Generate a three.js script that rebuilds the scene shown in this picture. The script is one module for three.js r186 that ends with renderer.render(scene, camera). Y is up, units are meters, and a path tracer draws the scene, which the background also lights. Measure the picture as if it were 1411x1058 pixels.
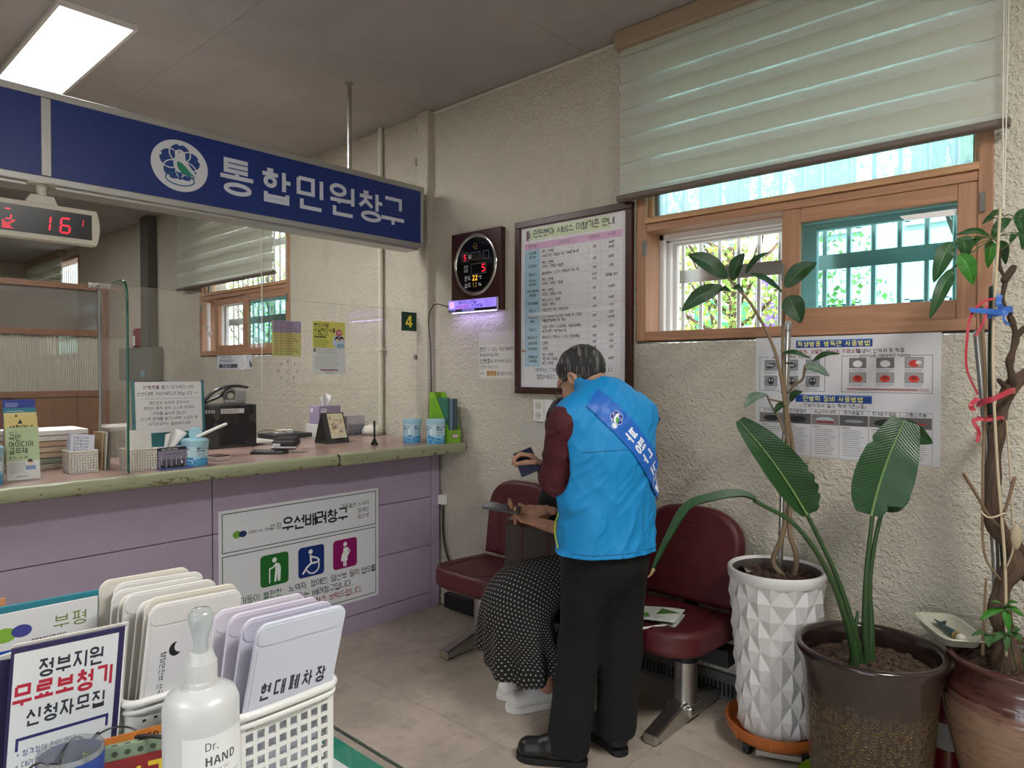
import * as THREE from 'three';
import { RoundedBoxGeometry } from 'three/addons/geometries/RoundedBoxGeometry.js';
import { ConvexGeometry } from 'three/addons/geometries/ConvexGeometry.js';
import { mergeGeometries, mergeVertices } from 'three/addons/utils/BufferGeometryUtils.js';
import { RectAreaLightUniformsLib } from 'three/addons/lights/RectAreaLightUniformsLib.js';

// ---------- camera, sky, sun, large lights, exposure ----------
const scene = new THREE.Scene();
const camera = new THREE.PerspectiveCamera(57.98, 1411 / 1058, 0.05, 200);
camera.position.set(0, 1.45, 2.896);
camera.rotation.set(-0.0177, 0.7373, 0.0008, 'YXZ');
const renderer = new THREE.WebGLRenderer({ antialias: true });
renderer.toneMapping = THREE.LinearToneMapping;
renderer.toneMappingExposure = 2.75;
renderer.shadowMap.enabled = true;
scene.background = new THREE.Color(0.80, 0.90, 1.0);
scene.backgroundIntensity = 2.3;
RectAreaLightUniformsLib.init();
const sun = new THREE.DirectionalLight(new THREE.Color(1.0, 0.95, 0.86), 3.4);
sun.position.set(6, 22, 13); sun.target.position.set(0, 0, -4);
sun.castShadow = true;
Object.assign(sun.shadow.camera, { left: -20, right: 20, top: 20, bottom: -20, near: 1, far: 60 });
sun.shadow.mapSize.set(2048, 2048);
scene.add(sun, sun.target);
const LED_POWER = 20.0;       // radiance of the office's light panels (W)
// ---------- helpers ----------
const V = (x, y, z) => new THREE.Vector3(x, y, z);
const C = (r, g, b) => new THREE.Color().setRGB(r, g, b);
const S = (hex) => new THREE.Color(hex);
const PI = Math.PI, lerp = (a, b, t) => a + (b - a) * t, clamp = (x, a = 0, b = 1) => Math.min(b, Math.max(a, x));
const sstep = (a, b, x) => { const t = clamp((x - a) / (b - a)); return t * t * (3 - 2 * t); };
function rng(seed) { let s = seed >>> 0; return () => { s = (s + 0x6d2b79f5) | 0; let t = Math.imul(s ^ (s >>> 15), 1 | s); t = (t + Math.imul(t ^ (t >>> 7), 61 | t)) ^ t; return ((t ^ (t >>> 14)) >>> 0) / 4294967296; }; }
const h2 = (x, y, s) => { let n = Math.imul(x, 374761393) + Math.imul(y, 668265263) + Math.imul(s, 1274126177); n = Math.imul(n ^ (n >>> 13), 1274126177); return ((n ^ (n >>> 16)) >>> 0) / 4294967296; };
function vn(x, y, p, s) {           // value noise that repeats every p cells
  const xi = Math.floor(x), yi = Math.floor(y), fx = x - xi, fy = y - yi, u = fx * fx * (3 - 2 * fx), v = fy * fy * (3 - 2 * fy), m = (a) => ((a % p) + p) % p;
  return lerp(lerp(h2(m(xi), m(yi), s), h2(m(xi + 1), m(yi), s), u), lerp(h2(m(xi), m(yi + 1), s), h2(m(xi + 1), m(yi + 1), s), u), v);
}
const fbm = (u, v, p, oct, s) => { let a = 0.5, r = 0, n = 0; for (let i = 0; i < oct; i++) { r += a * vn(u * p, v * p, p, s + i); n += a; a *= 0.55; p *= 2; } return r / n; };
const n3 = (x, y, z) => { const a = (i, j, k) => h2(i * 7 + k * 131, j * 13 - k * 57, 9); const xi = Math.floor(x), yi = Math.floor(y), zi = Math.floor(z), f = (t) => t * t * (3 - 2 * t), u = f(x - xi), v = f(y - yi), w = f(z - zi);
  return lerp(lerp(lerp(a(xi, yi, zi), a(xi + 1, yi, zi), u), lerp(a(xi, yi + 1, zi), a(xi + 1, yi + 1, zi), u), v), lerp(lerp(a(xi, yi, zi + 1), a(xi + 1, yi, zi + 1), u), lerp(a(xi, yi + 1, zi + 1), a(xi + 1, yi + 1, zi + 1), u), v), w) - 0.5; };
function dataTex(w, h, fn, srgb, rep = [1, 1]) {
  const d = new Uint8Array(w * h * 4);
  for (let y = 0; y < h; y++) for (let x = 0; x < w; x++) { const c = fn((x + 0.5) / w, (y + 0.5) / h), i = (y * w + x) * 4; if (c.length) { d[i] = clamp(c[0]) * 255; d[i + 1] = clamp(c[1]) * 255; d[i + 2] = clamp(c[2]) * 255; } else d[i] = d[i + 1] = d[i + 2] = clamp(c) * 255; d[i + 3] = 255; }
  const t = new THREE.DataTexture(d, w, h); t.wrapS = t.wrapT = THREE.RepeatWrapping; t.magFilter = THREE.LinearFilter; t.minFilter = THREE.LinearMipmapLinearFilter; t.generateMipmaps = true; t.repeat.set(...rep);
  if (srgb) t.colorSpace = THREE.SRGBColorSpace; t.needsUpdate = true; return t;
}
function canvasTex(w, h, draw) {
  const c = document.createElement('canvas'); c.width = w; c.height = h; const g = c.getContext('2d'); draw(g, w, h);
  const t = new THREE.CanvasTexture(c); t.colorSpace = THREE.SRGBColorSpace; t.anisotropy = 8; return t;
}
const std = (o) => new THREE.MeshStandardMaterial({ roughness: 0.6, ...o });
const phys = (o) => new THREE.MeshPhysicalMaterial({ roughness: 0.5, ...o });

// geometry
function norm(g) { const r = g.index ? g.toNonIndexed() : g; for (const k of Object.keys(r.attributes)) if (!['position', 'normal', 'uv'].includes(k)) r.deleteAttribute(k); if (!r.attributes.normal) r.computeVertexNormals(); if (!r.attributes.uv) r.setAttribute('uv', new THREE.BufferAttribute(new Float32Array(r.attributes.position.count * 2), 2)); return r; }
const merge = (list) => (list.length === 1 ? list[0] : mergeGeometries(list.map(norm)));
function triUV(g0) {                 // uv in metres, by the main direction of each face
  const g = g0.index ? g0.toNonIndexed() : g0, p = g.attributes.position, uv = new Float32Array(p.count * 2), a = V(), b = V(), c = V();
  for (let i = 0; i < p.count; i += 3) {
    a.fromBufferAttribute(p, i); b.fromBufferAttribute(p, i + 1); c.fromBufferAttribute(p, i + 2);
    const n = b.clone().sub(a).cross(c.clone().sub(a)), x = Math.abs(n.x), y = Math.abs(n.y), z = Math.abs(n.z);
    [a, b, c].forEach((q, k) => { const o = (i + k) * 2; if (y >= x && y >= z) { uv[o] = q.x; uv[o + 1] = -q.z; } else if (x >= z) { uv[o] = q.z; uv[o + 1] = q.y; } else { uv[o] = q.x; uv[o + 1] = q.y; } });
  }
  g.setAttribute('uv', new THREE.BufferAttribute(uv, 2)); return g;
}
function T(g, x = 0, y = 0, z = 0, rx = 0, ry = 0, rz = 0) { return g.applyMatrix4(new THREE.Matrix4().compose(V(x, y, z), new THREE.Quaternion().setFromEuler(new THREE.Euler(rx, ry, rz)), V(1, 1, 1))); }
const box = (w, h, d, x = 0, y = 0, z = 0, rx = 0, ry = 0, rz = 0) => T(triUV(new THREE.BoxGeometry(w, h, d)), x, y, z, rx, ry, rz);
const bb = (x0, x1, y0, y1, z0, z1) => triUV(new THREE.BoxGeometry(x1 - x0, y1 - y0, z1 - z0).translate((x0 + x1) / 2, (y0 + y1) / 2, (z0 + z1) / 2));
const rbox = (w, h, d, r = 0.004, x = 0, y = 0, z = 0, rx = 0, ry = 0, rz = 0, s = 2) => T(triUV(new RoundedBoxGeometry(w, h, d, s, Math.min(r, w / 2.01, h / 2.01, d / 2.01))), x, y, z, rx, ry, rz);
const rbb = (x0, x1, y0, y1, z0, z1, r = 0.004, s = 2) => rbox(x1 - x0, y1 - y0, z1 - z0, r, (x0 + x1) / 2, (y0 + y1) / 2, (z0 + z1) / 2, 0, 0, 0, s);
const cyl = (r0, r1, h, x = 0, y = 0, z = 0, rx = 0, ry = 0, rz = 0, n = 24, open = false) => T(norm(new THREE.CylinderGeometry(r0, r1, h, n, 1, open)), x, y, z, rx, ry, rz);
const sph = (r, x = 0, y = 0, z = 0, sx = 1, sy = 1, sz = 1, n = 16) => norm(new THREE.SphereGeometry(r, n, n * 0.75 | 0)).scale(sx, sy, sz).translate(x, y, z);
const lathe = (pts, n = 48) => norm(new THREE.LatheGeometry(pts.map((p) => new THREE.Vector2(p[0], p[1])), n));
function tube(pts, r, n = 40, m = 8, closed = false) {   // r may be a function of 0..1
  const cv = new THREE.CatmullRomCurve3(pts.map((p) => (p.isVector3 ? p : V(...p))), closed), g = new THREE.TubeGeometry(cv, n, 1, m, closed), p = g.attributes.position, q = V(), k = V();
  for (let i = 0; i <= n; i++) { cv.getPointAt(i / n, k); const R = typeof r === 'function' ? r(i / n) : r; for (let j = 0; j <= m; j++) { const o = i * (m + 1) + j; q.fromBufferAttribute(p, o).sub(k).multiplyScalar(R).add(k); p.setXYZ(o, q.x, q.y, q.z); } }
  const parts = [g];
  if (!closed) for (const [t, s] of [[0, -1], [1, 1]]) { const R = typeof r === 'function' ? r(t) : r; if (R > 0.0008) { const c = cv.getPointAt(t), d = cv.getTangentAt(t).multiplyScalar(s), e = new THREE.SphereGeometry(R, m, 4, 0, 2 * PI, 0, PI / 2); e.applyQuaternion(new THREE.Quaternion().setFromUnitVectors(V(0, 1, 0), d)).translate(c.x, c.y, c.z); parts.push(e); } }
  g.computeVertexNormals(); return merge(parts.map(norm));
}
function extr(pts, d, bevel = 0, hole) {    // outline in x,y; thickness d along z
  const s = pts instanceof THREE.Shape ? pts : new THREE.Shape(pts.map((p) => new THREE.Vector2(p[0], p[1])));
  if (hole) s.holes.push(...hole);
  return triUV(norm(new THREE.ExtrudeGeometry(s, { depth: d - 2 * bevel, bevelEnabled: bevel > 0, bevelSize: bevel, bevelThickness: bevel, bevelSegments: 2, curveSegments: 12 }).translate(0, 0, bevel)));
}
function rrShape(w, h, r) { const s = new THREE.Shape(), x = -w / 2, y = -h / 2; s.moveTo(x + r, y); s.lineTo(x + w - r, y); s.absarc(x + w - r, y + r, r, -PI / 2, 0); s.lineTo(x + w, y + h - r); s.absarc(x + w - r, y + h - r, r, 0, PI / 2); s.lineTo(x + r, y + h); s.absarc(x + r, y + h - r, r, PI / 2, PI); s.lineTo(x, y + r); s.absarc(x + r, y + r, r, PI, 1.5 * PI); return s; }
function surf(nu, nv, fn, thick = 0) {      // grid surface fn(u, v) -> Vector3, uv 0..1; with thickness both faces are built
  const g = new THREE.PlaneGeometry(1, 1, nu, nv), p = g.attributes.position, uv = g.attributes.uv;
  for (let i = 0; i < p.count; i++) { const q = fn(uv.getX(i), 1 - uv.getY(i)); p.setXYZ(i, q.x, q.y, q.z); }
  g.computeVertexNormals(); if (!thick) return norm(g);
  const b = g.clone(), n = g.attributes.normal, bp = b.attributes.position; for (let i = 0; i < p.count; i++) bp.setXYZ(i, p.getX(i) - n.getX(i) * thick, p.getY(i) - n.getY(i) * thick, p.getZ(i) - n.getZ(i) * thick);
  const ix = b.index.array; for (let i = 0; i < ix.length; i += 3) { const t = ix[i]; ix[i] = ix[i + 1]; ix[i + 1] = t; } b.computeVertexNormals(); return merge([g, b]);
}
// flat printed sheet: w x h, thin, print on the front (+z) face only
function sheet(w, h, t = 0.0008) {
  const g = new THREE.BoxGeometry(w, h, t), uv = g.attributes.uv; for (let i = 0; i < uv.count; i++) if (i < 16 || i >= 20) { uv.setXY(i, 0.004, 0.004); } return g.translate(0, 0, t / 2);
}
// objects
const used = {};
function numbered(n) { const k = used[n] = (used[n] ?? -1) + 1; return k ? n + '_' + String(k).padStart(3, '0') : n; }
function shade(o) { o.castShadow = o.receiveShadow = true; return o; }
function mesh(name, geo, mat, parent = scene) { const m = shade(new THREE.Mesh(Array.isArray(geo) ? merge(geo) : geo, mat)); m.name = parent === scene ? numbered(name) : name; parent.add(m); return m; }
function tag(o, label, category, group, kind) { o.userData = { label, category }; if (group) o.userData.group = group; if (kind) o.userData.kind = kind; return o; }
function thing(name, label, category, pos = [0, 0, 0], ry = 0, group) { const g = new THREE.Group(); g.name = numbered(name); g.position.set(...pos); g.rotation.y = ry; scene.add(g); return tag(g, label, category, group); }
function struct(name, geo, mat, parent = scene) { const m = mesh(name, geo, mat, parent); if (parent === scene) m.userData = { kind: 'structure' }; return m; }
function structGroup(name) { const g = new THREE.Group(); g.name = numbered(name); g.userData = { kind: 'structure' }; scene.add(g); return g; }

// ---------- Hangul written with pen strokes ----------
const JAMO = {
  g: ['0 0 1 0 1 1'], n: ['0 0 0 1 1 1'], d: ['1 0 0 0 0 1 1 1'], r: ['0 0 1 0 1 .5 0 .5 0 1 1 1'], m: ['0 0 1 0 1 1 0 1 0 0'], b: ['0 0 0 1 1 1 1 0', '0 .5 1 .5'],
  s: ['.5 0 .42 .4 0 1', '.48 .3 1 1'], o: ['O .5 .5 .5'], j: ['0 0 1 0', '.5 0 .42 .5 0 1', '.48 .4 1 1'], c: ['.3 -.05 .7 -.05', '0 .25 1 .25', '.5 .25 .42 .6 0 1', '.48 .55 1 1'],
  k: ['0 0 1 0 1 1', '0 .5 1 .5'], t: ['1 0 0 0 0 1 1 1', '0 .5 1 .5'], p: ['0 0 1 0', '0 1 1 1', '.28 0 .28 1', '.72 0 .72 1'], h: ['.3 -.05 .7 -.05', '0 .22 1 .22', 'O .5 .7 .3'],
};
const CHO = ['g', 'gg', 'n', 'd', 'dd', 'r', 'm', 'b', 'bb', 's', 'ss', 'o', 'j', 'jj', 'c', 'k', 't', 'p', 'h'];
const JONG = ['', 'g', 'gg', 'gs', 'n', 'nj', 'nh', 'd', 'r', 'rg', 'rm', 'rb', 'rs', 'rt', 'rp', 'rh', 'm', 'b', 'bs', 's', 'ss', 'o', 'j', 'c', 'k', 't', 'p', 'h'];
//            a ae ya yae eo e yeo ye o wa wae oe yo u wo we wi yu eu ui i : [horizontal mark, vertical mark]
const JUNG = [' A', ' B', ' C', ' D', ' E', ' F', ' G', ' H', 'o ', 'oA', 'oB', 'oI', 'y ', 'u ', 'uE', 'uF', 'uI', 'v ', 'e ', 'eI', ' I'];
function strokes(g, list, x, y, w, h) {
  for (const s of list) {
    g.beginPath();
    if (s[0] === 'O') { const [, a, b, r] = s.split(' ').map(Number); g.ellipse(x + a * w, y + b * h, r * w, r * h * (r < 0.5 ? 0.95 : 1), 0, 0, 2 * PI); } else { const q = s.split(' ').map(Number); for (let i = 0; i < q.length; i += 2) g[i ? 'lineTo' : 'moveTo'](x + q[i] * w, y + q[i + 1] * h); }
    g.stroke();
  }
}
function jamo(g, k, x, y, w, h) { if (k.length > 1) { strokes(g, JAMO[k[0]], x, y, w * 0.44, h); strokes(g, JAMO[k[1]], x + w * 0.56, y, w * 0.44, h); } else strokes(g, JAMO[k], x, y, w, h); }
function syllable(g, code, X, Y, s) {
  const c = CHO[(code / 588) | 0], [hm, vm] = JUNG[((code % 588) / 28) | 0], f = JONG[code % 28], R = (a, b, w, h) => [X + a * s, Y + b * s, w * s, h * s], L = (q) => strokes(g, [q.map((v, i) => (i % 2 ? Y + v * s : X + v * s)).join(' ')], 0, 0, 1, 1);
  const bot = f ? 0.58 : 0.93, hasV = vm !== ' ', hasH = hm !== ' ', dbl = 'BDFH'.includes(vm), right = hasV ? (dbl ? 0.48 : 0.56) : 0.82;
  const ib = hasH ? (f ? 0.33 : 0.44) : bot - (f ? 0.06 : 0.12);
  jamo(g, c, ...R(hasV ? 0.1 : 0.2, hasH && f ? 0.03 : 0.07, (hasV ? right : 0.8) - (hasV ? 0.1 : 0.2), ib - (hasH && f ? 0.03 : 0.07)));
  if (hasH) {
    const y = f ? 0.5 : hasV ? 0.68 : 0.76, x0 = hasV ? 0.06 : 0.05, x1 = hasV ? 0.66 : 0.95, m = (x0 + x1) / 2, up = f ? 0.1 : 0.16, dn = f ? 0.1 : 0.2;
    L([x0, y, x1, y]); if (hm === 'o') L([m, y, m, y - up]); if (hm === 'u') L([m, y, m, y + dn]);
    if (hm === 'y') { L([m - 0.15, y, m - 0.15, y - up]); L([m + 0.15, y, m + 0.15, y - up]); } if (hm === 'v') { L([m - 0.15, y, m - 0.15, y + dn]); L([m + 0.15, y, m + 0.15, y + dn]); }
  }
  if (hasV) {
    const b = f ? 0.62 : 0.97, x = dbl ? 0.9 : vm === 'A' || vm === 'C' ? 0.74 : 0.84, my = (0.04 + b) / 2, d = 0.1;
    L([x, 0.04, x, b]); if (dbl) L([x - 0.19, 0.06, x - 0.19, b - 0.02]);
    if (vm === 'A') L([x, my, x + 0.2, my]); if (vm === 'C') { L([x, my - d, x + 0.2, my - d]); L([x, my + d, x + 0.2, my + d]); }
    if (vm === 'B') L([x - 0.19, my, x, my]); if (vm === 'D') { L([x - 0.19, my - d, x, my - d]); L([x - 0.19, my + d, x, my + d]); }
    if (vm === 'E') L([x - 0.2, my + (hasH ? 0.16 : 0), x, my + (hasH ? 0.16 : 0)]); if (vm === 'G') { L([x - 0.2, my - d, x, my - d]); L([x - 0.2, my + d, x, my + d]); }
    if (vm === 'F') L([x - 0.36, my, x - 0.19, my]); if (vm === 'H') { L([x - 0.36, my - d, x - 0.19, my - d]); L([x - 0.36, my + d, x - 0.19, my + d]); }
  }
  if (f) jamo(g, f, ...R(0.2, 0.7, 0.64, 0.25));
}
// text at left x, top y, cell size s; pen = stroke weight in cells; align 0 left, .5 centre, 1 right; wide = letter spacing factor
function write(g, text, x, y, s, color = '#111', pen = 0.09, align = 0, wide = 1) {
  g.save(); g.strokeStyle = g.fillStyle = color; g.lineWidth = Math.max(0.7, s * pen); g.lineCap = 'butt'; g.lineJoin = 'miter'; g.miterLimit = 4; g.textBaseline = 'alphabetic';
  g.font = (pen > 0.1 ? 'bold ' : '') + Math.round(s * 0.92) + 'px sans-serif';
  const wd = [...text].map((c) => { const k = c.charCodeAt(0); return k >= 0xac00 && k < 0xd7a4 ? s * 0.98 * wide : c === ' ' ? s * 0.4 : g.measureText(c).width * wide; });
  let cx = x - align * wd.reduce((a, b) => a + b, 0);
  [...text].forEach((c, i) => { const k = c.charCodeAt(0); if (k >= 0xac00 && k < 0xd7a4) syllable(g, k - 0xac00, cx, y, s * 0.95); else if (c !== ' ') g.fillText(c, cx, y + s * 0.87); cx += wd[i]; });
  g.restore();
}
const fillR = (g, c, x, y, w, h) => { g.fillStyle = c; g.fillRect(x, y, w, h); };
function rr(g, c, x, y, w, h, r) { g.fillStyle = c; g.beginPath(); g.roundRect(x, y, w, h, r); g.fill(); }
// ---------- distance fields and surface nets (people, shoes) ----------
function cone(a, ra, b, rb, flat) {       // tapered capsule; flat = [axis, factor] makes it thinner along axis
  const bx = b.x - a.x, by = b.y - a.y, bz = b.z - a.z, L2 = bx * bx + by * by + bz * bz || 1e-9, n = flat ? flat[0].clone().normalize() : null, k = flat ? flat[1] - 1 : 0;
  return (x, y, z) => {
    let px = x - a.x, py = y - a.y, pz = z - a.z; const t = Math.min(1, Math.max(0, (px * bx + py * by + pz * bz) / L2)); px -= bx * t; py -= by * t; pz -= bz * t;
    if (n) { const d = (px * n.x + py * n.y + pz * n.z) * k; px += n.x * d; py += n.y * d; pz += n.z * d; }
    return (Math.sqrt(px * px + py * py + pz * pz) - (ra + (rb - ra) * t)) / (n ? Math.max(1, (k + 1) * 0.75) : 1);
  };
}
const ell = (c, r, M3) => (x, y, z) => { let px = x - c.x, py = y - c.y, pz = z - c.z; if (M3) { const q = M3(px, py, pz); px = q[0]; py = q[1]; pz = q[2]; } const a = px / r.x, b = py / r.y, d = pz / r.z, k0 = Math.sqrt(a * a + b * b + d * d), k1 = Math.sqrt((a / r.x) ** 2 + (b / r.y) ** 2 + (d / r.z) ** 2) || 1e-9; return (k0 * (k0 - 1)) / k1; };
const smin = (a, b, k) => { const h = Math.max(k - Math.abs(a - b), 0) / k; return Math.min(a, b) - h * h * k * 0.25; };
const blend = (list, k) => (x, y, z) => { let d = list[0](x, y, z); for (let i = 1; i < list.length; i++) d = smin(d, list[i](x, y, z), k); return d; };
const smax = (a, b, k) => -smin(-a, -b, k);
function nets(f, lo, hi, cell) {
  const nx = Math.ceil((hi.x - lo.x) / cell) + 1, ny = Math.ceil((hi.y - lo.y) / cell) + 1, nz = Math.ceil((hi.z - lo.z) / cell) + 1, v = new Float32Array(nx * ny * nz), id = new Int32Array(nx * ny * nz).fill(-1), pos = [], idx = [];
  const I = (i, j, k) => (k * ny + j) * nx + i; for (let k = 0; k < nz; k++) for (let j = 0; j < ny; j++) for (let i = 0; i < nx; i++) v[I(i, j, k)] = f(lo.x + i * cell, lo.y + j * cell, lo.z + k * cell);
  for (let k = 0; k < nz - 1; k++) for (let j = 0; j < ny - 1; j++) for (let i = 0; i < nx - 1; i++) {
    let n = 0, sx = 0, sy = 0, sz = 0; const c = (a, b, d) => v[I(i + a, j + b, k + d)];
    const E = (a, b) => { const va = c(...a), vb = c(...b); if (va < 0 !== vb < 0) { const t = va / (va - vb); sx += a[0] + (b[0] - a[0]) * t; sy += a[1] + (b[1] - a[1]) * t; sz += a[2] + (b[2] - a[2]) * t; n++; } };
    let m = 0; for (let q = 0; q < 8; q++) if (c(q & 1, (q >> 1) & 1, q >> 2) < 0) m++; if (m === 0 || m === 8) continue;
    for (const [a, b] of CUBE) E(a, b); id[I(i, j, k)] = pos.length / 3; pos.push(lo.x + (i + sx / n) * cell, lo.y + (j + sy / n) * cell, lo.z + (k + sz / n) * cell);
  }
  const quad = (a, b, c, d, flip) => { if (a < 0 || b < 0 || c < 0 || d < 0) return; flip ? idx.push(a, c, b, b, c, d) : idx.push(a, b, c, b, d, c); };
  for (let k = 1; k < nz - 1; k++) for (let j = 1; j < ny - 1; j++) for (let i = 1; i < nx - 1; i++) {
    const s = v[I(i, j, k)] < 0; if (s !== v[I(i + 1, j, k)] < 0) quad(id[I(i, j - 1, k - 1)], id[I(i, j, k - 1)], id[I(i, j - 1, k)], id[I(i, j, k)], !s);
    if (s !== v[I(i, j + 1, k)] < 0) quad(id[I(i - 1, j, k - 1)], id[I(i - 1, j, k)], id[I(i, j, k - 1)], id[I(i, j, k)], !s);
    if (s !== v[I(i, j, k + 1)] < 0) quad(id[I(i - 1, j - 1, k)], id[I(i, j - 1, k)], id[I(i - 1, j, k)], id[I(i, j, k)], !s);
  }
  const g = new THREE.BufferGeometry(), nn = new Float32Array(pos.length), uv = new Float32Array((pos.length / 3) * 2), e = cell * 0.5;
  for (let q = 0; q < pos.length; q += 3) { const x = pos[q], y = pos[q + 1], z = pos[q + 2], a = f(x + e, y, z) - f(x - e, y, z), b = f(x, y + e, z) - f(x, y - e, z), c = f(x, y, z + e) - f(x, y, z - e), l = Math.hypot(a, b, c) || 1; nn[q] = a / l; nn[q + 1] = b / l; nn[q + 2] = c / l; uv[(q / 3) * 2] = x * 0.74 - z * 0.67; uv[(q / 3) * 2 + 1] = y; }
  g.setAttribute('position', new THREE.Float32BufferAttribute(pos, 3)); g.setAttribute('normal', new THREE.BufferAttribute(nn, 3)); g.setAttribute('uv', new THREE.BufferAttribute(uv, 2)); g.setIndex(idx); return norm(g);
}
const CUBE = []; for (let a = 0; a < 8; a++) for (const b of [1, 2, 4]) if (!(a & b)) CUBE.push([[a & 1, (a >> 1) & 1, a >> 2], [(a | b) & 1, ((a | b) >> 1) & 1, (a | b) >> 2]]);
// a frame of three axes at an origin: local (x, y, z) -> world and back
function frame(o, ax, ay, az) { const P = (x, y, z) => V(o.x + ax.x * x + ay.x * y + az.x * z, o.y + ax.y * x + ay.y * y + az.y * z, o.z + ax.z * x + ay.z * y + az.z * z); P.inv = (x, y, z) => { const a = x - o.x, b = y - o.y, c = z - o.z; return [a * ax.x + b * ax.y + c * ax.z, a * ay.x + b * ay.y + c * ay.z, a * az.x + b * az.y + c * az.z]; }; P.ax = ax; P.ay = ay; P.az = az; P.o = o; return P; }
const bounds = (pts, pad) => { const b = new THREE.Box3().setFromPoints(pts); return [b.min.subScalar(pad), b.max.addScalar(pad)]; };
// head in its own frame: x to the wearer's left, y up, z forward; s = size
function headField(P, s = 1) {
  const q = (x, y, z) => V(x * s, y * s, z * s), list = [ell(q(0, 0.03, -0.012), q(0.076, 0.088, 0.096)), ell(q(0, -0.03, 0.03), q(0.062, 0.082, 0.062)), cone(q(-0.03, -0.07, 0.02), 0.036 * s, q(0, -0.1, 0.062), 0.026 * s), cone(q(0.03, -0.07, 0.02), 0.036 * s, q(0, -0.1, 0.062), 0.026 * s), cone(q(-0.034, 0.022, 0.078), 0.013 * s, q(0.034, 0.022, 0.078), 0.013 * s), ell(q(0.04, -0.03, 0.062), q(0.024, 0.02, 0.022)), ell(q(-0.04, -0.03, 0.062), q(0.024, 0.02, 0.022))], big = blend(list, 0.02 * s);
  const nose = blend([cone(q(0, 0.012, 0.089), 0.008 * s, q(0, -0.036, 0.108), 0.012 * s), ell(q(0.012, -0.04, 0.095), q(0.009, 0.008, 0.01)), ell(q(-0.012, -0.04, 0.095), q(0.009, 0.008, 0.01))], 0.01 * s), lip = blend([cone(q(-0.02, -0.066, 0.083), 0.006 * s, q(0.02, -0.066, 0.083), 0.006 * s, [V(0, 0, 1), 1]), cone(q(-0.016, -0.076, 0.083), 0.007 * s, q(0.016, -0.076, 0.083), 0.007 * s)], 0.004 * s);
  const ears = [1, -1].map((e) => { const a = ell(q(0.077 * e, -0.004, -0.008), q(0.011, 0.032, 0.02)), b = ell(q(0.086 * e, -0.002, -0.004), q(0.008, 0.02, 0.011)); return (x, y, z) => smax(a(x, y, z), -b(x, y, z), 0.006 * s); }), eyes = [1, -1].map((e) => ell(q(0.032 * e, 0.0, 0.09), q(0.016, 0.009, 0.012)));
  return (X, Y, Z) => { const [x, y, z] = P.inv(X, Y, Z); let d = smin(smin(big(x, y, z), nose(x, y, z), 0.012 * s), lip(x, y, z), 0.008 * s); d = smax(d, -Math.min(eyes[0](x, y, z), eyes[1](x, y, z)), 0.008 * s); return smin(smin(d, ears[0](x, y, z), 0.006 * s), ears[1](x, y, z), 0.006 * s); };
}
// hand: P frame at the wrist, x toward the thumb side, y along the fingers, z out of the palm; curls = bend of each finger joint
function handField(P, curls, thumb, s = 1) {
  const L = [], q = (x, y, z) => P(x * s, y * s, z * s);
  L.push(cone(q(0.012, 0.02, 0), 0.021 * s, q(0.02, 0.078, 0), 0.015 * s, [P.az, 1.5]), cone(q(-0.006, 0.02, 0), 0.02 * s, q(-0.018, 0.074, 0), 0.014 * s, [P.az, 1.5]), cone(q(0, -0.03, 0), 0.024 * s, q(0, 0.03, 0), 0.023 * s, [P.az, 1.25]));
  const palm = blend(L, 0.016 * s), fs = [[0.027, 0.084, [0.042, 0.026, 0.021], 0.0088], [0.009, 0.088, [0.046, 0.029, 0.022], 0.009], [-0.009, 0.084, [0.042, 0.027, 0.021], 0.0086], [-0.026, 0.076, [0.033, 0.021, 0.019], 0.0076]], fingers = [], tips = [];
  fs.forEach(([x, y, ln, r], i) => { let p = V(x, y, 0), a = 0; const sp = (x - 0.002) * 1.6, ch = [cone(q(x * 0.8, y - 0.03, 0), r * 1.15 * s, q(x, y, 0), r * 1.08 * s)]; ln.forEach((l, k) => { a += curls[i][k] ?? curls[i]; const n = V(p.x + Math.sin(sp) * l * 0.4, p.y + Math.cos(a) * l, p.z + Math.sin(a) * l); ch.push(cone(q(p.x, p.y, p.z), r * (1.04 - k * 0.1) * s, q(n.x, n.y, n.z), r * (0.96 - k * 0.1) * s)); p = n; }); tips.push(q(p.x, p.y, p.z)); fingers.push(blend(ch, 0.005 * s)); });
  const th = [V(0.026, 0.022, 0.004), V(0.046, 0.05, 0.012), V(0.056 + thumb[0], 0.08, 0.016 + thumb[1]), V(0.054 + thumb[0] * 1.8, 0.104, 0.018 + thumb[1] * 2)], tc = blend([cone(q(...th[0].toArray()), 0.017 * s, q(...th[1].toArray()), 0.0125 * s), cone(q(...th[1].toArray()), 0.0122 * s, q(...th[2].toArray()), 0.0105 * s), cone(q(...th[2].toArray()), 0.0105 * s, q(...th[3].toArray()), 0.0088 * s)], 0.006 * s);
  const f = (x, y, z) => { let d = palm(x, y, z); for (const g of fingers) d = smin(d, g(x, y, z), 0.007 * s); return smin(d, tc(x, y, z), 0.012 * s); };
  f.pts = [q(0, -0.05, 0), q(0.07, 0.05, 0.03), q(-0.05, 0.05, 0), q(0, 0.2, 0), q(0, 0.1, 0.1), ...tips]; return f;
}
const basis = (o, y, zHint) => { const ay = y.clone().normalize(), ax = ay.clone().cross(zHint).normalize(), az = ax.clone().cross(ay).normalize(); return frame(o, ax, ay, az); };
const onBasis = (m, P) => { m.matrixAutoUpdate = true; m.quaternion.setFromRotationMatrix(new THREE.Matrix4().makeBasis(P.ax, P.ay, P.az)); m.position.copy(P.o); return m; };
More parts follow.
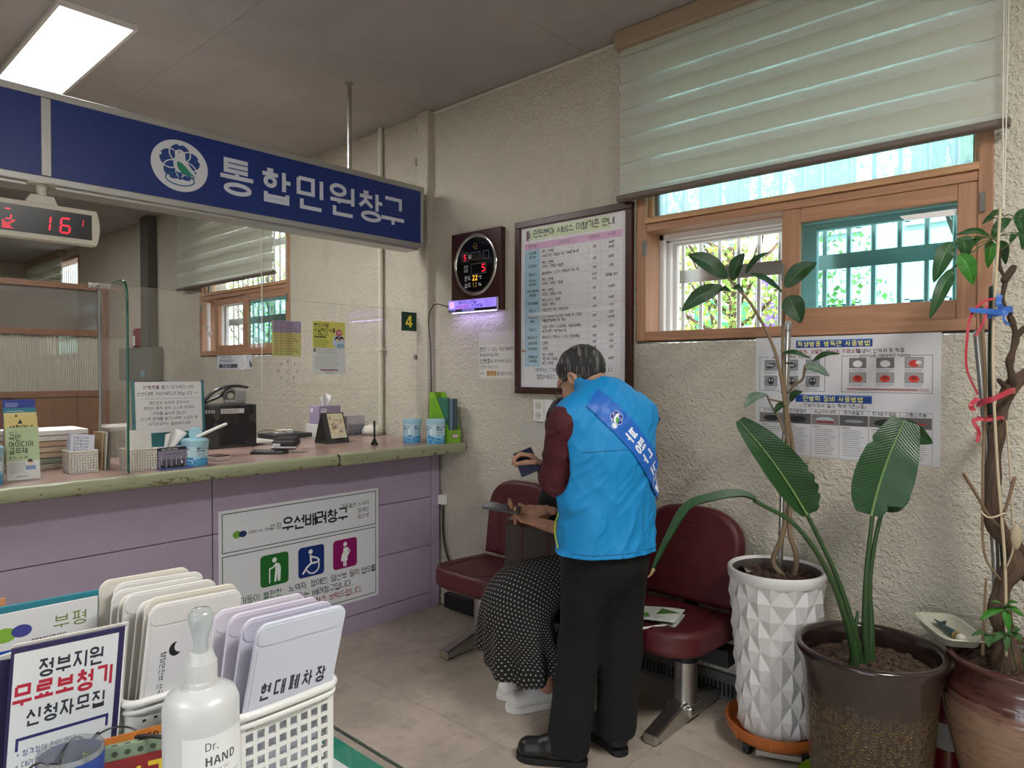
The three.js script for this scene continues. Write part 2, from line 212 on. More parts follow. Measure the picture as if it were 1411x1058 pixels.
// ---------- shared surfaces ----------
const CEIL = 3.075;
const stuccoBump = dataTex(512, 512, (u, v) => { const a = fbm(u, v, 24, 3, 3), b = vn(u * 96, v * 96, 96, 5); return clamp(sstep(0.3, 0.74, a) * 0.72 + b * 0.28); }, false, [3.4, 3.4]);
const stuccoCol = dataTex(512, 512, (u, v) => { const a = fbm(u, v, 4, 5, 21), b = fbm(u, v, 40, 2, 4), k = 0.93 + 0.07 * a + 0.03 * b, d = sstep(0.7, 0.85, fbm(u, v, 9, 4, 33)) * 0.03; return [0.79 * k - d, 0.76 * k - d, 0.695 * k - d]; }, true, [0.42, 0.42]);
const M = {
  stucco: std({ map: stuccoCol, bumpMap: stuccoBump, bumpScale: 0.005, roughness: 0.75 }),
  ceil: std({ map: dataTex(256, 256, (u, v) => { const k = 0.94 + 0.08 * fbm(u, v, 6, 4, 9); return [0.67 * k, 0.645 * k, 0.64 * k]; }, true, [0.9, 0.9]), roughness: 0.85 }),
  wood: std({ map: dataTex(256, 512, (u, v) => { const g = vn(u * 22 + 1.5 * vn(u * 4, v * 3, 4, 7), v * 2, 22, 12), f = vn(u * 90, v * 3, 90, 2); const k = 0.90 + 0.10 * g + 0.08 * f; return [0.655 * k, 0.485 * k, 0.365 * k]; }, true, [3, 1.4]), roughness: 0.5 }),
  woodLight: std({ map: dataTex(128, 256, (u, v) => { const k = 0.86 + 0.22 * vn(u * 40, v * 3, 40, 8); return [0.74 * k, 0.57 * k, 0.41 * k]; }, true, [3, 1.4]), roughness: 0.5 }),
  woodH: null,
  white: std({ color: S('#e6e4e0'), roughness: 0.45 }), whiteMetal: std({ color: S('#dcdad6'), roughness: 0.35, metalness: 0.2 }),
  black: std({ color: S('#17171a'), roughness: 0.5 }), blackGloss: phys({ color: S('#101014'), roughness: 0.25, clearcoat: 0.3 }), dark: std({ color: S('#2a2a2c'), roughness: 0.6 }),
  steel: std({ color: S('#b9b7b2'), metalness: 0.95, roughness: 0.28 }), alu: std({ color: S('#b4b3b0'), metalness: 0.75, roughness: 0.42 }), chrome: std({ color: S('#d0ccc6'), metalness: 1, roughness: 0.16 }),
  greyPaint: std({ color: S('#6f7069'), roughness: 0.55 }), greyPlastic: std({ color: S('#5c5b58'), roughness: 0.6 }), creamPlastic: std({ color: S('#cfcabb'), roughness: 0.45 }),
  glass: phys({ color: 0xffffff, transmission: 1, roughness: 0.02, thickness: 0, ior: 1.5 }),
  glassEdge: phys({ color: S('#0f5a45'), roughness: 0.15 }),
  teal: phys({ color: C(0.58, 0.84, 0.86), transmission: 1, roughness: 0.04, thickness: 0, ior: 1.5 }),
  frosted: phys({ color: C(0.72, 0.93, 0.98), transmission: 1, roughness: 0.6, thickness: 0, ior: 1.4 }),
  paper: std({ color: S('#e9e8e4'), roughness: 0.8 }), soil: std({ color: S('#3d3128'), roughness: 0.95 }),
};

{ const t = M.wood.map.clone(); t.rotation = PI / 2; t.needsUpdate = true; M.woodH = std({ map: t, roughness: 0.5 }); const u = M.woodLight.map.clone(); u.rotation = PI / 2; u.needsUpdate = true; M.woodLightH = std({ map: u, roughness: 0.5 }); }

// ---------- the room ----------
const floor = structGroup('floor');
struct('subfloor', bb(-13, 3.4, -0.2, -0.0012, -0.05, 7.2), std({ color: S('#6f675d'), roughness: 0.9 }), floor);
{
  const mats = [0, 1, 2, 3].map((i) => std({ roughness: 0.42, bumpMap: null, map: dataTex(256, 256, (u, v) => { const a = fbm(u, v, 3, 5, 60 + i), b = fbm(u, v, 12, 3, 70 + i), sp = h2((u * 256) | 0, (v * 256) | 0, 80 + i) > 0.972 ? 0.13 : 0, k = 0.84 + 0.2 * a + 0.1 * b - sp - sstep(0.62, 0.8, fbm(u, v, 7, 4, 90 + i)) * 0.07 + i * 0.012; return [0.72 * k, 0.67 * k, 0.61 * k]; }, true, [2.2, 2.2]) }));
  const P = 0.47, tile = bb(-P / 2 + 0.0008, P / 2 - 0.0008, -0.004, 0, -P / 2 + 0.0008, P / 2 - 0.0008), r = rng(5);
  for (let i = 0; i < 13; i++) for (let j = 0; j < 14; j++) {
    const x = -3.26 + P / 2 + P * i, z = 0.011 + P / 2 + P * j; if (x - P / 2 > 3.2) continue;
    const m = struct('tile', tile, mats[(r() * 4) | 0], floor); m.position.set(x, 0, z);
  }
  struct('staff_flooring', bb(-12.6, -3.262, -0.004, 0, 0, 7), mats[1], floor);
}
const ceiling = structGroup('ceiling');
struct('ceiling_slab', bb(-13, 3.4, CEIL + 0.012, CEIL + 0.4, -0.26, 7.2), M.ceil, ceiling);
for (let i = 0; i < 14; i++) for (let j = 0; j < 5; j++) {
  const x = -12.6 + 1.165 * i, z = 0.0 + 1.36 * j, p = struct('ceiling_panel', bb(0.0008, 1.1642, CEIL, CEIL + 0.012, 0.0008, Math.min(1.3592, 7 - z)), M.ceil, ceiling); p.position.set(Math.min(x, 99), 0, z);
}
// window wall with three openings
const WY0 = 1.585, WY1 = 2.98, OPEN = [[-12.6, -12.3, -10.2], [-9.85, -6.64, -5.01], [-3.3, -1.815, -0.385]];
{
  const wall = structGroup('wall_window'); const pieces = []; const T0 = -0.25;
  const spans = [[-12.9, -12.3], [-10.2, -6.64], [-5.01, -1.815], [-0.385, 3.4]];
  for (const [a, b] of spans) pieces.push(bb(a, b, 0, CEIL + 0.1, T0, 0));
  for (const [, a, b] of OPEN) { pieces.push(bb(a, b, 0, WY0, T0, 0)); pieces.push(bb(a, b, WY1, CEIL + 0.1, T0, 0)); }
  struct('wall_body', pieces, M.stucco, wall);
  // shallow pilaster and edge strip beside the counter
  struct('pilaster', rbb(-4.056, -3.4, 0, CEIL, -0.01, 0.016, 0.004, 1), M.stucco, wall);
  struct('edge_strip', rbb(-3.4, -3.295, 0, CEIL, -0.01, 0.05, 0.01, 2), M.stucco, wall);
  struct('cornice_bead', rbb(-3.29, 3.2, CEIL - 0.022, CEIL - 0.006, -0.005, 0.008, 0.003, 1), M.creamPlastic, wall);
  const chips = []; const r = rng(3); for (let i = 0; i < 9; i++) chips.push(sph(1, -3.42 + r() * 0.06 - i * 0.004, CEIL - 0.05 - i * 0.04, 0.024, 0.008 + r() * 0.012, 0.02 + r() * 0.02, 0.006, 8));
  struct('peeling_plaster', chips, M.stucco, wall);
}
struct('wall_left', bb(-12.9, -12.6, 0, CEIL + 0.1, 0, 7.2), M.stucco);
struct('wall_right', bb(3.2, 3.5, 0, CEIL + 0.1, 0, 7.2), M.stucco);
{ // back wall with the glazed entrance, behind the camera
  const w = structGroup('wall_back');
  struct('wall_body', [bb(-12.9, -0.6, 0, CEIL + 0.1, 7, 7.25), bb(2.2, 3.4, 0, CEIL + 0.1, 7, 7.25), bb(-0.6, 2.2, 2.4, CEIL + 0.1, 7, 7.25)], M.stucco, w);
  const d = structGroup('door_1'), fr = [];
  for (const x of [-0.58, 0.8, 2.18]) fr.push(bb(x - 0.035, x + 0.035, 0, 2.4, 7.05, 7.13)); fr.push(bb(-0.6, 2.2, 2.33, 2.4, 7.05, 7.13), bb(-0.6, 2.2, 0, 0.1, 7.05, 7.13));
  struct('door_frame', fr, M.alu, d); struct('door_pane', [bb(-0.55, 0.77, 0.1, 2.33, 7.085, 7.093), bb(0.83, 2.15, 0.1, 2.33, 7.085, 7.093)], M.glass, d);
  struct('door_handle', [cyl(0.014, 0.014, 0.5, 0.7, 1.1, 7.02), cyl(0.014, 0.014, 0.5, 0.9, 1.1, 7.02)], M.steel, d);
}
struct('floor_outside', bb(-60, 40, -0.4, -0.25, -60, -0.25), std({ color: S('#8d8a85'), roughness: 0.9 }));
struct('floor_entrance', bb(-10, 12, -0.4, -0.05, 7.25, 30), std({ color: S('#96938e'), roughness: 0.9 }));

// windows: wooden inner frame, vinyl outer frame, a pane above and two sliding sashes below
function buildWindow(n, x0, x1, o) {
  const w = structGroup('window_' + n), y0 = WY0 + 0.012, y1 = WY1, yt = 2.155, F = (a, b, c, d, z0, z1, nm, m, r = 0.004) => struct(nm, rbb(a, b, c, d, z0, z1, r, 1), m, w);
  F(x0, x0 + 0.055, y0, y1, -0.12, 0.008, 'frame', M.wood); F(x1 - 0.045, x1, y0, y1, -0.12, 0.008, 'frame', M.wood);
  F(x0 + 0.055, x1 - 0.045, y0, y0 + 0.045, -0.12, 0.008, 'frame', M.woodH); F(x0 + 0.055, x1 - 0.045, y1 - 0.05, y1, -0.12, 0.008, 'frame', M.woodH);
  F(x0 + 0.05, x1 - 0.04, yt, yt + 0.028, -0.12, 0.016, 'transom', M.woodLightH); F(x0 + 0.055, x1 - 0.045, yt - 0.036, yt, -0.12, 0.004, 'frame', M.woodH);
  struct('wood_bead', [rbb(x0 + 0.055, x0 + 0.075, yt + 0.028, y1 - 0.05, -0.11, -0.02, 0.003, 1), rbb(x1 - 0.06, x1 - 0.045, yt + 0.028, y1 - 0.05, -0.11, -0.02, 0.003, 1)], M.woodLight, w);
  // grey gasket frame and the upper pane
  const gx0 = x0 + 0.085, gx1 = x1 - 0.062, gy0 = yt + 0.034, gy1 = y1 - 0.055;
  struct('gasket', [bb(gx0 - 0.012, gx1 + 0.012, gy0 - 0.01, gy0 + 0.006, -0.075, -0.045), bb(gx0 - 0.012, gx0 + 0.006, gy0, gy1, -0.075, -0.045), bb(gx1 - 0.006, gx1 + 0.012, gy0, gy1, -0.075, -0.045)], M.greyPaint, w);
  struct('upper_pane', bb(gx0, gx1, gy0, gy1, -0.062, -0.057), n === 1 ? M.frosted : M.glass, w);
  // outer vinyl frame with stepped tracks
  const vin = [];
  for (const [k, z] of [[0, -0.13], [1, -0.165], [2, -0.2]]) { const i = 0.018 + k * 0.017; vin.push(rbb(x0 + 0.03, x0 + 0.055 + i, y0 + 0.03, yt - 0.02, z - 0.03, z, 0.003, 1), rbb(x1 - 0.05 - i, x1 - 0.02, y0 + 0.03, yt - 0.02, z - 0.03, z, 0.003, 1), rbb(x0 + 0.03, x1 - 0.02, yt - 0.05 - i * 0.6, yt - 0.01, z - 0.03, z, 0.003, 1), rbb(x0 + 0.03, x1 - 0.02, y0 + 0.0, y0 + 0.034 + i * 0.25, z - 0.03, z, 0.003, 1)); }
  struct('vinyl_frame', vin, M.white, w);
  const sash = (a, b, z, mat, gm, vy) => {
    const mh = mat === M.wood ? M.woodH : mat, s = struct('sash', [rbb(a, a + o.st, y0 + 0.042, yt - 0.036, z - 0.035, z, 0.004, 1), rbb(b - o.st, b, y0 + 0.042, yt - 0.036, z - 0.035, z, 0.004, 1)], mat, w);
    struct('sash_rail', [rbb(a + o.st, b - o.st, y0 + 0.042, y0 + 0.042 + vy, z - 0.035, z, 0.004, 1), rbb(a + o.st, b - o.st, yt - 0.036 - 0.06, yt - 0.036, z - 0.035, z, 0.004, 1)], mh, s);
    struct('sash_pane', bb(a + o.st, b - o.st, y0 + 0.042 + vy, yt - 0.096, z - 0.02, z - 0.015), gm, s);
  };
  o.sashes(sash, yt, y0);
  for (const [a, b] of [[x0 + 0.02, 0], [x1 - 0.06, 0]]) struct('sensor', rbb(a + 0.022, a + 0.037, yt - 0.15, yt - 0.08, 0, 0.018, 0.002, 1), M.greyPaint, w);
  // security bars outside
  const bars = structGroup('window_grille_' + n);
  const nb = Math.round((x1 - x0 + 0.1) / 0.1); for (let i = 0; i <= nb; i++) struct('bar', cyl(0.011, 0.011, y1 - y0 + 0.2, x0 - 0.04 + i * 0.1, (y0 + y1) / 2, -0.35, 0, 0, 0, 10), M.steel, bars);
  for (const y of [1.937, 2.62]) struct('band', bb(x0 - 0.1, x1 + 0.1, y - 0.033, y + 0.033, -0.337, -0.331), M.steel, bars);
  struct('bracket', [bb(x0 - 0.1, x0 - 0.07, 1.9, 1.97, -0.335, -0.24), bb(x1 + 0.07, x1 + 0.1, 1.9, 1.97, -0.335, -0.24), bb(x0 - 0.1, x0 - 0.07, 2.6, 2.67, -0.335, -0.24), bb(x1 + 0.07, x1 + 0.1, 2.6, 2.67, -0.335, -0.24)], M.steel, bars);
  return w;
}
const w1 = buildWindow(1, -1.815, -0.385, { st: 0.075, sashes(s) { s(-1.115, -0.417, 0.0, M.wood, M.teal, 0.07); s(-1.12, -0.43, -0.21, M.white, M.glass, 0.03); } });
struct('pull_latch', rbb(-1.112, -1.102, 1.83, 1.9, 0, 0.012, 0.003, 1), M.greyPaint, w1);
struct('tape_strip', extr([[-0.56, 2.0], [-0.47, 2.0], [-0.47, 2.022], [-0.68, 2.022], [-0.66, 2.004]], 0.001).translate(0, 0.012, -0.014), M.white, w1);
const w2 = buildWindow(2, -6.64, -5.01, { st: 0.06, sashes(s) { s(-6.37, -5.77, -0.02, M.wood, M.glass, 0.05); s(-5.775, -5.02, 0.0, M.wood, M.teal, 0.05); } });
struct('sliding_rail', [rbb(-6.5, -6.465, 1.64, 2.09, -0.02, 0.004, 0.004, 1), rbb(-6.54, -6.43, 1.86, 1.872, 0, 0.02, 0.004, 1), box(0.05, 0.05, 0.012, -6.42, 1.8, 0.006, 0, 0, 0.78)], M.white, w2);
buildWindow(3, -12.3, -10.2, { st: 0.06, sashes(s) { s(-12.25, -11.3, -0.02, M.wood, M.glass, 0.05); s(-11.3, -10.24, 0.0, M.wood, M.teal, 0.05); } });

// ---------- ceiling light panels: frame, glowing diffuser, area light of the same size ----------
function ceilingLight(x, z, along, label, power = 1, len = 1.2) {
  const t = thing('ceiling_light', label, 'ceiling light', [x, CEIL, z], along ? 0 : PI / 2, null), L = len, W = 0.3, fr = [];
  for (const s of [-1, 1]) fr.push(box(L + 0.03, 0.022, 0.015, 0, -0.011, s * (W / 2 + 0.0075)), box(0.015, 0.022, W, s * (L / 2 + 0.0075), -0.011, 0));
  mesh('frame', fr, M.whiteMetal, t); mesh('diffuser', box(L, 0.006, W, 0, -0.012, 0), std({ color: S('#f4f2ee'), emissive: C(1, 0.97, 0.93), emissiveIntensity: 1.3, roughness: 0.7 }), t);
  const a = new THREE.RectAreaLight(new THREE.Color(1.0, 0.985, 0.96), LED_POWER * power, L - 0.02, W - 0.02); a.position.set(0, -0.024, 0); a.rotation.x = -PI / 2; t.add(a);
}
ceilingLight(-4.13, 1.81, true, 'long white glowing ceiling light panel above the blue hanging sign');
ceilingLight(-0.9, 4.3, true, 'white ceiling light panel over the waiting area behind the viewer', 0.6);
ceilingLight(0.75, 1.7, false, 'white ceiling light panel over the waiting area beyond the right picture edge', 1.25);
ceilingLight(-8.2, 1.9, true, 'white ceiling light panel farther back over the staff room', 0.5);
// ---------- blue hanging sign ----------
const BLUE = '#0f2d78';
function emblem(g, cx, cy, R) {     // round emblem: pigeon before a blue flower ring
  g.save(); g.translate(cx, cy); g.scale(R, R);
  const disc = (c, x, y, r) => { g.fillStyle = c; g.beginPath(); g.arc(x, y, r, 0, 2 * PI); g.fill(); };
  disc('#d9dbe2', 0, 0, 1);
  for (let i = 0; i < 5; i++) { const a = -PI / 2 + (i * 2 * PI) / 5; disc('#1c4188', Math.cos(a) * 0.38, Math.sin(a) * 0.38 - 0.12, 0.37); }
  g.strokeStyle = '#d9dbe2'; g.lineWidth = 0.045; for (let i = 0; i < 5; i++) { const a = -PI / 2 + (i * 2 * PI) / 5; g.beginPath(); g.arc(Math.cos(a) * 0.38, Math.sin(a) * 0.38 - 0.12, 0.37, 0, 2 * PI); g.stroke(); }
  for (let i = 0; i < 5; i++) { const a = -PI / 2 + (i * 2 * PI) / 5; g.fillStyle = '#d9dbe2'; g.beginPath(); g.moveTo(Math.cos(a) * 0.86, Math.sin(a) * 0.86 - 0.12); g.lineTo(Math.cos(a + 0.1) * 0.68, Math.sin(a + 0.1) * 0.68 - 0.12); g.lineTo(Math.cos(a - 0.1) * 0.68, Math.sin(a - 0.1) * 0.68 - 0.12); g.fill(); }
  g.fillStyle = '#d9dbe2'; g.beginPath(); g.moveTo(-0.16, -0.5); g.bezierCurveTo(0, -0.75, 0.2, -0.55, 0.16, -0.35); g.bezierCurveTo(0.2, -0.1, 0.5, 0.1, 0.58, 0.33); g.bezierCurveTo(0.3, 0.34, 0.2, 0.34, 0.06, 0.3); g.bezierCurveTo(-0.16, 0.2, -0.3, 0, -0.14, -0.34); g.closePath(); g.fill(); g.strokeStyle = '#d9dbe2'; g.lineWidth = 0.05; g.stroke();
  g.fillStyle = '#2b8a6d'; g.beginPath(); g.moveTo(-0.1, -0.16); g.bezierCurveTo(0.15, -0.2, 0.3, 0.2, 0.56, 0.32); g.bezierCurveTo(0.2, 0.34, -0.14, 0.3, -0.1, -0.16); g.fill();
  disc('#1c4188', -0.02, -0.54, 0.03); g.strokeStyle = '#2f5f8a'; g.lineWidth = 0.045; g.beginPath(); g.ellipse(0, 0.52, 0.5, 0.24, 0, 0, 2 * PI); g.stroke(); fillR(g, '#1c4188', -0.05, 0.28, 0.1, 0.26);
  g.restore();
}
const signPanelA = canvasTex(2048, 364, (g, w, h) => {
  fillR(g, BLUE, 0, 0, w, h); const k = w / 1.945; // pixels per metre
  emblem(g, 0.508 * k, h * 0.5, 0.128 * k);
  [0.782, 0.988, 1.19, 1.39, 1.575, 1.735].forEach((x, i) => write(g, '통합민원창구'[i], x * k - 0.095 * k, h * 0.5 - 0.093 * k, 0.195 * k, '#d3d6e2', 0.115));
});
{
  const z0 = 0.115, z1 = 3.6, y0 = 2.2, y1 = 2.572, xf = -3.25, xb = -3.4, zm = 2.085;
  const t = thing('hanging_sign', 'long blue hanging sign with white Korean letters and round bird emblem in grey frame', 'sign', [0, 0, 0]);
  const fr = [rbb(xb, xf, y0, y0 + 0.03, z0, z1, 0.004, 1), rbb(xb, xf, y1 - 0.03, y1, z0, z1, 0.004, 1), rbb(xb, xf, y0 + 0.03, y1 - 0.03, z0, z0 + 0.025, 0.004, 1), rbb(xb, xf, y0 + 0.03, y1 - 0.03, zm - 0.018, zm + 0.018, 0.004, 1), rbb(xb, xf, y0 + 0.03, y1 - 0.03, z1 - 0.025, z1, 0.004, 1), bb(xb + 0.01, xf - 0.02, y0 - 0.012, y0, z0 + 0.03, z1 - 0.03)];
  mesh('frame', fr, M.alu, t);
  const pm = std({ map: signPanelA, roughness: 0.38 }), plain = std({ color: S(BLUE), roughness: 0.38 });
  const panel = (a, b, m) => { const p = mesh('panel', sheet(b - a, y1 - y0 - 0.06, 0.012), m, t); p.position.set(xf - 0.016, (y0 + y1) / 2, (a + b) / 2); p.rotation.y = PI / 2; return p; };
  panel(z0 + 0.025, zm - 0.018, pm); panel(zm + 0.018, z1 - 0.025, plain); mesh('back_panel', bb(xb - 0.002, xb + 0.01, y0 + 0.02, y1 - 0.02, z0 + 0.02, z1 - 0.02), M.whiteMetal, t);
  for (const z of [0.6, 2.9]) { mesh('pole', [cyl(0.0125, 0.0125, CEIL - y1, -3.326, (CEIL + y1) / 2, z), cyl(0.022, 0.022, 0.012, -3.326, CEIL - 0.006, z)], M.steel, t); }
}
// ---------- queue number display below the sign ----------
{
  const t = thing('number_display', 'white framed black queue number display hanging below the sign, red 16', 'display', [-3.25, 2.045, 2.1]); t.rotation.y = PI / 2;
  const W = 0.39, H = 0.135;  // local x runs along the counter (-z)
  const s = new THREE.Shape(); s.moveTo(-W / 2, -H / 2); s.lineTo(W / 2 - 0.01, -H / 2); s.quadraticCurveTo(W / 2 + 0.014, 0, W / 2 - 0.01, H / 2); s.lineTo(-W / 2, H / 2); s.quadraticCurveTo(-W / 2 - 0.024, 0, -W / 2, -H / 2);
  mesh('housing', extr(s, 0.06, 0.004).translate(0, 0, -0.045), M.creamPlastic, t);
  const seg = (g, x, y, w, h, on, c) => { g.strokeStyle = c; g.lineWidth = w * 0.22; const k = w * 0.08, L = (a, b, d, e) => { g.beginPath(); g.moveTo(x + a, y + b); g.lineTo(x + d, y + e); g.stroke(); }; const m = h / 2;
    if (on.includes('a')) L(k, 0, w - k, 0); if (on.includes('b')) L(w, k, w, m - k); if (on.includes('c')) L(w, m + k, w, h - k); if (on.includes('d')) L(k, h, w - k, h); if (on.includes('e')) L(0, m + k, 0, h - k); if (on.includes('f')) L(0, k, 0, m - k); if (on.includes('g')) L(k, m, w - k, m); };
  const face = (bg, red) => canvasTex(1024, 300, (g, w, h) => {
    fillR(g, bg, 0, 0, w, h); g.save(); g.transform(1, 0, -0.1, 1, 20, 0);
    seg(g, 500, 80, 80, 170, 'bc', red); seg(g, 690, 80, 95, 170, 'acdefg', red); seg(g, 880, 70, 40, 80, 'bc', red); g.restore();
    seg(g, 140, 60, 60, 110, 'acd', red); g.fillStyle = red;
    for (let i = 0; i < 9; i++) for (let j = 0; j < 9; j++) if (j > i && (i < 6) || (Math.abs(i + j - 8) < 2 && i > 3)) g.fillRect(115 + i * 14, 175 + j * 11, 9, 8);
    fillR(g, red, 110, 268, 110, 8);
  });
  const em = face('#000000', '#ff1838'); const f = mesh('screen', sheet(W - 0.045, H - 0.032, 0.004), std({ map: face('#141518', '#7a1020'), emissiveMap: em, emissive: C(1, 1, 1), emissiveIntensity: 0.5, roughness: 0.25 }), t); f.position.set(-0.004, 0, 0.013);
  mesh('bracket', [extr([[-0.06, 0.0], [0.05, 0.0], [0.035, 0.035], [-0.04, 0.035]], 0.045, 0.003).translate(0, H / 2 - 0.001, -0.035), cyl(0.018, 0.018, 0.06, 0, H / 2 + 0.06, -0.012), cyl(0.02, 0.02, 0.004, 0, H / 2 + 0.05, -0.012), cyl(0.05, 0.05, 0.008, 0, H / 2 + 0.083, -0.012)], M.creamPlastic, t);
}
// ---------- service counter ----------
const CT = 1.03;
{
  const t = thing('service_counter', 'lavender panelled service counter with worn pale green edged worktop', 'counter', [0, 0, 0]);
  const lav = std({ map: dataTex(256, 256, (u, v) => { const k = 0.95 + 0.06 * fbm(u, v, 5, 4, 41); return [0.675 * k, 0.615 * k, 0.69 * k]; }, true, [1.2, 1.2]), roughness: 0.5 }), gap = std({ color: S('#3a3142'), roughness: 0.8 });
  mesh('carcass', bb(-3.29, -3.226, 0, 0.972, 0.024, 3.3), gap, t);
  const z0 = 0.024, zv = 0.092, ys = [0, 0.098, 0.389, 0.684, 0.972]; const px = (a, b, c, d) => mesh('panel', rbb(-3.24, -3.217, a, b, c, d, 0.0018, 1), lav, t);
  px(0, 0.972, z0, zv - 0.0025); px(0.0, ys[1] - 0.003, zv + 0.0025, 3.3);
  for (let i = 1; i < 4; i++) { px(ys[i] + 0.002, ys[i + 1] - 0.002, zv + 0.0025, 1.44); px(ys[i] + 0.002, ys[i + 1] - 0.002, 1.445, 3.3); }
  mesh('side_panel', bb(-3.29, -3.22, 0, 0.972, 0.024, 0.04), lav, t);
  // worktop with a rounded, chipped front edge
  const top = std({ map: dataTex(256, 256, (u, v) => { const k = 0.93 + 0.09 * fbm(u, v, 6, 4, 44); return [0.64 * k, 0.53 * k, 0.49 * k]; }, true, [1.5, 1.5]), roughness: 0.28 });
  const edgeM = std({ map: dataTex(1024, 64, (u, v) => { const k = 0.93 + 0.08 * fbm(u, v, 12, 4, 45), ch = fbm(u, v * 0.12, 60, 4, 47), c = v > 0.12 && v < 0.4 && ch > 0.66; const low = v > 0.9 && ch > 0.5; return c ? [0.40, 0.34, 0.26] : low ? [0.62, 0.52, 0.36] : [0.60 * k, 0.615 * k, 0.49 * k]; }, true), roughness: 0.45 });
  mesh('worktop', [rbb(-3.29, -3.02, CT - 0.05, CT, 0.024, 3.3, 0.002, 1), rbb(-3.70, -3.2902, CT - 0.05, CT, 0.052, 3.3, 0.002, 1), rbb(-3.86, -3.7002, CT - 0.05, CT, 0.052, 0.9, 0.002, 1)], top, t);
  const sect = [[-3.035, CT - 0.003], [-3.031, CT + 0.0005], [-3.013, CT + 0.001], [-2.999, CT - 0.004], [-2.99, CT - 0.016], [-2.987, CT - 0.03], [-2.99, CT - 0.045], [-2.999, CT - 0.055], [-3.035, CT - 0.056]];
  const sharp = [[-3.035, CT - 0.003], [-3.031, CT + 0.0005], [-3.0, CT + 0.0008], [-2.988, CT], [-2.982, CT - 0.006], [-2.98, CT - 0.03], [-2.981, CT - 0.054], [-2.986, CT - 0.058], [-3.035, CT - 0.058]];
  const strip = (q, za, zb, bump, n) => { const g = surf(n, q.length - 1, (u, v) => { const i = Math.round(v * (q.length - 1)), w = bump * (vn(u * 60, i * 2.1, 97, 6) - 0.5) * (i > 1 && i < 8 ? 1 : 0); return V(q[i][0] + w * 0.8, q[i][1] + w * 0.4, lerp(za, zb, u)); }); const uv = g.attributes.uv; for (let i = 0; i < uv.count; i++) uv.setX(i, uv.getX(i) * (zb - za) * -0.55); return g; };
  mesh('edge_strip', [strip(sharp, 0.9, 0.024, 0, 8), strip(sect, 3.3, 0.9, 0.009, 300), T(extr(sharp, 0.003), 0, 0, 0.024)], edgeM, t);
}
// ---------- glass screen on the counter ----------
{
  const t = thing('glass_screen', 'clear glass screen standing on the service counter with a front divider', 'glass screen', [0, 0, 0]);
  const X = -3.42; const g1 = extr(rrShape(1.81, 0.80, 0.008), 0.006).rotateY(PI / 2).translate(X, CT + 0.406, 0.936);
  const g2 = extr(rrShape(1.39, 0.80, 0.008), 0.006).rotateY(PI / 2).translate(X, CT + 0.406, 2.555);
  mesh('pane', g1, M.glass, t); mesh('pane', g2, M.glass, t);
  const s = new THREE.Shape(); s.moveTo(0, 0); s.lineTo(0.32, 0); s.lineTo(0.32, 0.74); s.absarc(0.265, 0.743, 0.055, 0, PI / 2); s.lineTo(0, 0.798); s.lineTo(0, 0);
  const dv = mesh('divider', extr(s, 0.01), M.glass, t); dv.position.set(X + 0.008, CT + 0.001, 1.842);
  const e = mesh('green_edge', tube([V(0.32, 0.003, 0.005), V(0.32, 0.4, 0.005), V(0.32, 0.73, 0.005), V(0.304, 0.782, 0.005), V(0.265, 0.798, 0.005), V(0.15, 0.799, 0.005)], (u) => (u < 0.8 ? 0.0052 : 0.0052 - (u - 0.8) * 0.018), 60, 6), M.glassEdge, dv);
  mesh('post', rbb(X - 0.008, X + 0.008, CT + 0.001, CT + 0.805, 1.842, 1.854, 0.002, 1), M.alu, t);
  mesh('clip', [rbb(X + 0.004, X + 0.012, CT + 0.785, CT + 0.808, 1.805, 1.895, 0.003, 1), cyl(0.007, 0.007, 0.014, X + 0.014, CT + 0.797, 1.82, 0, 0, PI / 2), cyl(0.007, 0.007, 0.014, X + 0.014, CT + 0.797, 1.88, 0, 0, PI / 2), rbb(X, X + 0.05, CT + 0.79, CT + 0.802, 1.854, 1.862, 0.002, 1)], M.steel, t);
  mesh('foot_clip', [rbb(-3.11, -3.085, CT + 0.001, CT + 0.035, 1.834, 1.86, 0.003, 1)], M.glass, t);
  mesh('edge_clip', rbb(X - 0.006, X + 0.012, 1.528, 1.558, 0.026, 0.055, 0.003, 1), M.steel, t);
  mesh('green_top_edge', [bb(X, X + 0.006, CT + 0.8062, CT + 0.8074, 0.04, 1.84)], phys({ color: S('#6f8f84'), roughness: 0.3 }), t);
  mesh('end_edge', [bb(X, X + 0.006, CT + 0.01, CT + 0.8, 0.0285, 0.0305)], phys({ color: S('#86948c'), roughness: 0.3 }), t);
  const holes = []; for (const [z, y] of [[0.98, 1.506], [1.019, 1.491], [0.942, 1.491], [1.035, 1.452], [0.98, 1.452], [0.926, 1.453], [1.019, 1.415], [0.98, 1.398], [0.942, 1.415]]) { holes.push(T(norm(new THREE.TorusGeometry(0.0065, 0.0022, 6, 18)), X + 0.007, y, z - 0.04, 0, PI / 2, 0)); }
  mesh('speech_hole', holes, M.chrome, t);
}
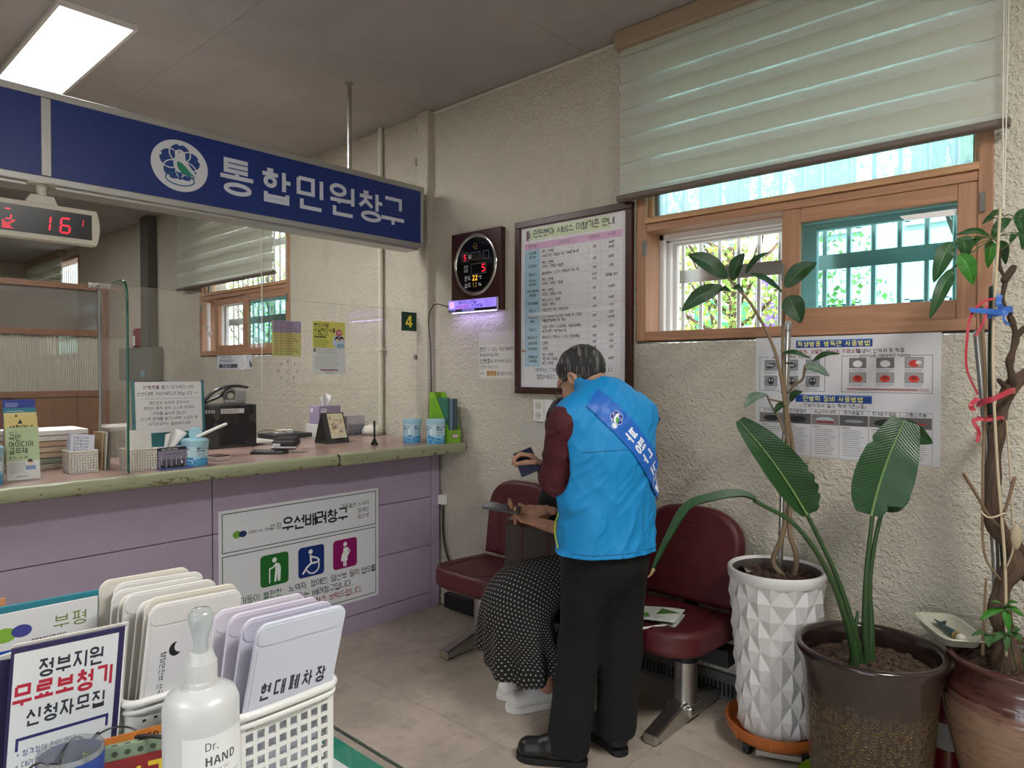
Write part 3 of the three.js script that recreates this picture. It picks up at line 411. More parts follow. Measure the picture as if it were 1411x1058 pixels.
// papers fixed to the glass
function posterOn(name, label, category, w, h, tex, pos, ry = 0, opt = {}) { const m = mesh(name, sheet(w, h, 0.0008), std({ map: tex, roughness: 0.7, ...opt })); m.position.set(...pos); m.rotation.y = ry; return tag(m, label, category); }
const lines = (g, x, y, w, n, dy, c = '#555', t = 2, seed = 1) => { const r = rng(seed); for (let i = 0; i < n; i++) { let q = x; g.fillStyle = c; while (q < x + w * (0.7 + 0.3 * r())) { const l = 4 + r() * 12; g.fillRect(q, y + i * dy, l, t); q += l + 3; } } };
posterOn('window_sign', 'small dark green plate with a yellow number 4 on glass screen', 'sign', 0.12, 0.118, canvasTex(256, 256, (g, w, h) => { fillR(g, '#123d2c', 0, 0, w, h); g.fillStyle = '#f3e23a'; g.font = 'bold 220px sans-serif'; g.textAlign = 'center'; g.fillText('4', 128, 206); }), [-3.4125, 1.765, 0.102], PI / 2);
posterOn('notice_sheet', 'yellow and white notice with red stamp hanging on the glass screen', 'notice', 0.212, 0.297, canvasTex(512, 720, (g, w, h) => {
  fillR(g, '#dfe3de', 0, 0, w, h); fillR(g, '#dcd968', 0, 0, w, 360); write(g, '본인서명', 20, 24, 60, '#222', 0.12); write(g, '사실확인서를', 20, 92, 58, '#222', 0.12); write(g, '소개합니다', 20, 156, 46, '#222', 0.12); rr(g, '#49592f', 22, 205, 190, 20, 8); lines(g, 30, 250, 240, 6, 20, '#55582a', 6, 3);
  g.fillStyle = '#c6d9e2'; g.beginPath(); g.arc(410, 270, 100, 0, 7); g.fill(); g.fillStyle = '#c8607a'; g.beginPath(); g.arc(415, 150, 50, 0, 7); g.fill(); write(g, '서명', 385, 128, 32, '#fff', 0.1); g.fillStyle = '#2a2624'; for (const x of [385, 455]) { g.beginPath(); g.arc(x, 232, 34, 0, 7); g.fill(); } g.fillStyle = '#e6c7ad'; for (const x of [388, 458]) { g.beginPath(); g.arc(x, 248, 22, 0, 7); g.fill(); } fillR(g, '#8fb2c4', 380, 300, 110, 60); fillR(g, '#7d7f78', 12, 372, 40, 44);
  lines(g, 70, 378, 380, 4, 20, '#777', 5, 6); lines(g, 40, 480, 430, 8, 22, '#8a8a86', 5, 8); rr(g, '#9c4a4a', 120, 655, 280, 18, 8); write(g, '서비스안내', 190, 684, 26, '#444', 0.1); }), [-3.4125, 1.584, 0.682], PI / 2, { transparent: true, opacity: 0.95 });
posterOn('notice_sheet', 'violet topped yellow notice with lines of print on glass screen near speech holes', 'notice', 0.17, 0.19, canvasTex(400, 450, (g, w, h) => { fillR(g, '#cfc67d', 0, 0, w, h); fillR(g, '#a79bb6', 0, 0, w, 150); const r = rng(4); for (let i = 0; i < 13; i++) { write(g, '민원신청은신분증을제시후접수'.slice(0, 10 + (i % 4)), 24, 14 + i * 33, 26, i % 4 === 1 ? '#8a2f2a' : '#3a3527', 0.1); } }), [-3.4125, 1.628, 0.944], PI / 2, { transparent: true, opacity: 0.95 });

// ---------- things on the counter ----------
const seat = (o) => o;
function wipesTub(label, x, z, r, h, ry, group, open) {
  const t = thing('wet_wipe_tub', label, 'tub', [x, CT, z], ry, group);
  const tx = canvasTex(512, 256, (g, w, hh) => { const gr = g.createLinearGradient(0, 0, 0, hh); fillR(g, '#bfdbe4', 0, 0, w, hh); fillR(g, '#a9d2e4', 0, 150, w, 106); for (let i = 0; i < 160; i++) { g.fillStyle = ['#4b9fce', '#78b9db', '#2f86bf'][i % 3]; g.beginPath(); g.arc((i * 97) % w, 256 - ((i * 53) % 90) * ((i * 53 % 90) / 90), 6 + (i % 7) * 2, 0, 7); g.fill(); } for (let k = 0; k < 4; k++) { const o = k * 128; write(g, '물티슈', o + 20, 40, 30, '#23324d', 0.12); rr(g, '#1d3f6b', o + 22, 78, 60, 12, 4); lines(g, o + 24, 100, 70, 5, 12, '#4c6377', 4, k + 2); rr(g, '#e8f3f7', o + 90, 84, 20, 18, 5); rr(g, '#e8f3f7', o + 90, 108, 20, 18, 5); rr(g, '#e8f3f7', o + 90, 132, 20, 18, 5); } });
  const body = norm(new THREE.CylinderGeometry(r, r * 0.95, h, 36, 1)).translate(0, h / 2, 0); mesh('body', body, std({ map: tx, roughness: 0.4 }), t);
  const lidM = phys({ color: S('#9fc9d6'), roughness: 0.35 }); mesh('lid', [cyl(r * 1.04, r * 1.05, 0.014, 0, h + 0.006, 0), cyl(r * 1.02, r * 1.03, 0.01, 0, h - 0.008, 0), cyl(r * 0.9, r, 0.006, 0, h + 0.016, 0)], lidM, t);
  if (open) { mesh('flap', [sph(0.03, 0.0, h + 0.04, -0.012, 1, 1, 0.18), cyl(0.022, 0.022, 0.01, 0, h + 0.02, 0)], lidM, t); }
  return t;
}
wipesTub('blue wet wipe tub at the far left end of counter beside leaflets', -3.15, 2.315, 0.056, 0.125, 1.2, null);
wipesTub('blue wet wipe tub with flipped open lid beside black tissue box', -3.16, 1.545, 0.055, 0.098, 1.0, null, true);
wipesTub('blue wet wipe tub left of the pair beside green magazine file', -3.225, 0.235, 0.054, 0.12, 0.9, null);
wipesTub('blue wet wipe tub touching the green magazine file', -3.062, 0.19, 0.056, 0.124, 2.2, null);
{ const p = tag(mesh('white_brush', T(rbox(0.022, 0.012, 0.16, 0.006), 0, 0, 0), M.white), 'white plastic handle lying slanted on the open wipe tub', 'handle'); p.position.set(-3.16, CT + 0.15, 1.47); p.rotation.set(0.33, 0.12, 0); }

// leaflet stacks
function leafletTex(bg, draw) { return canvasTex(320, 512, (g, w, h) => { fillR(g, bg, 0, 0, w, h); draw(g, w, h); }); }
const greenLeaf = leafletTex('#b3c49a', (g, w, h) => { write(g, '대한민국', 30, 40, 20, '#37472f', 0.1); write(g, '국민', 24, 70, 62, '#2b3a28', 0.13); write(g, '아이디어', 24, 136, 62, '#2b3a28', 0.13); write(g, '공모제', 24, 202, 62, '#2b3a28', 0.13); write(g, '4. 1. ~ 6. 30.', 30, 278, 32, '#333', 0.11); fillR(g, '#d8dbd6', 0, 330, w, 182); lines(g, 20, 345, 180, 8, 14, '#9aa095', 6, 3); g.fillStyle = '#6c8fc0'; g.fillRect(180, 380, 100, 40); g.fillStyle = '#e2c4a6'; g.beginPath(); g.arc(230, 352, 26, 0, 7); g.fill(); g.fillStyle = '#4b3a30'; g.beginPath(); g.arc(226, 340, 26, 3, 6.5); g.fill(); write(g, '행정안전부', 90, 470, 22, '#444', 0.1); });
{
  const t = thing('leaflet_holder', 'clear stepped leaflet holder standing left on the counter', 'leaflet holder', [-3.20, CT, 2.19], 1.5);
  mesh('stand', [rbb(-0.055, 0.055, 0, 0.004, -0.06, 0.045, 0.001, 1), box(0.11, 0.07, 0.003, 0, 0.036, 0.042, -0.1), box(0.11, 0.2, 0.003, 0, 0.1, -0.055, -0.12), box(0.11, 0.1, 0.003, 0, 0.05, -0.01, -0.12)], M.glass, t);
  const leaf = (nm, label, y, z, tex, h = 0.2) => { const m = mesh('leaflet', T(merge([sheet(0.105, h, 0.003)]), 0, 0, 0), std({ map: tex, roughness: 0.55 })); const c = V(0, y, z).applyAxisAngle(V(0, 1, 0), 1.5); m.position.set(-3.20 + c.x, CT + c.y, 2.19 + c.z); m.rotation.set(0, 1.5, 0); m.rotateX(-0.14); tag(m, label, 'leaflet', null); };
  leaf('a', 'pale green leaflet with bold Korean title and drawn child reading', 0.105, 0.02, greenLeaf);
  leaf('b', 'yellow leaflet with small triangle print, behind the pale green leaflet', 0.145, -0.005, leafletTex('#d5c37c', (g) => { g.fillStyle = '#333'; g.beginPath(); g.moveTo(150, 24); g.lineTo(175, 70); g.lineTo(125, 70); g.fill(); write(g, '생활안내', 40, 84, 60, '#3a3a30', 0.13); }));
  leaf('c', 'pale yellow leaflet standing third in the counter holder', 0.16, -0.022, leafletTex('#d6c98c', (g) => { g.fillStyle = '#333'; g.beginPath(); g.moveTo(120, 16); g.lineTo(150, 60); g.lineTo(90, 60); g.fill(); }));
  leaf('d', 'teal leaflet peeking out behind the yellow leaflets', 0.178, -0.034, leafletTex('#2f7d92', (g) => lines(g, 30, 30, 200, 3, 20, '#cfe3e8', 6, 4)));
  leaf('e', 'dark blue leaflet standing tallest at the back of the holder', 0.21, -0.046, leafletTex('#2d3f94', (g) => { lines(g, 24, 34, 130, 3, 16, '#cdd4ee', 5, 5); }));
}
// stacked paper behind the first basket
for (let i = 0; i < 7; i++) {
  const y = CT + 0.012 + i * 0.024, m = mesh('paper_stack', rbox(0.22, 0.021, 0.29, 0.003, 0, 0, 0), std({ color: S(['#a9a08c', '#7d8a76', '#b9a58c', '#c9b295', '#b89a7c', '#d8d2c6', '#e3e0da'][i]), roughness: 0.8 })); m.position.set(-3.57, y, 2.03); m.rotation.y = 0.04 * Math.sin(i * 3.1);
  tag(m, ['beige paper pack at the bottom of the stack behind the counter basket', 'grey green file pack second from bottom of the paper stack', 'tan paper pack third from bottom of the counter paper stack', 'light tan paper pack in the middle of the counter stack', 'brown paper pack third from top of the counter stack', 'off white paper pack just below the top of the stack', 'white printed paper pack topmost of the counter stack'][i], 'paper stack');
}
// woven plastic baskets
const weave = dataTex(128, 128, (u, v) => { const a = (u * 8) % 1, b = (v * 8) % 1; return a > 0.28 && a < 0.72 && b > 0.28 && b < 0.72 ? 0 : 1; }, false);
function basketWall(w, h, cell, bar, t) {  // a sheet with real square holes, in x,y, thickness t
  const nx = Math.round(w / cell), ny = Math.round(h / cell), cx = w / nx, cy = h / ny, list = [];
  for (let i = 0; i <= nx; i++) list.push(new THREE.BoxGeometry(bar, h, t).translate(-w / 2 + i * cx, h / 2, 0));
  for (let j = 0; j <= ny; j++) list.push(new THREE.BoxGeometry(w, bar, t * 0.96).translate(0, j * cy, 0));
  return merge(list);
}
function smallBasket(label, x, z, ry, w = 0.15, d = 0.115, h = 0.088) {
  const t = thing('basket', label, 'basket', [x, CT, z], ry); const m = std({ color: S('#d8d3c6'), roughness: 0.5 });
  for (const s of [-1, 1]) { mesh('side', T(basketWall(w, h, 0.0105, 0.0052, 0.002), 0, 0, (s * d) / 2, -s * 0.02), m, t); mesh('side', T(basketWall(d, h, 0.0105, 0.0052, 0.002), (s * w) / 2, 0, 0, 0, PI / 2, 0), m, t); }
  mesh('base', box(w, 0.003, d, 0, 0.002, 0), m, t);
  const rim = []; for (const s of [-1, 1]) rim.push(rbox(w + 0.01, 0.008, 0.006, 0.002, 0, h, (s * d) / 2), rbox(0.006, 0.008, d + 0.01, 0.002, (s * w) / 2, h, 0)); mesh('rim', rim, m, t);
  return t;
}
smallBasket('cream woven basket holding printed envelopes left of the glass divider', -3.292, 1.966, 1.57, 0.1, 0.1);
smallBasket('cream woven basket behind the green edge of the glass divider', -3.19, 1.775, 1.57, 0.112, 0.1);
const envTex = canvasTex(256, 512, (g, w, h) => { fillR(g, '#d9dbe4', 0, 0, w, h); for (let i = 0; i < 9; i++) write(g, ['부평구', '산곡동', '민원실', '접수처', '담당자'][i % 5] + '귀하', 30, 30 + i * 44, 34, '#55586a', 0.1); });
const blank = [std({ map: envTex, roughness: 0.75 }), std({ color: S('#cfd1e0'), roughness: 0.75 }), std({ color: S('#e2e0da'), roughness: 0.75 }), std({ color: S('#d3cdbd'), roughness: 0.8 })];
function papersIn(n, x, z, ry, mats, h, step, names, cat, lean = 0.1) {
  for (let i = 0; i < n; i++) { const m = mesh('envelope', sheet(0.088, h, 0.004), mats[i % mats.length]); const o = V(0, 0, 0.028 - i * step).applyAxisAngle(V(0, 1, 0), ry); m.position.set(x + o.x, CT + 0.006 + h / 2, z + o.z); m.rotation.y = ry; m.rotateX(-0.16); m.rotateZ(-lean - i * 0.02); tag(m, names(i), cat, names(0) === names(1) ? names.group : undefined); }
}
const eA = (i) => ['pale envelope printed with Korean lines, frontmost in cream counter basket', 'lilac envelope second from the front in cream counter basket', 'lilac envelope third from the front in cream counter basket', 'lilac envelope at the back of the cream counter basket'][i];
papersIn(4, -3.30, 1.966, 1.57, [blank[0], blank[1], blank[1], blank[1]], 0.15, 0.017, eA, 'envelope');
const eB = (i) => ['cream paper sheaf frontmost in the basket behind the divider', 'cream paper sheaf second in the basket behind the divider', 'cream paper sheaf third in the basket behind the divider', 'cream paper sheaf at the back of the divider basket'][i];
papersIn(4, -3.19, 1.775, 1.57, [blank[2], blank[3], blank[2], blank[3]], 0.16, 0.017, eB, 'paper', 0.02);
for (let i = 0; i < 3; i++) { const m = tag(mesh('brochure', T(rbox(0.006, 0.16, 0.1, 0.001, 0, 0.08, 0), 0, 0, 0, 0, 0, 0), [std({ color: S('#b59b78') }), std({ color: S('#c9c3b6') }), std({ color: S('#6d6a66') })][i]), ['tan brochure leaning between the two counter baskets', 'pale brochure leaning between the two counter baskets', 'grey brochure nearest the glass divider, leaning between two counter baskets'][i], 'brochure'); m.position.set(-3.33 + i * 0.012, CT, 1.893 - i * 0.011); m.rotation.set(0, -1.5, 0.06); }
// tissue box
function tissueBox(name, label, x, y, z, ry, w, h, d, mat, flow) {
  const t = thing(name, label, 'tissue box', [x, y, z], ry); mesh('box', new THREE.BoxGeometry(w, h, d).translate(0, h / 2, 0), mat, t);
  if (flow) mesh('tissue', surf(14, 14, (u, v) => { const a = (u - 0.5) * 0.07 * (0.6 + v * 0.7); return V(a + v * 0.03 * flow, h - 0.004 + v * 0.085 - Math.abs(u - 0.5) * v * 0.05, 0.014 * Math.sin(u * 9) * (0.3 + v)); }, 0.0006), M.paper, t); return t;
}
const blackBox = std({ roughness: 0.45, map: canvasTex(512, 320, (g, w, h) => { fillR(g, '#8b8192', 0, 0, w, h); fillR(g, '#1d1c22', 0, 0, w, 44); write(g, 'NICE PARK TISSUE', 60, 4, 36, '#ddd', 0.12); write(g, '저희 편리하게 하십시오', 120, 90, 28, '#3a3140', 0.11); fillR(g, '#2a2930', 40, 190, 440, 130); for (let i = 0; i < 14; i++) { rr(g, i % 3 ? '#6c6a70' : '#b9b7ba', 50 + i * 30, 150 + (i % 4) * 14, 16, 120, 5); } g.fillStyle = '#ddd'; g.beginPath(); g.arc(430, 240, 20, 0, 7); g.fill(); }) });
tissueBox('tissue_box', 'black and mauve printed tissue box with white tissue on the counter', -3.168, CT, 1.655, 1.57, 0.118, 0.088, 0.07, blackBox, 1);
tissueBox('tissue_box', 'lavender tissue box with pulled tissue on the desk behind the calendar', -3.91, CT + 0.085, 0.39, 1.57, 0.16, 0.115, 0.11, std({ roughness: 0.5, map: canvasTex(256, 220, (g, w, h) => { fillR(g, '#9587a8', 0, 0, w, h); rr(g, '#e0dce8', 20, 28, 70, 50, 10); write(g, '화장지', 26, 40, 20, '#6a5a80', 0.12); }) }), 0.3);
{ const t = tag(mesh('leaflet', rbox(0.15, 0.001, 0.07, 0.0005, -3.085, CT + 0.0016, 1.66, 0, 1.5, 0), std({ color: S('#3b4a7c'), roughness: 0.4 })), 'dark blue leaflet lying flat in front of the black tissue box', 'leaflet'); t.userData.label = 'dark blue leaflet lying flat in front of the black tissue box'; }
{ const t = tag(mesh('card_box', rbox(0.085, 0.02, 0.075, 0.002, -3.225, CT + 0.011, 1.41, 0, 0.2, 0), std({ color: S('#c3b4ab') })), 'low pale card box lying right of the open wipe tub', 'box'); mesh('lid', rbox(0.08, 0.005, 0.07, 0.001, -3.225, CT + 0.0235, 1.41, 0, 0.2, 0), std({ color: S('#4a2a2c') }), t); }
// framed notice stand with teal edges
{
  const t = thing('notice_stand', 'white notice stand with teal side edges standing behind the counter glass', 'notice stand', [-3.52, CT, 1.515], 1.57);
  const tx = canvasTex(700, 560, (g, w, h) => { fillR(g, '#e3e3e1', 0, 0, w, h); write(g, '번호표를 뽑고 대기해주시면', 350, 40, 42, '#33302e', 0.09, 0.5); write(g, '번호표', 195, 40, 42, '#8c3350', 0.1, 0.5); write(g, '순번대로 처리해드리겠습니다 ^^', 340, 110, 44, '#33302e', 0.09, 0.5); fillR(g, '#777', 40, 185, 620, 3); ['개인정보 보호와 관련하여', '본인이 동의 없이 수수료 면제의', '조회를 필요로 합니다', '수수료 면제를 받으시려면 수급자 및', '국가유공자는 말씀해주세요'].forEach((s, i) => write(g, s, 350, 215 + i * 58, 37, '#3a3735', 0.09, 0.5)); });
  const p = mesh('panel', sheet(0.315, 0.245, 0.004), std({ map: tx, roughness: 0.35 }), t); p.position.set(0, 0.247, 0); p.rotation.x = -0.06;
  for (const x of [-0.163, 0.163]) mesh('side_edge', box(0.012, 0.26, 0.012, x, 0.247, 0, -0.06), std({ color: S('#1f7078') }), t); mesh('stand', [box(0.28, 0.135, 0.004, 0, 0.068, -0.02), rbox(0.3, 0.006, 0.1, 0.002, 0, 0.003, -0.03), box(0.31, 0.02, 0.008, 0, 0.128, 0.002)], std({ color: S('#23767c'), roughness: 0.3 }), t);
}
// black ticket printer with a tape gun lying on it
{
  const t = thing('ticket_printer', 'large black printer box with white label strip behind the counter glass', 'printer', [-3.80, 0.902, 1.115], 1.45);
  const W = 0.31, H = 0.365; mesh('body', [rbox(W, H, 0.22, 0.008, 0, H / 2, -0.02, 0, 0, 0, 1), rbox(W - 0.04, 0.02, 0.01, 0.003, 0, H * 0.35, 0.09)], M.black, t);
  const tx = canvasTex(512, 64, (g, w, h) => { fillR(g, '#17171a', 0, 0, w, h); g.fillStyle = '#c9c9c9'; g.font = 'bold 50px sans-serif'; g.fillText('REEM', 20, 50); fillR(g, '#d8d7d2', 210, 4, 250, 56); lines(g, 225, 18, 200, 3, 14, '#555', 5, 2); });
  const l = mesh('label_strip', sheet(0.26, 0.03, 0.001), std({ map: tx }), t); l.position.set(-0.02, H - 0.035, 0.0905);
  const u = thing('tape_gun', 'black tape gun with curved handle lying on the black printer', 'tape gun', [-3.82, 1.268, 1.095], 1.3);
  mesh('handle', [tube([V(-0.11, 0.012, 0), V(-0.08, 0.05, 0), V(-0.03, 0.085, 0), V(0.06, 0.1, 0), V(0.12, 0.092, 0)], (k) => 0.011 - 0.003 * k, 24, 8), tube([V(-0.1, 0.012, 0), V(-0.02, 0.05, 0), V(0.02, 0.09, 0)], 0.01, 16, 8)], M.blackGloss, u);
  mesh('roll', [T(norm(new THREE.TorusGeometry(0.03, 0.013, 10, 24)), 0.03, 0.045, 0)], M.greyPlastic, u); mesh('guide', [rbox(0.11, 0.02, 0.04, 0.004, 0.05, 0.011, 0), rbox(0.06, 0.06, 0.01, 0.003, 0.08, 0.045, 0.016)], std({ color: S('#9a9a98'), metalness: 0.4, roughness: 0.4 }), u);
}
// pin pad with cable
{
  const t = thing('card_terminal', 'black and silver card terminal with gold strip on the counter', 'card terminal', [-3.305, CT, 1.06], 0.78);
  mesh('base', rbox(0.17, 0.016, 0.1, 0.006, -0.035, 0.008, 0.02), M.blackGloss, t); mesh('body', [rbox(0.125, 0.05, 0.1, 0.014, 0.04, 0.048, -0.01, 0.18), rbox(0.1, 0.012, 0.06, 0.004, 0.045, 0.074, -0.012, 0.18)], M.dark, t);
  mesh('silver_band', rbox(0.13, 0.014, 0.102, 0.006, 0.04, 0.038, -0.01, 0.18), M.alu, t); mesh('gold_strip', rbox(0.09, 0.004, 0.01, 0.001, -0.02, 0.108, -0.05), std({ color: S('#a98a3a'), metalness: 0.6, roughness: 0.4 }), t); mesh('paper_label', rbox(0.04, 0.014, 0.002, 0.0005, 0.005, 0.045, 0.044, 0.18), M.white, t);
  mesh('cable', tube([V(-0.115, 0.012, 0.03), V(-0.118, 0.07, 0.02), V(-0.09, 0.11, 0), V(-0.03, 0.112, -0.04), V(0.03, 0.1, -0.07)], 0.0016, 40, 6), M.dark, t);
}
// papers and boxes on the staff desk behind the glass
{
  const t = thing('staff_desk', 'low staff desk behind the counter, mostly hidden by things on it', 'desk', [0, 0, 0]); mesh('desk_top', rbb(-4.55, -3.705, 0.87, 0.9, 0.1, 3.2, 0.003, 1), std({ color: S('#a59a8a') }), t); for (const x of [-4.5, -3.95]) for (const z of [0.15, 3.1]) mesh('leg', bb(x, x + 0.05, 0, 0.87, z, z + 0.05), M.greyPaint, t);
}
{ const L = ['white paper tray at the bottom of the stack behind the card terminal', 'grey paper tray second in the stack behind the card terminal', 'crumpled pale paper pile third in the stack behind the card terminal', 'black document tray topmost in the stack behind the card terminal']; [['#c9c7c2', 0.055], ['#8d8d8a', 0.03], ['#dedcd8', 0.05], ['#2a2a2d', 0.03]].reduce((y, [c, h], i) => { const m = tag(mesh('paper_tray', rbox(0.26, h - 0.003, 0.2, 0.004, -4.0 + i * 0.004, y + h / 2, 0.66 - i * 0.01, 0, 1.5 + 0.05 * i, 0), std({ color: S(c), roughness: 0.6 })), L[i], 'tray'); return y + h; }, 0.9); }
for (const [i, w, h, y, c, l] of [[0, 0.17, 0.213, 0.9, '#cdcbc8', 'tall white paper bundle under the lavender tissue box'], [1, 0.2, 0.13, 0.9, '#3d3e3d', 'dark grey desk box below the grey printed box']]) tag(mesh('desk_box', rbox(w, h, 0.15, 0.004, [-3.935, -3.955][i], y + h / 2, [0.39, 0.18][i], 0, 1.57, 0), std({ color: S(c) })), l, 'box');
{ const m = tag(mesh('printed_box', T(new THREE.BoxGeometry(0.17, 0.125, 0.1), -3.93, 1.03 + 0.0625, 0.19, 0, 1.57, 0), std({ roughness: 0.5, map: canvasTex(256, 220, (g, w, h) => { fillR(g, '#b5b3b6', 0, 0, w, h); fillR(g, '#55535a', 60, 100, 196, 120); for (let i = 0; i < 8; i++) rr(g, '#8b898f', 66 + i * 24, 84 + (i % 3) * 10, 14, 110, 4); fillR(g, '#77757c', 0, 0, 50, 220); }) })), 'grey printed box on the desk right of the lavender tissue box', 'box'); }
tissueBox('tissue_box', 'small white tissue pack lying on the black document tray', -3.99, 1.0645, 0.64, 1.5, 0.1, 0.02, 0.06, M.white, 0);
// desk calendar
{
  const t = thing('desk_calendar', 'black desk calendar with pale picture page turned to month 5', 'calendar', [-3.535, CT, 0.585], 1.57);
  mesh('stand', [box(0.15, 0.185, 0.003, 0, 0.09, 0.034, -0.36), box(0.15, 0.185, 0.003, 0, 0.09, -0.034, 0.36), box(0.15, 0.002, 0.13, 0, 0.0015, 0)], M.black, t);
  const p = mesh('page', sheet(0.105, 0.15, 0.001), std({ roughness: 0.7, map: canvasTex(256, 360, (g, w, h) => { fillR(g, '#d9cfa6', 0, 0, w, h); g.fillStyle = '#4a4432'; g.font = 'bold 60px sans-serif'; g.fillText('5', 20, 90); const r = rng(8); for (let i = 0; i < 40; i++) { g.fillStyle = ['#b98a7a', '#f0ece0', '#8f6f5e', '#d3a77c', '#c9c2ae'][i % 5]; g.beginPath(); g.ellipse(50 + r() * 170, 90 + r() * 180, 10 + r() * 18, 10 + r() * 14, 0, 0, 7); g.fill(); } fillR(g, '#e6dfbf', 0, 300, w, 60); lines(g, 20, 312, 210, 3, 14, '#999', 4, 3); }) }), t); p.position.set(0.012, 0.102, 0.033); p.rotation.x = -0.36;
  const rings = []; for (let i = 0; i < 8; i++) rings.push(T(norm(new THREE.TorusGeometry(0.007, 0.0012, 5, 12)), -0.06 + i * 0.017, 0.177, 0, 0, PI / 2, 0)); mesh('ring', rings, M.steel, t);
}
// pen on a stand
{
  const t = thing('pen_stand', 'black pen standing upright on its cone base on the counter', 'pen stand', [-3.246, CT, 0.493]);
  mesh('base', lathe([[0, 0], [0.021, 0], [0.021, 0.006], [0.014, 0.02], [0.009, 0.032], [0.006, 0.036], [0, 0.036]], 20), M.blackGloss, t); mesh('pen', [lathe([[0, 0.03], [0.005, 0.032], [0.0065, 0.06], [0.0055, 0.1], [0.007, 0.11], [0.006, 0.137], [0, 0.14]], 14)], M.blackGloss, t);
}
// lime magazine file
{
  const t = thing('magazine_file', 'lime green mesh magazine file at the right end of the counter', 'magazine file', [-3.185, CT, 0.085], 1.52);
  const lime = std({ color: S('#7cb12c'), roughness: 0.4 }), D = 0.185, W = 0.085, H = 0.295;
  const side = (x) => { const s = new THREE.Shape([[0, 0], [D, 0], [D, 0.075], [0.045, H], [0, H]].map((p) => new THREE.Vector2(...p))), hs = []; for (let i = 0; i < 10; i++) for (let j = 0; j < 16; j++) { const px = 0.016 + i * 0.013 + (j % 2) * 0.006, py = 0.1 + j * 0.0105; if (px + 0.006 < 0.045 + (D - 0.045) * (1 - (py - 0.075) / (H - 0.075)) - 0.012) hs.push(new THREE.Path().absarc(px, py, 0.0036, 0, 2 * PI)); } return extr(s, 0.0025, 0, hs).rotateY(-PI / 2).translate(x, 0, 0); };
  mesh('side', side(-W / 2), lime, t); mesh('side', side(W / 2), lime, t); mesh('base', box(W, 0.003, D, 0, 0.0015, D / 2), lime, t); mesh('front', rbox(W, 0.075, 0.003, 0.001, 0, 0.0375, D), lime, t); mesh('back', box(W, H, 0.003, 0, H / 2, 0), lime, t);
  const lb = mesh('label', sheet(0.05, 0.025, 0.001), std({ map: canvasTex(128, 64, (g, w, h) => { fillR(g, '#8d2f35', 0, 0, w, h); rr(g, '#e4e2df', 8, 8, 112, 48, 6); write(g, '민원서류', 16, 18, 24, '#444', 0.1); }) }), t); lb.position.set(0, 0.04, D + 0.002);
  const cols = ['#2f6a58', '#356a5f', '#8ba1b4', '#6f8aa6', '#39454a', '#5c6a6c', '#3a5058'], nm = ['dark green folder leftmost in the lime magazine file', 'green folder second from left in the lime magazine file', 'pale blue folder third from left in the lime magazine file', 'blue folder in the middle of the lime magazine file', 'charcoal folder third from right in the lime magazine file', 'grey folder second from right in the lime magazine file', 'slate folder rightmost in the lime magazine file'];
  cols.forEach((c, i) => { const m = mesh('folder', rbox(0.0085, 0.25 + (i < 2 ? 0.012 : 0), 0.15, 0.002, 0, 0.13, 0.085), std({ color: S(c), roughness: 0.5 })); const o = V(-0.0345 + i * 0.0112, 0.004, 0.004).applyAxisAngle(V(0, 1, 0), 1.52); m.position.set(-3.185 + o.x, CT + o.y, 0.085 + o.z); m.rotation.y = 1.52; tag(m, nm[i], 'folder'); });
}
// ---------- staff room ----------
{ // wooden partition with ribbed glass
  const t = thing('partition_screen', 'brown wooden partition with ribbed glass behind the counter at left', 'partition', [0, 0, 0]), X = -5.6, z0 = 1.125, z1 = 3.4, fr = (y0, y1, a, b) => rbb(X - 0.02, X + 0.02, y0, y1, a, b, 0.003, 1);
  const brown = std({ map: M.wood.map, color: S('#94857a'), roughness: 0.5 });
  mesh('frame', [fr(0, 2.07, z0, z0 + 0.045), fr(2.03, 2.07, z0 + 0.045, z1), fr(1.70, 1.745, z0 + 0.045, z1), fr(1.27, 1.315, z0 + 0.045, z1), fr(0, 0.1, z0 + 0.045, z1)], brown, t);
  mesh('lower_panel', bb(X - 0.012, X + 0.012, 0.1, 1.27, z0 + 0.045, z1), brown, t);
  const ribs = surf(900, 1, (u, v) => V(X + 0.003 * Math.cos(u * 2 * PI * 150), lerp(1.315, 1.70, v), lerp(z1, z0 + 0.045, u))); mesh('ribbed_glass', ribs, phys({ color: S('#b4b0a2'), transmission: 0.55, roughness: 0.3, thickness: 0 }), t);
  mesh('upper_glass', bb(X - 0.003, X + 0.003, 1.745, 2.03, z0 + 0.045, z1), phys({ color: S('#7d7871'), transmission: 0.6, roughness: 0.06, thickness: 0 }), t);
}
{ const t = thing('electrical_cabinet', 'grey wall cabinet with dark conduit rising from it in staff room', 'cabinet', [0, 0, 0]); mesh('box', rbb(-8.45, -7.53, 1.35, 1.705, 0.003, 0.12, 0.008, 1), M.greyPaint, t); mesh('conduit', rbb(-7.86, -7.66, 1.705, CEIL, 0.003, 0.1, 0.01, 1), std({ color: S('#54514a') }), t); mesh('label', box(0.12, 0.07, 0.003, -7.75, 1.43, 0.121), std({ color: S('#7f9fae') }), t); }
{ const t = thing('wall_torch', 'red cylinder with printed label fixed above the grey wall cabinet', 'torch', [-7.95, 1.706, 0.06]); mesh('body', lathe([[0, 0], [0.075, 0], [0.08, 0.02], [0.08, 0.17], [0.07, 0.2], [0, 0.2]], 20), std({ color: S('#7c2330'), roughness: 0.4 }), t); mesh('label', box(0.05, 0.1, 0.004, 0.02, 0.07, 0.08), M.white, t); }
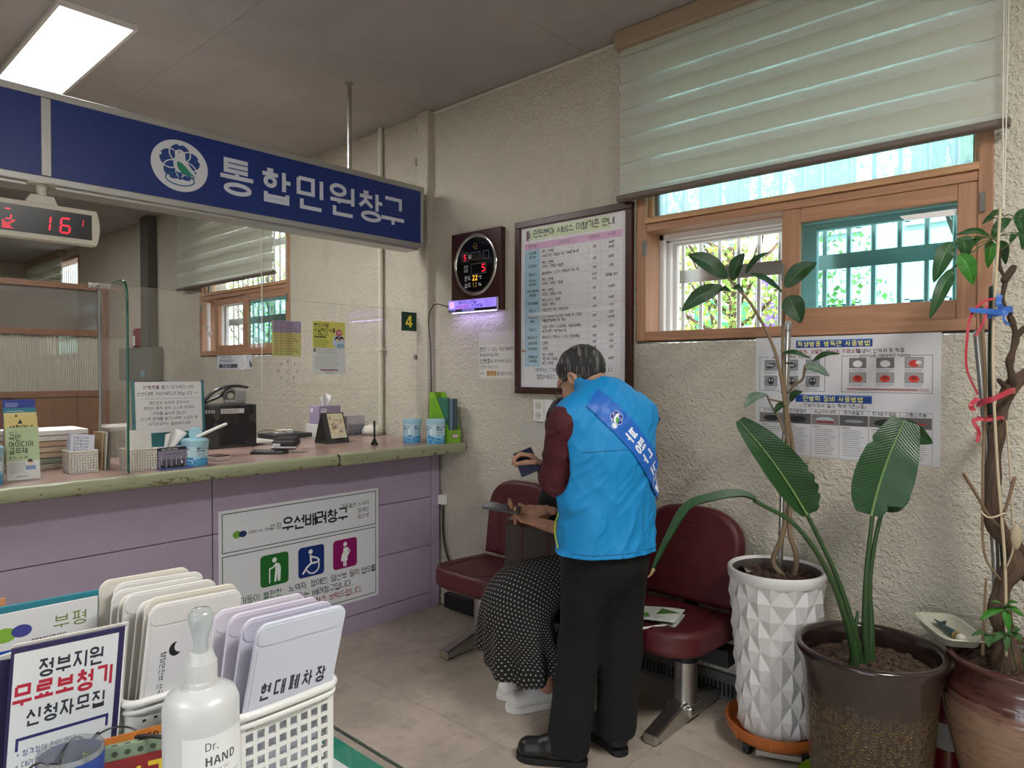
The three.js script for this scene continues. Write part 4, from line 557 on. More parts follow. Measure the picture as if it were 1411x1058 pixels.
{ const t = thing('conduit_pipe', 'cream vertical conduit pipe running down the wall beside the glass screen', 'pipe', [0, 0, 0]); mesh('pipe', cyl(0.017, 0.017, CEIL - 1.06, -3.785, (CEIL + 1.06) / 2, 0.04), M.creamPlastic, t); mesh('foot_box', lathe([[0, 0], [0.072, 0], [0.068, 0.03], [0.055, 0.055], [0.018, 0.07], [0, 0.07]], 24).translate(-3.785, CT + 0.001, 0.11), M.creamPlastic, t); for (const y of [1.6, 2.3]) mesh('clip', rbb(-3.82, -3.75, y - 0.01, y + 0.01, 0.02, 0.06, 0.003, 1), M.creamPlastic, t); }
posterOn('small_notice', 'small white and navy notice taped below the staff room window', 'notice', 0.66, 0.148, canvasTex(640, 144, (g, w, h) => { fillR(g, '#cfd1da', 0, 0, w, h); write(g, '주민등록 사실조사', 60, 22, 26, '#4a4d5e', 0.1); write(g, '본인서명사실확인서', 50, 54, 30, '#32364a', 0.12); fillR(g, '#2b3046', 40, 96, 340, 34); write(g, '간편 발급 안내', 90, 100, 26, '#ddd', 0.1); g.save(); g.translate(480, 80); g.rotate(-0.3); fillR(g, '#eeeef0', -70, -50, 130, 110); lines(g, -60, -36, 100, 5, 18, '#999', 5, 3); g.restore(); g.fillStyle = '#3a3f48'; g.beginPath(); g.moveTo(590, 60); g.lineTo(638, 100); g.lineTo(638, 130); g.lineTo(600, 120); g.fill(); }), [-5.96, 1.542, 0.001]);
// ---------- zebra roller blinds: two layers of opaque and sheer bands ----------
const clothM = phys({ color: C(0.70, 0.71, 0.61), transmission: 0.46, roughness: 1, thickness: 0, side: THREE.DoubleSide, bumpMap: dataTex(64, 64, (u, v) => (((u * 32) | 0) + ((v * 32) | 0)) % 2, false, [14, 14]), bumpScale: 0.0003 });
const sheerM = phys({ color: C(0.88, 0.89, 0.85), transmission: 0.7, roughness: 0.55, thickness: 0, side: THREE.DoubleSide, bumpMap: dataTex(8, 64, (u, v) => (Math.sin(v * 64 * PI) > 0 ? 1 : 0), false, [1, 8]), bumpScale: 0.0012 });
function zebraBlind(label, x0, x1, y0, y1, z, cord) {
  const t = thing('roller_blind', label, 'blind', [0, 0, 0]); const P = 0.1275, op = 0.079;
  mesh('headrail', [rbb(x0 - 0.015, x1 + 0.015, y1, CEIL - 0.003, z - 0.055, z + 0.035, 0.006, 2)], std({ color: S('#a08d76'), roughness: 0.45 }), t);
  let y = y0 + 0.05, k = 0; const band = (nm, a, b, zz, m) => { if (b > y1) b = y1; if (b - a > 0.004) mesh(nm, bb(x0, x1, a, b, zz - 0.0004, zz + 0.0004), m, t); };
  for (; y < y1 + P; y += P) {   // y marks the bright gap under an opaque band
    band('opaque_band', y, y + op, z, clothM); band('sheer_band', y + op, y + P - 0.0035, z, sheerM);
    band('opaque_band', Math.max(y - 0.0765, y0 + 0.03), y - 0.0035, z - 0.012, clothM); band('sheer_band', y, y + P - 0.0765, z - 0.012, sheerM);
  }
  band('sheer_band', y0 + 0.03, y0 + 0.05, z, sheerM);
  mesh('bottom_bar', [T(norm(new THREE.CylinderGeometry(0.023, 0.023, x1 - x0 + 0.025, 16)).scale(0.7, 1, 1), (x0 + x1) / 2, y0 + 0.012, z - 0.006, 0, 0, PI / 2)], std({ color: S('#6d6158'), roughness: 0.5 }), t);
  if (cord) { for (const d of [0, 0.014]) mesh('cord', tube([V(cord[0] + d, y1, z + 0.03), V(cord[0] + d * 0.9, (y1 + cord[1]) / 2, z + 0.028), V(cord[0] + 0.005 + d * 0.2, cord[1], z + 0.03)], 0.0022, 20, 6), M.creamPlastic, t); mesh('cord_end', sph(0.006, cord[0] + 0.006, cord[1] - 0.004, z + 0.03, 1, 1.6, 1), M.creamPlastic, t); }
  return t;
}
zebraBlind('wide cream striped roller blind over the big right window', -1.872, -0.347, 2.272, 2.99, 0.062, [-0.352, 2.0]);
zebraBlind('cream striped roller blind over the middle window behind the blue sign', -7.0, -5.17, 2.235, 2.99, 0.062, [-5.3, 1.3]);
zebraBlind('cream striped roller blind at far left below the number display', -12.45, -10.75, 1.95, 2.99, 0.062, null);

// ---------- digital clock board ----------
{
  const t = thing('digital_clock', 'dark red wooden wall clock board with oval black digital face', 'clock', [-2.884, 2.037, 0]);
  mesh('board', rbox(0.408, 0.468, 0.04, 0.004, 0, 0, 0.02), std({ map: dataTex(64, 256, (u, v) => { const k = 0.85 + 0.25 * vn(u * 30, v * 4, 30, 6); return [0.235 * k, 0.085 * k, 0.08 * k]; }, true, [3, 2]), roughness: 0.35 }), t);
  mesh('ring', norm(new THREE.TorusGeometry(0.165, 0.011, 12, 64)).scale(1, 1.03, 0.7).translate(0.005, 0.037, 0.044), M.chrome, t);
  const draw = (em) => canvasTex(512, 512, (g, w, h) => {
    fillR(g, em ? '#000' : '#0b0b10', 0, 0, w, h); const red = '#ff2440', amb = '#ffb43c', wht = em ? '#6a6a6a' : '#9a9a98', dim = em ? '#000' : '#1c1c22';
    g.strokeStyle = wht; g.lineWidth = 3; for (const [x, y, a, b] of [[88, 150, 80, 70], [210, 150, 110, 60], [360, 150, 70, 66], [205, 250, 190, 90]]) { if (!em) g.strokeRect(x, y, a, b); }
    if (!em) { g.strokeStyle = '#a08c3c'; g.beginPath(); g.arc(256, 92, 22, PI, 2 * PI); g.moveTo(220, 96); g.lineTo(292, 96); g.stroke(); write(g, '기념', 228, 98, 28, '#a08c3c', 0.1); }
    g.font = 'bold 66px monospace'; g.fillStyle = red; g.fillText('5', 105, 208); g.font = 'bold 92px monospace'; g.fillText('5', 335, 326); write(g, '월', 172, 165, 36, wht, 0.1); write(g, '오전', 110, 254, 30, wht, 0.1); write(g, '오후', 110, 290, 30, wht, 0.1);
    write(g, '온도', 118, 350, 44, wht, 0.1); g.font = 'bold 60px monospace'; g.fillStyle = amb; g.fillText('22', 218, 394); g.fillStyle = wht; g.font = 'bold 40px sans-serif'; g.fillText('°C', 300, 386); write(g, '습도', 118, 412, 44, wht, 0.1); g.fillStyle = em ? '#5c4a14' : '#8a7434'; g.font = 'bold 54px monospace'; g.fillText('12', 218, 452); g.fillStyle = wht; g.font = 'bold 40px sans-serif'; g.fillText('%', 300, 448); });
  const d = norm(new THREE.CylinderGeometry(0.16, 0.16, 0.006, 48)).rotateX(PI / 2).scale(1, 1.03, 1); { const p = d.attributes.position, uv = d.attributes.uv; for (let i = 0; i < p.count; i++) uv.setXY(i, p.getX(i) / 0.33 + 0.5, p.getY(i) / 0.34 + 0.5); }
  const f = mesh('face', d, std({ map: draw(false), emissiveMap: draw(true), emissive: C(1, 1, 1), emissiveIntensity: 0.5, roughness: 0.12 }), t); f.position.set(0.005, 0.037, 0.044);
  mesh('hook', [cyl(0.004, 0.004, 0.03, 0, 0.24, 0.008, PI / 2), tube([V(-0.01, 0.235, 0.006), V(0, 0.25, 0.01), V(0.01, 0.235, 0.006)], 0.002, 10, 5)], M.steel, t);
}
{
  const t = thing('light_strip_sign', 'glowing purple strip sign with small print under the clock board', 'sign', [-2.892, 1.838, 0.052]);
  const dr = (em) => canvasTex(1024, 192, (g, w, h) => { const gr = '#9a86ee'; fillR(g, em ? '#6a52c8' : '#b9aee8', 0, 0, w, h); fillR(g, em ? '#05040c' : '#15131c', 0, 150, w, 42); rr(g, em ? '#b08ac8' : '#e4dcf2', 20, 20, 100, 100, 10); write(g, '미', 40, 36, 66, '#c8406a', 0.1); write(g, '페이드스크널', 220, 6, 66, em ? '#1a1464' : '#231c6e', 0.12, 0, 1.0); write(g, '전광판제작', 150, 84, 62, em ? '#7a1060' : '#a02a6a', 0.12); write(g, '무선판매', 500, 84, 60, em ? '#201a70' : '#2a2478', 0.12); for (let i = 0; i < 5; i++) lines(g, 780, 20 + i * 24, 200, 1, 10, '#3b2f88', 5, i + 1); write(g, '광고문의', 30, 154, 32, '#8f86c8', 0.1); g.font = 'bold 40px sans-serif'; g.fillStyle = em ? '#8a82e0' : '#b6b0ea'; g.fillText('010-4200-0000', 300, 186); });
  mesh('housing', [rbox(0.405, 0.072, 0.012, 0.003, 0, 0, 0), box(0.012, 0.05, 0.014, 0.185, 0, 0.001), box(0.012, 0.05, 0.014, -0.19, 0, 0.001)], std({ color: S('#b9b4c8'), roughness: 0.4 }), t);
  const f = mesh('panel', sheet(0.395, 0.066, 0.002), std({ map: dr(false), emissiveMap: dr(true), emissive: C(1, 1, 1), emissiveIntensity: 0.55, roughness: 0.3 }), t); f.position.z = 0.0065;
  const a = new THREE.RectAreaLight(new THREE.Color(0.5, 0.4, 1.0), 10, 0.36, 0.012); a.position.set(0, -0.04, -0.01); a.rotation.x = -PI / 2; t.add(a); mesh('under_light', box(0.36, 0.004, 0.012, 0, -0.0375, -0.01), std({ color: S('#b9b0ff'), emissive: C(0.5, 0.4, 1), emissiveIntensity: 2 }), t);
  tag(mesh('power_cord', tube([V(-3.09, 1.835, 0.05), V(-3.14, 1.85, 0.05), V(-3.215, 1.862, 0.06), V(-3.258, 1.8, 0.07), V(-3.25, 1.6, 0.065), V(-3.248, 1.35, 0.062), V(-3.245, 1.1, 0.058), V(-3.24, 1.04, 0.056)], 0.0032, 60, 6), M.black), 'thin black cord running from the purple strip sign down the corner', 'cord');
}
// ---------- framed price board ----------
{
  const t = thing('framed_notice_board', 'tall dark brown framed service table board behind the standing person', 'notice board', [-2.2055, 1.802, 0]); const W = 0.758, H = 0.944, f = 0.036, br = std({ map: M.wood.map, color: S('#5d3c34'), roughness: 0.35 });
  mesh('frame', [rbox(W, f, 0.03, 0.004, 0, H / 2 - f / 2, 0.016), rbox(W, f, 0.03, 0.004, 0, -H / 2 + f / 2, 0.016), rbox(f, H - 2 * f, 0.03, 0.004, -W / 2 + f / 2, 0, 0.016), rbox(f, H - 2 * f, 0.03, 0.004, W / 2 - f / 2, 0, 0.016)], br, t);
  const tx = canvasTex(1400, 1790, (g, w, h) => {
    fillR(g, '#dedcdc', 0, 0, w, h); fillR(g, '#cbd5ae', 140, 26, 1060, 130); fillR(g, '#b8bdb4', 110, 50, 24, 110); fillR(g, '#7a1f22', 84, 44, 34, 108); write(g, '동 민원분야 서비스 이행기준 안내', 660, 44, 86, '#1f1f21', 0.115, 0.5, 0.88);
    const X = [60, 285, 930, 1085, 1345], top = 185, hd = 72; fillR(g, '#d5a9c9', X[0], top, X[4] - X[0], hd); ['민원명', '구비서류', '처리시한', '수수료'].forEach((s, i) => write(g, s, (X[i] + X[i + 1]) / 2, top + 16, i > 1 ? 34 : 40, '#4a3046', 0.09, 0.5));
    fillR(g, '#a5c8d8', X[0], top + hd, X[1] - X[0], 1555 - top - hd);
    const rows = [['주민등록/등·초본', '본인: 신분증/이해관계인: 위임장 또는 이해관계서류', '3분', '400원/500원', 118], ['인감증명서', '본인: 신분증/대리인: 신분증, 위임장', '3분', '600원', 112], ['출생신고', '출생증명서, 신고자 신분증(부 또는 모)', '10분', '무료', 68], ['어디서나/민원처리', '본인: 신분증/대리인: 신분증, 위임장', '3시간/이내', '종류별 상이', 110], ['가족관계증명서/제적등본', '본인: 신분증/대리인: 신분증, 도장', '5분', '1,000원', 116], ['전입세대열람', '본인(소유주) 신분증/세입자: 계약서', '3분', '300원', 96], ['재산신고', '이장인인의 또는 사회단체서', '10분', '무료', 62], ['주민등록증/발급', '신규: (3X4cm 사진)1매, 학생증 등 신분증/재발급(분실훼손 등 기타)', '20분', '무료/5,000원', 116], ['전입신고', '전입자 전원의 주민등록증, 자동차등록증,/세대주(본인 서명가능)도장', '10분', '무료', 112], ['해외이주신고', '해외이주신고확인서, 신고자 주민등록증', '10분', '무료', 62], ['장애인등록', '신분증', '10분', '무료', 58], ['장애인증명', '신분증', '10분', '무료', 58], ['세목별납세/(과세)증명', '개인: 신분증/개인대리: 위임장/법인: 신분증', '3분', '800원', 160]];
    const tot = rows.reduce((a, r) => a + r[4], 0), sc = (1555 - top - hd) / tot; let y = top + hd;
    for (const [a, b, c, d, hh0] of rows) { const hh = hh0 * sc; g.strokeStyle = '#a9a7aa'; g.lineWidth = 2; g.strokeRect(X[0], y, X[4] - X[0], hh); [[a, 0, 31], [b, 1, 33], [c, 2, 30], [d, 3, 31]].forEach(([s, k, fs]) => { const q = s.split('/'), lh = Math.min(46, hh / q.length); q.forEach((l, i) => { const yy = y + hh / 2 + (i - q.length / 2) * lh + (lh - fs) / 2; if (k === 1) write(g, l, X[1] + 22, yy, fs + 2, '#1c1b1d', 0.115, 0, 0.82); else write(g, l, (X[k] + X[k + 1]) / 2, yy, fs + 2, '#1c1b1d', 0.115, 0.5, 0.82); }); }); y += hh; }
    g.lineWidth = 2; for (const x of X) { g.beginPath(); g.moveTo(x, top); g.lineTo(x, 1555); g.stroke(); }
    write(g, '※ 이행목표는 고객이 만족할 때까지 최선을 다해 수 있습니다.', 700, 1572, 46, '#3d4a70', 0.085, 0.5, 0.83); write(g, '행정서비스 이행표준을 지키겠습니다!', 700, 1640, 62, '#26262c', 0.095, 0.5, 0.9); write(g, '산곡동장', 700, 1708, 74, '#20284a', 0.12, 0.5, 1.05);
  });
  const p = mesh('print', sheet(W - 2 * f + 0.004, H - 2 * f + 0.004, 0.004), std({ map: tx, roughness: 0.42 }), t); p.position.z = 0.012;
  mesh('cover_sheet', box(W - 2 * f, H - 2 * f, 0.0015, 0, 0, 0.0178), M.glass, t);
  mesh('tape', surf(60, 2, (u, v) => V(lerp(-0.29, 0.29, u), -0.045 + (v - 0.5) * 0.022 + u * 0.012, 0.0196 + 0.0012 * n3(u * 26, v * 3, 1))), phys({ color: 0xffffff, transmission: 0.6, roughness: 0.12, thickness: 0 }), t);
  mesh('brown_tape', box(0.04, 0.012, 0.0006, -0.325, -0.238, 0.0195, 0, 0, 0.06), std({ color: S('#a8926c') }), t);
}
// A4 sheet in a clear pocket
{
  const tx = canvasTex(560, 540, (g, w, h) => { fillR(g, '#d3cfc6', 0, 0, w, h); fillR(g, '#dcd8d0', 0, 130, w, 400); g.strokeStyle = '#a7a299'; g.lineWidth = 4; g.strokeRect(6, 130, w - 12, 396); write(g, '본인', 20, 165, 54, '#2b2826', 0.12); write(g, '신고 접수, 가족관계등록부', 140, 172, 42, '#2b2826', 0.09, 0, 0.8); write(g, '를 발급받으실 때는,', 20, 235, 40, '#2b2826', 0.09, 0, 0.85); write(g, '신분증', 20, 300, 58, '#2b2826', 0.13); write(g, '을 제시하셔야 합니다', 190, 308, 40, '#2b2826', 0.09, 0, 0.85); write(g, '(신청서 작성 안내)', 20, 376, 40, '#4a4643', 0.08, 0, 0.85); write(g, '>>>', 20, 446, 48, '#2b2826', 0.12); fillR(g, '#d9a640', 130, 440, 160, 60); write(g, '번호표', 136, 444, 54, '#6a3a10', 0.13, 0, 0.95); write(g, '를 뽑아주세요!', 296, 450, 44, '#2b2826', 0.09, 0, 0.82); });
  const m = posterOn('paper_notice', 'white paper notice in a clear pocket hanging left of the framed board', 'notice', 0.285, 0.272, tx, [-2.752, 1.541, 0.001]); 
  mesh('clear_pocket', surf(24, 16, (u, v) => V(lerp(-0.15, 0.148, u), lerp(-0.14, 0.14, v), 0.0035 + (v > 0.78 ? 0.004 * Math.abs(n3(u * 12, v * 9, 4)) : 0))), phys({ color: 0xffffff, transmission: 0.9, roughness: 0.12, thickness: 0 }), m);
}
// outlet, tape patches, cable box
{
  const t = thing('wall_outlet', 'white double wall outlet above the bench beside the framed board', 'outlet', [-2.427, 1.239, 0]); mesh('plate', rbox(0.074, 0.12, 0.012, 0.004, 0, 0, 0.006), M.white, t);
  for (const y of [0.028, -0.028]) { const s = mesh('socket', [T(norm(new THREE.TorusGeometry(0.019, 0.0025, 8, 28)), 0, y, 0.012), cyl(0.0185, 0.0185, 0.002, 0, y, 0.0118, PI / 2)], M.creamPlastic, t); mesh('hole', [cyl(0.0026, 0.0026, 0.002, -0.0095, y, 0.0126, PI / 2, 0, 0, 10), cyl(0.0026, 0.0026, 0.002, 0.0095, y, 0.0126, PI / 2, 0, 0, 10)], M.dark, s); }
  tag(mesh('switch_plate', rbb(-2.386, -2.33, 1.183, 1.3, 0, 0.011, 0.004, 2), M.white), 'plain white wall plate right beside the double outlet', 'wall plate');
  tag(mesh('tape_patch', surf(20, 12, (u, v) => V(lerp(-2.56, -2.364, u), lerp(1.062, 1.17, v), 0.003 + 0.0014 * n3(u * 14, v * 9, 7))), phys({ color: S('#dcd8ce'), transmission: 0.35, roughness: 0.35, thickness: 0 })), 'peeling white tape patch on the wall below the outlet', 'tape');
  tag(mesh('cable_box', rbb(-3.215, -3.165, 0.63, 0.69, 0.004, 0.04, 0.004, 2), M.white), 'small white cable box on the wall beside the counter end', 'socket');
  tag(mesh('floor_cable', tube([V(-3.19, 0.63, 0.02), V(-3.17, 0.42, 0.03), V(-3.1, 0.28, 0.04), V(-2.9, 0.14, 0.05), V(-2.7, 0.1, 0.04)], 0.007, 40, 6), M.black), 'black cable hanging from the white cable box down the wall', 'cable');
  const pv = tag(mesh('cable_duct', rbb(-3.14, -2.62, 0.012, 0.1, 0.01, 0.06, 0.008, 2), M.black), 'black cable duct on the floor under the left bench seat', 'cable duct');
}
// gas mask notice on the right wall
{
  const tx = canvasTex(1500, 1080, (g, w, h) => {
    fillR(g, '#cfced0', 0, 0, w, h); const bar = (y, s) => { fillR(g, '#1c3f86', 370, y, 630, 68); fillR(g, '#2f62b4', 370, y, 630, 12); write(g, s, 685, y + 10, 50, '#e8e07a', 0.12, 0.5, 1.05); };
    bar(34, '화생방용 방독면 사용방법'); write(g, '가스·분진, 화학, 생물학, 방사능 오염상황', 560, 118, 38, '#7a2230', 0.11, 0.5, 0.98); write(g, '발생시 신속하게 착용', 1060, 118, 38, '#2b292c', 0.11, 0.5);
    g.strokeStyle = '#4c4b52'; g.lineWidth = 4; g.strokeRect(40, 180, 580, 310); g.strokeRect(760, 180, 680, 310); fillR(g, '#cfced0', 120, 170, 420, 24); fillR(g, '#cfced0', 890, 170, 400, 24); write(g, '일반인용 방독면 착용방법', 330, 166, 30, '#333', 0.09, 0.5); write(g, '일반(보급품) 제품(방독면 착용방법', 1090, 166, 28, '#333', 0.09, 0.5, 0.9);
    const pic = (x, y, ww, hh, bg, f) => { fillR(g, '#3c3a3c', x - 3, y - 3, ww + 6, hh + 6); fillR(g, bg, x, y, ww, hh); f(x, y, ww, hh); lines(g, x - 6, y + hh + 12, ww + 14, 3, 9, '#77757a', 4, x); };
    for (let i = 0; i < 6; i++) { const x = 88 + (i % 3) * 186, y = 210 + ((i / 3) | 0) * 145; pic(x, y, 112, 92, '#8b8a8c', (a, b, c, d) => { g.fillStyle = '#3f3e40'; g.beginPath(); if (i < 3) g.ellipse(a + c * 0.5, b + d * 0.55, c * 0.4, d * 0.24, 0.3 * i - 0.4, 0, 7); else g.ellipse(a + c / 2, b + d * 0.5, c * 0.28, d * 0.38, 0, 0, 7); g.fill(); g.fillStyle = '#c3c1bf'; if (i > 2) { g.beginPath(); g.arc(a + c * 0.38, b + d * 0.42, 8, 0, 7); g.arc(a + c * 0.62, b + d * 0.42, 8, 0, 7); g.fill(); g.fillStyle = '#2c2b2d'; g.beginPath(); g.arc(a + c / 2, b + d * 0.7, 14, 0, 7); g.fill(); } else fillR(g, '#b5b3b1', a + 20, b + 40, 60, 14); }); }
    for (let i = 0; i < 6; i++) { const x = 822 + (i % 3) * 212, y = 200 + ((i / 3) | 0) * 125; pic(x, y, 128, 80, i < 2 ? '#6d6b68' : '#9a9896', (a, b, c, d) => { g.fillStyle = i < 2 ? '#d9d7d4' : '#c8342a'; g.beginPath(); g.ellipse(a + c / 2, b + d * 0.6, c * 0.3, d * 0.36, 0, 0, 7); g.fill(); if (i > 1) { g.fillStyle = i === 2 ? '#d8cfc6' : '#8f2520'; g.beginPath(); g.ellipse(a + c * (i === 2 ? 0.75 : 0.5), b + d * 0.5, c * 0.17, d * 0.2, 0, 0, 7); g.fill(); } }); }
    fillR(g, '#b9a0a0', 800, 452, 620, 26); lines(g, 810, 460, 600, 1, 10, '#6a2a2a', 8, 3);
    bar(520, '민방위 장비 사용방법'); write(g, '» 민방위장비 필수 확보기준(6종)', 680, 596, 38, '#333', 0.1, 0.5);
    const nm = ['전자메가폰', '휴대용앰프', '응급처치세트', '환자용들것', '휴대용조명등', '교통신호봉']; g.lineWidth = 3; g.strokeStyle = '#85838a';
    nm.forEach((s, i) => { const x = 40 + i * 234, y = 650; g.strokeRect(x, y, 234, 420); write(g, s, x + 117, y + 4, 32, '#2c2a2e', 0.1, 0.5); fillR(g, ['#77726c', '#55514f', '#7d7672', '#595657', '#65625f', '#6b6664'][i], x + 4, y + 42, 226, 92); g.fillStyle = ['#2c2a2c', '#2a282a', '#a7b9bf', '#8f9296', '#232225', '#b03a36'][i]; g.beginPath(); g.ellipse(x + 117, y + 92, i === 5 ? 80 : 76, i === 5 ? 8 : i === 3 ? 14 : 28, i === 4 ? -0.1 : 0, 0, 7); g.fill(); if (i === 2) fillR(g, '#8c3a35', x + 45, y + 96, 144, 22); lines(g, x + 18, y + 150, 70, 1, 10, '#444', 7, i); lines(g, x + 30, y + 172, 180, 13, 18, '#6d6b70', 5, i + 20); });
  });
  const m = posterOn('wall_notice', 'large white gas mask instruction notice under the right window', 'notice', 0.686, 0.49, tx, [-0.878, 1.349, 0.001], 0, { roughness: 0.35 });
}
// slotted skirting vent along the wall base
{
  const t = thing('skirting_vent', 'grey slotted vent skirting along the wall foot behind the bench', 'vent', [0, 0, 0]);
  mesh('rail', [rbb(-2.4, 0.9, 0.078, 0.12, 0.001, 0.02, 0.003, 1), rbb(-2.4, 0.9, 0.001, 0.02, 0.001, 0.02, 0.003, 1)], M.greyPlastic, t); mesh('back_strip', bb(-2.4, 0.9, 0.01, 0.1, 0.001, 0.004), M.black, t);
  const sl = []; for (let x = -2.39; x < 0.9; x += 0.0195) sl.push(new THREE.BoxGeometry(0.0085, 0.06, 0.012).translate(x, 0.049, 0.012)); mesh('slat', sl, M.greyPlastic, t).userData.kind = 'stuff';
}
// ---------- outside ----------
{
  const wallA = std({ color: S('#d9d6cf'), roughness: 0.85 }), wallB = std({ color: S('#b9c3c4'), roughness: 0.85 }), wallC = std({ color: S('#c7b9a4'), roughness: 0.85 }), win = phys({ color: S('#3c5360'), roughness: 0.1 });
  function house(label, x0, x1, h, z, m, cols, rows) {
    const t = thing('building', label, 'building', [0, 0, 0]); mesh('wall', bb(x0, x1, -0.25, h, z - 5, z), m, t); mesh('roof_edge', rbb(x0 - 0.15, x1 + 0.15, h, h + 0.3, z - 5, z + 0.15, 0.02, 1), M.white, t);
    for (let i = 0; i < cols; i++) for (let j = 0; j < rows; j++) { const w = (x1 - x0) / cols, cx = x0 + w * (i + 0.5), cy = 1.9 + j * 2.6, f = mesh('window', [bb(cx - w * 0.32, cx + w * 0.32, cy - 0.75, cy - 0.68, z, z + 0.06), bb(cx - w * 0.32, cx + w * 0.32, cy + 0.68, cy + 0.75, z, z + 0.06), bb(cx - w * 0.32, cx - w * 0.28, cy - 0.7, cy + 0.7, z, z + 0.06), bb(cx + w * 0.28, cx + w * 0.32, cy - 0.7, cy + 0.7, z, z + 0.06), bb(cx - 0.03, cx + 0.03, cy - 0.7, cy + 0.7, z, z + 0.06)], M.white, t); mesh('pane', bb(cx - w * 0.28, cx + w * 0.28, cy - 0.68, cy + 0.68, z + 0.001, z + 0.02), win, f); }
  }
  house('white building seen through the right window behind the trees', -8.5, 0.5, 8.5, -9.4, wallA, 5, 3); house('grey blue building at the left beyond the security bars', -26, -9, 7, -10.5, wallB, 7, 2); house('tan building farthest right outside, behind the teal window pane', 1, 12, 6.5, -9.8, wallC, 4, 2);
  const sign = (label, w, h, x, y, z, tex) => { const t = thing('shop_sign', label, 'sign', [x, y, z]); mesh('box', rbox(w, h, 0.16, 0.02, 0, 0, -0.09), M.whiteMetal, t); const f = mesh('face', sheet(w - 0.04, h - 0.04, 0.01), std({ map: tex, roughness: 0.5 }), t); f.position.z = -0.008; mesh('post', cyl(0.05, 0.05, y + h / 2 + 0.25, 0, (h / 2 - y - 0.25) / 2 - 0.0, -0.09, 0, 0, 0, 12), M.greyPaint, t); };
  sign('green shop sign with white letters seen through the open window', 1.0, 0.5, -5.2, 2.43, -8, canvasTex(256, 128, (g, w, h) => { fillR(g, '#2e9a5c', 0, 0, w, h); write(g, '요양', 20, 14, 96, '#e9f2ec', 0.14); }));
  sign('blue lettered white sign high behind the tree outside', 0.9, 0.5, -5.45, 3.5, -8.7, canvasTex(256, 128, (g, w, h) => { fillR(g, '#dfe6ee', 0, 0, w, h); write(g, '산곡', 30, 14, 96, '#2a62b4', 0.14); }));
  sign('purple banner sign outside at the edge of the wooden sash', 0.75, 0.8, -4.28, 2.55, -8.05, canvasTex(200, 216, (g, w, h) => { fillR(g, '#5c4b96', 0, 0, w, h); fillR(g, '#c0568e', 150, 20, 40, 190); write(g, '행복', 20, 40, 70, '#cfc6e4', 0.12); }));
  // trees: trunk, branches, many small leaves
  const leafG = new THREE.BufferGeometry(); leafG.setAttribute('position', new THREE.Float32BufferAttribute([0, 0, 0, 0.02, 0.018, 0.005, 0, 0.052, 0, -0.02, 0.018, 0.005], 3)); leafG.setIndex([0, 1, 2, 0, 2, 3]); leafG.computeVertexNormals();
  const leafM = phys({ color: C(0.25, 0.38, 0.07), transmission: 0.4, roughness: 0.8, thickness: 0, side: THREE.DoubleSide });
  function tree(label, x, z, h, R, n, seed, low) {
    const t = thing('street_tree', label, 'tree', [x, -0.25, z]), r = rng(seed), br = [tube([V(0, 0, 0), V(0.05, h * 0.4, 0.03), V(-0.05, h * 0.75, 0)], (u) => 0.11 - 0.06 * u, 16, 8)], tips = [];
    for (let i = 0; i < 26; i++) { const a = r() * 2 * PI, s = low + r() * (0.95 - low), e = V(Math.cos(a) * R * (0.3 + 0.7 * r()), h * s + (0.2 + r() * 0.5), Math.sin(a) * R * (0.3 + 0.7 * r())); br.push(tube([V(0, h * s * 0.8, 0), V(e.x * 0.5, h * s * 0.85 + 0.15, e.z * 0.5), e], (u) => 0.03 - 0.024 * u, 8, 5)); tips.push(e); }
    mesh('trunk', br, std({ color: S('#5a4a3c'), roughness: 0.9 }), t);
    const im = new THREE.InstancedMesh(leafG, leafM, n), m = new THREE.Matrix4(), q = new THREE.Quaternion(), c = new THREE.Color();
    for (let i = 0; i < n; i++) { const e = tips[(r() * tips.length) | 0], k = V(r() - 0.5, r() - 0.5, r() - 0.5).multiplyScalar(1.0); q.setFromEuler(new THREE.Euler(r() * 6, r() * 6, r() * 6)); const s = 0.8 + r() * 0.9; m.compose(V(e.x + k.x * 1.1, e.y + k.y * 0.9, e.z + k.z * 1.1), q, V(s, s, s)); im.setMatrixAt(i, m); im.setColorAt(i, c.setRGB(0.75 + r() * 0.5, 0.8 + r() * 0.4, 0.6 + r() * 0.6)); }
    im.name = 'foliage'; shade(im); im.userData = { kind: 'stuff' }; t.add(im);
  }
  tree('yellow green leafy tree outside the open half of the right window', -3.6, -5.0, 4.2, 1.3, 5200, 11, 0.42);
  tree('leafy tree outside behind the teal pane of the right window', -1.2, -6.2, 5.0, 1.5, 4600, 12, 0.62);
  tree('tall leafy tree outside the middle staff room window', -13.5, -4.5, 5, 1.6, 3600, 13, 0.4);
}
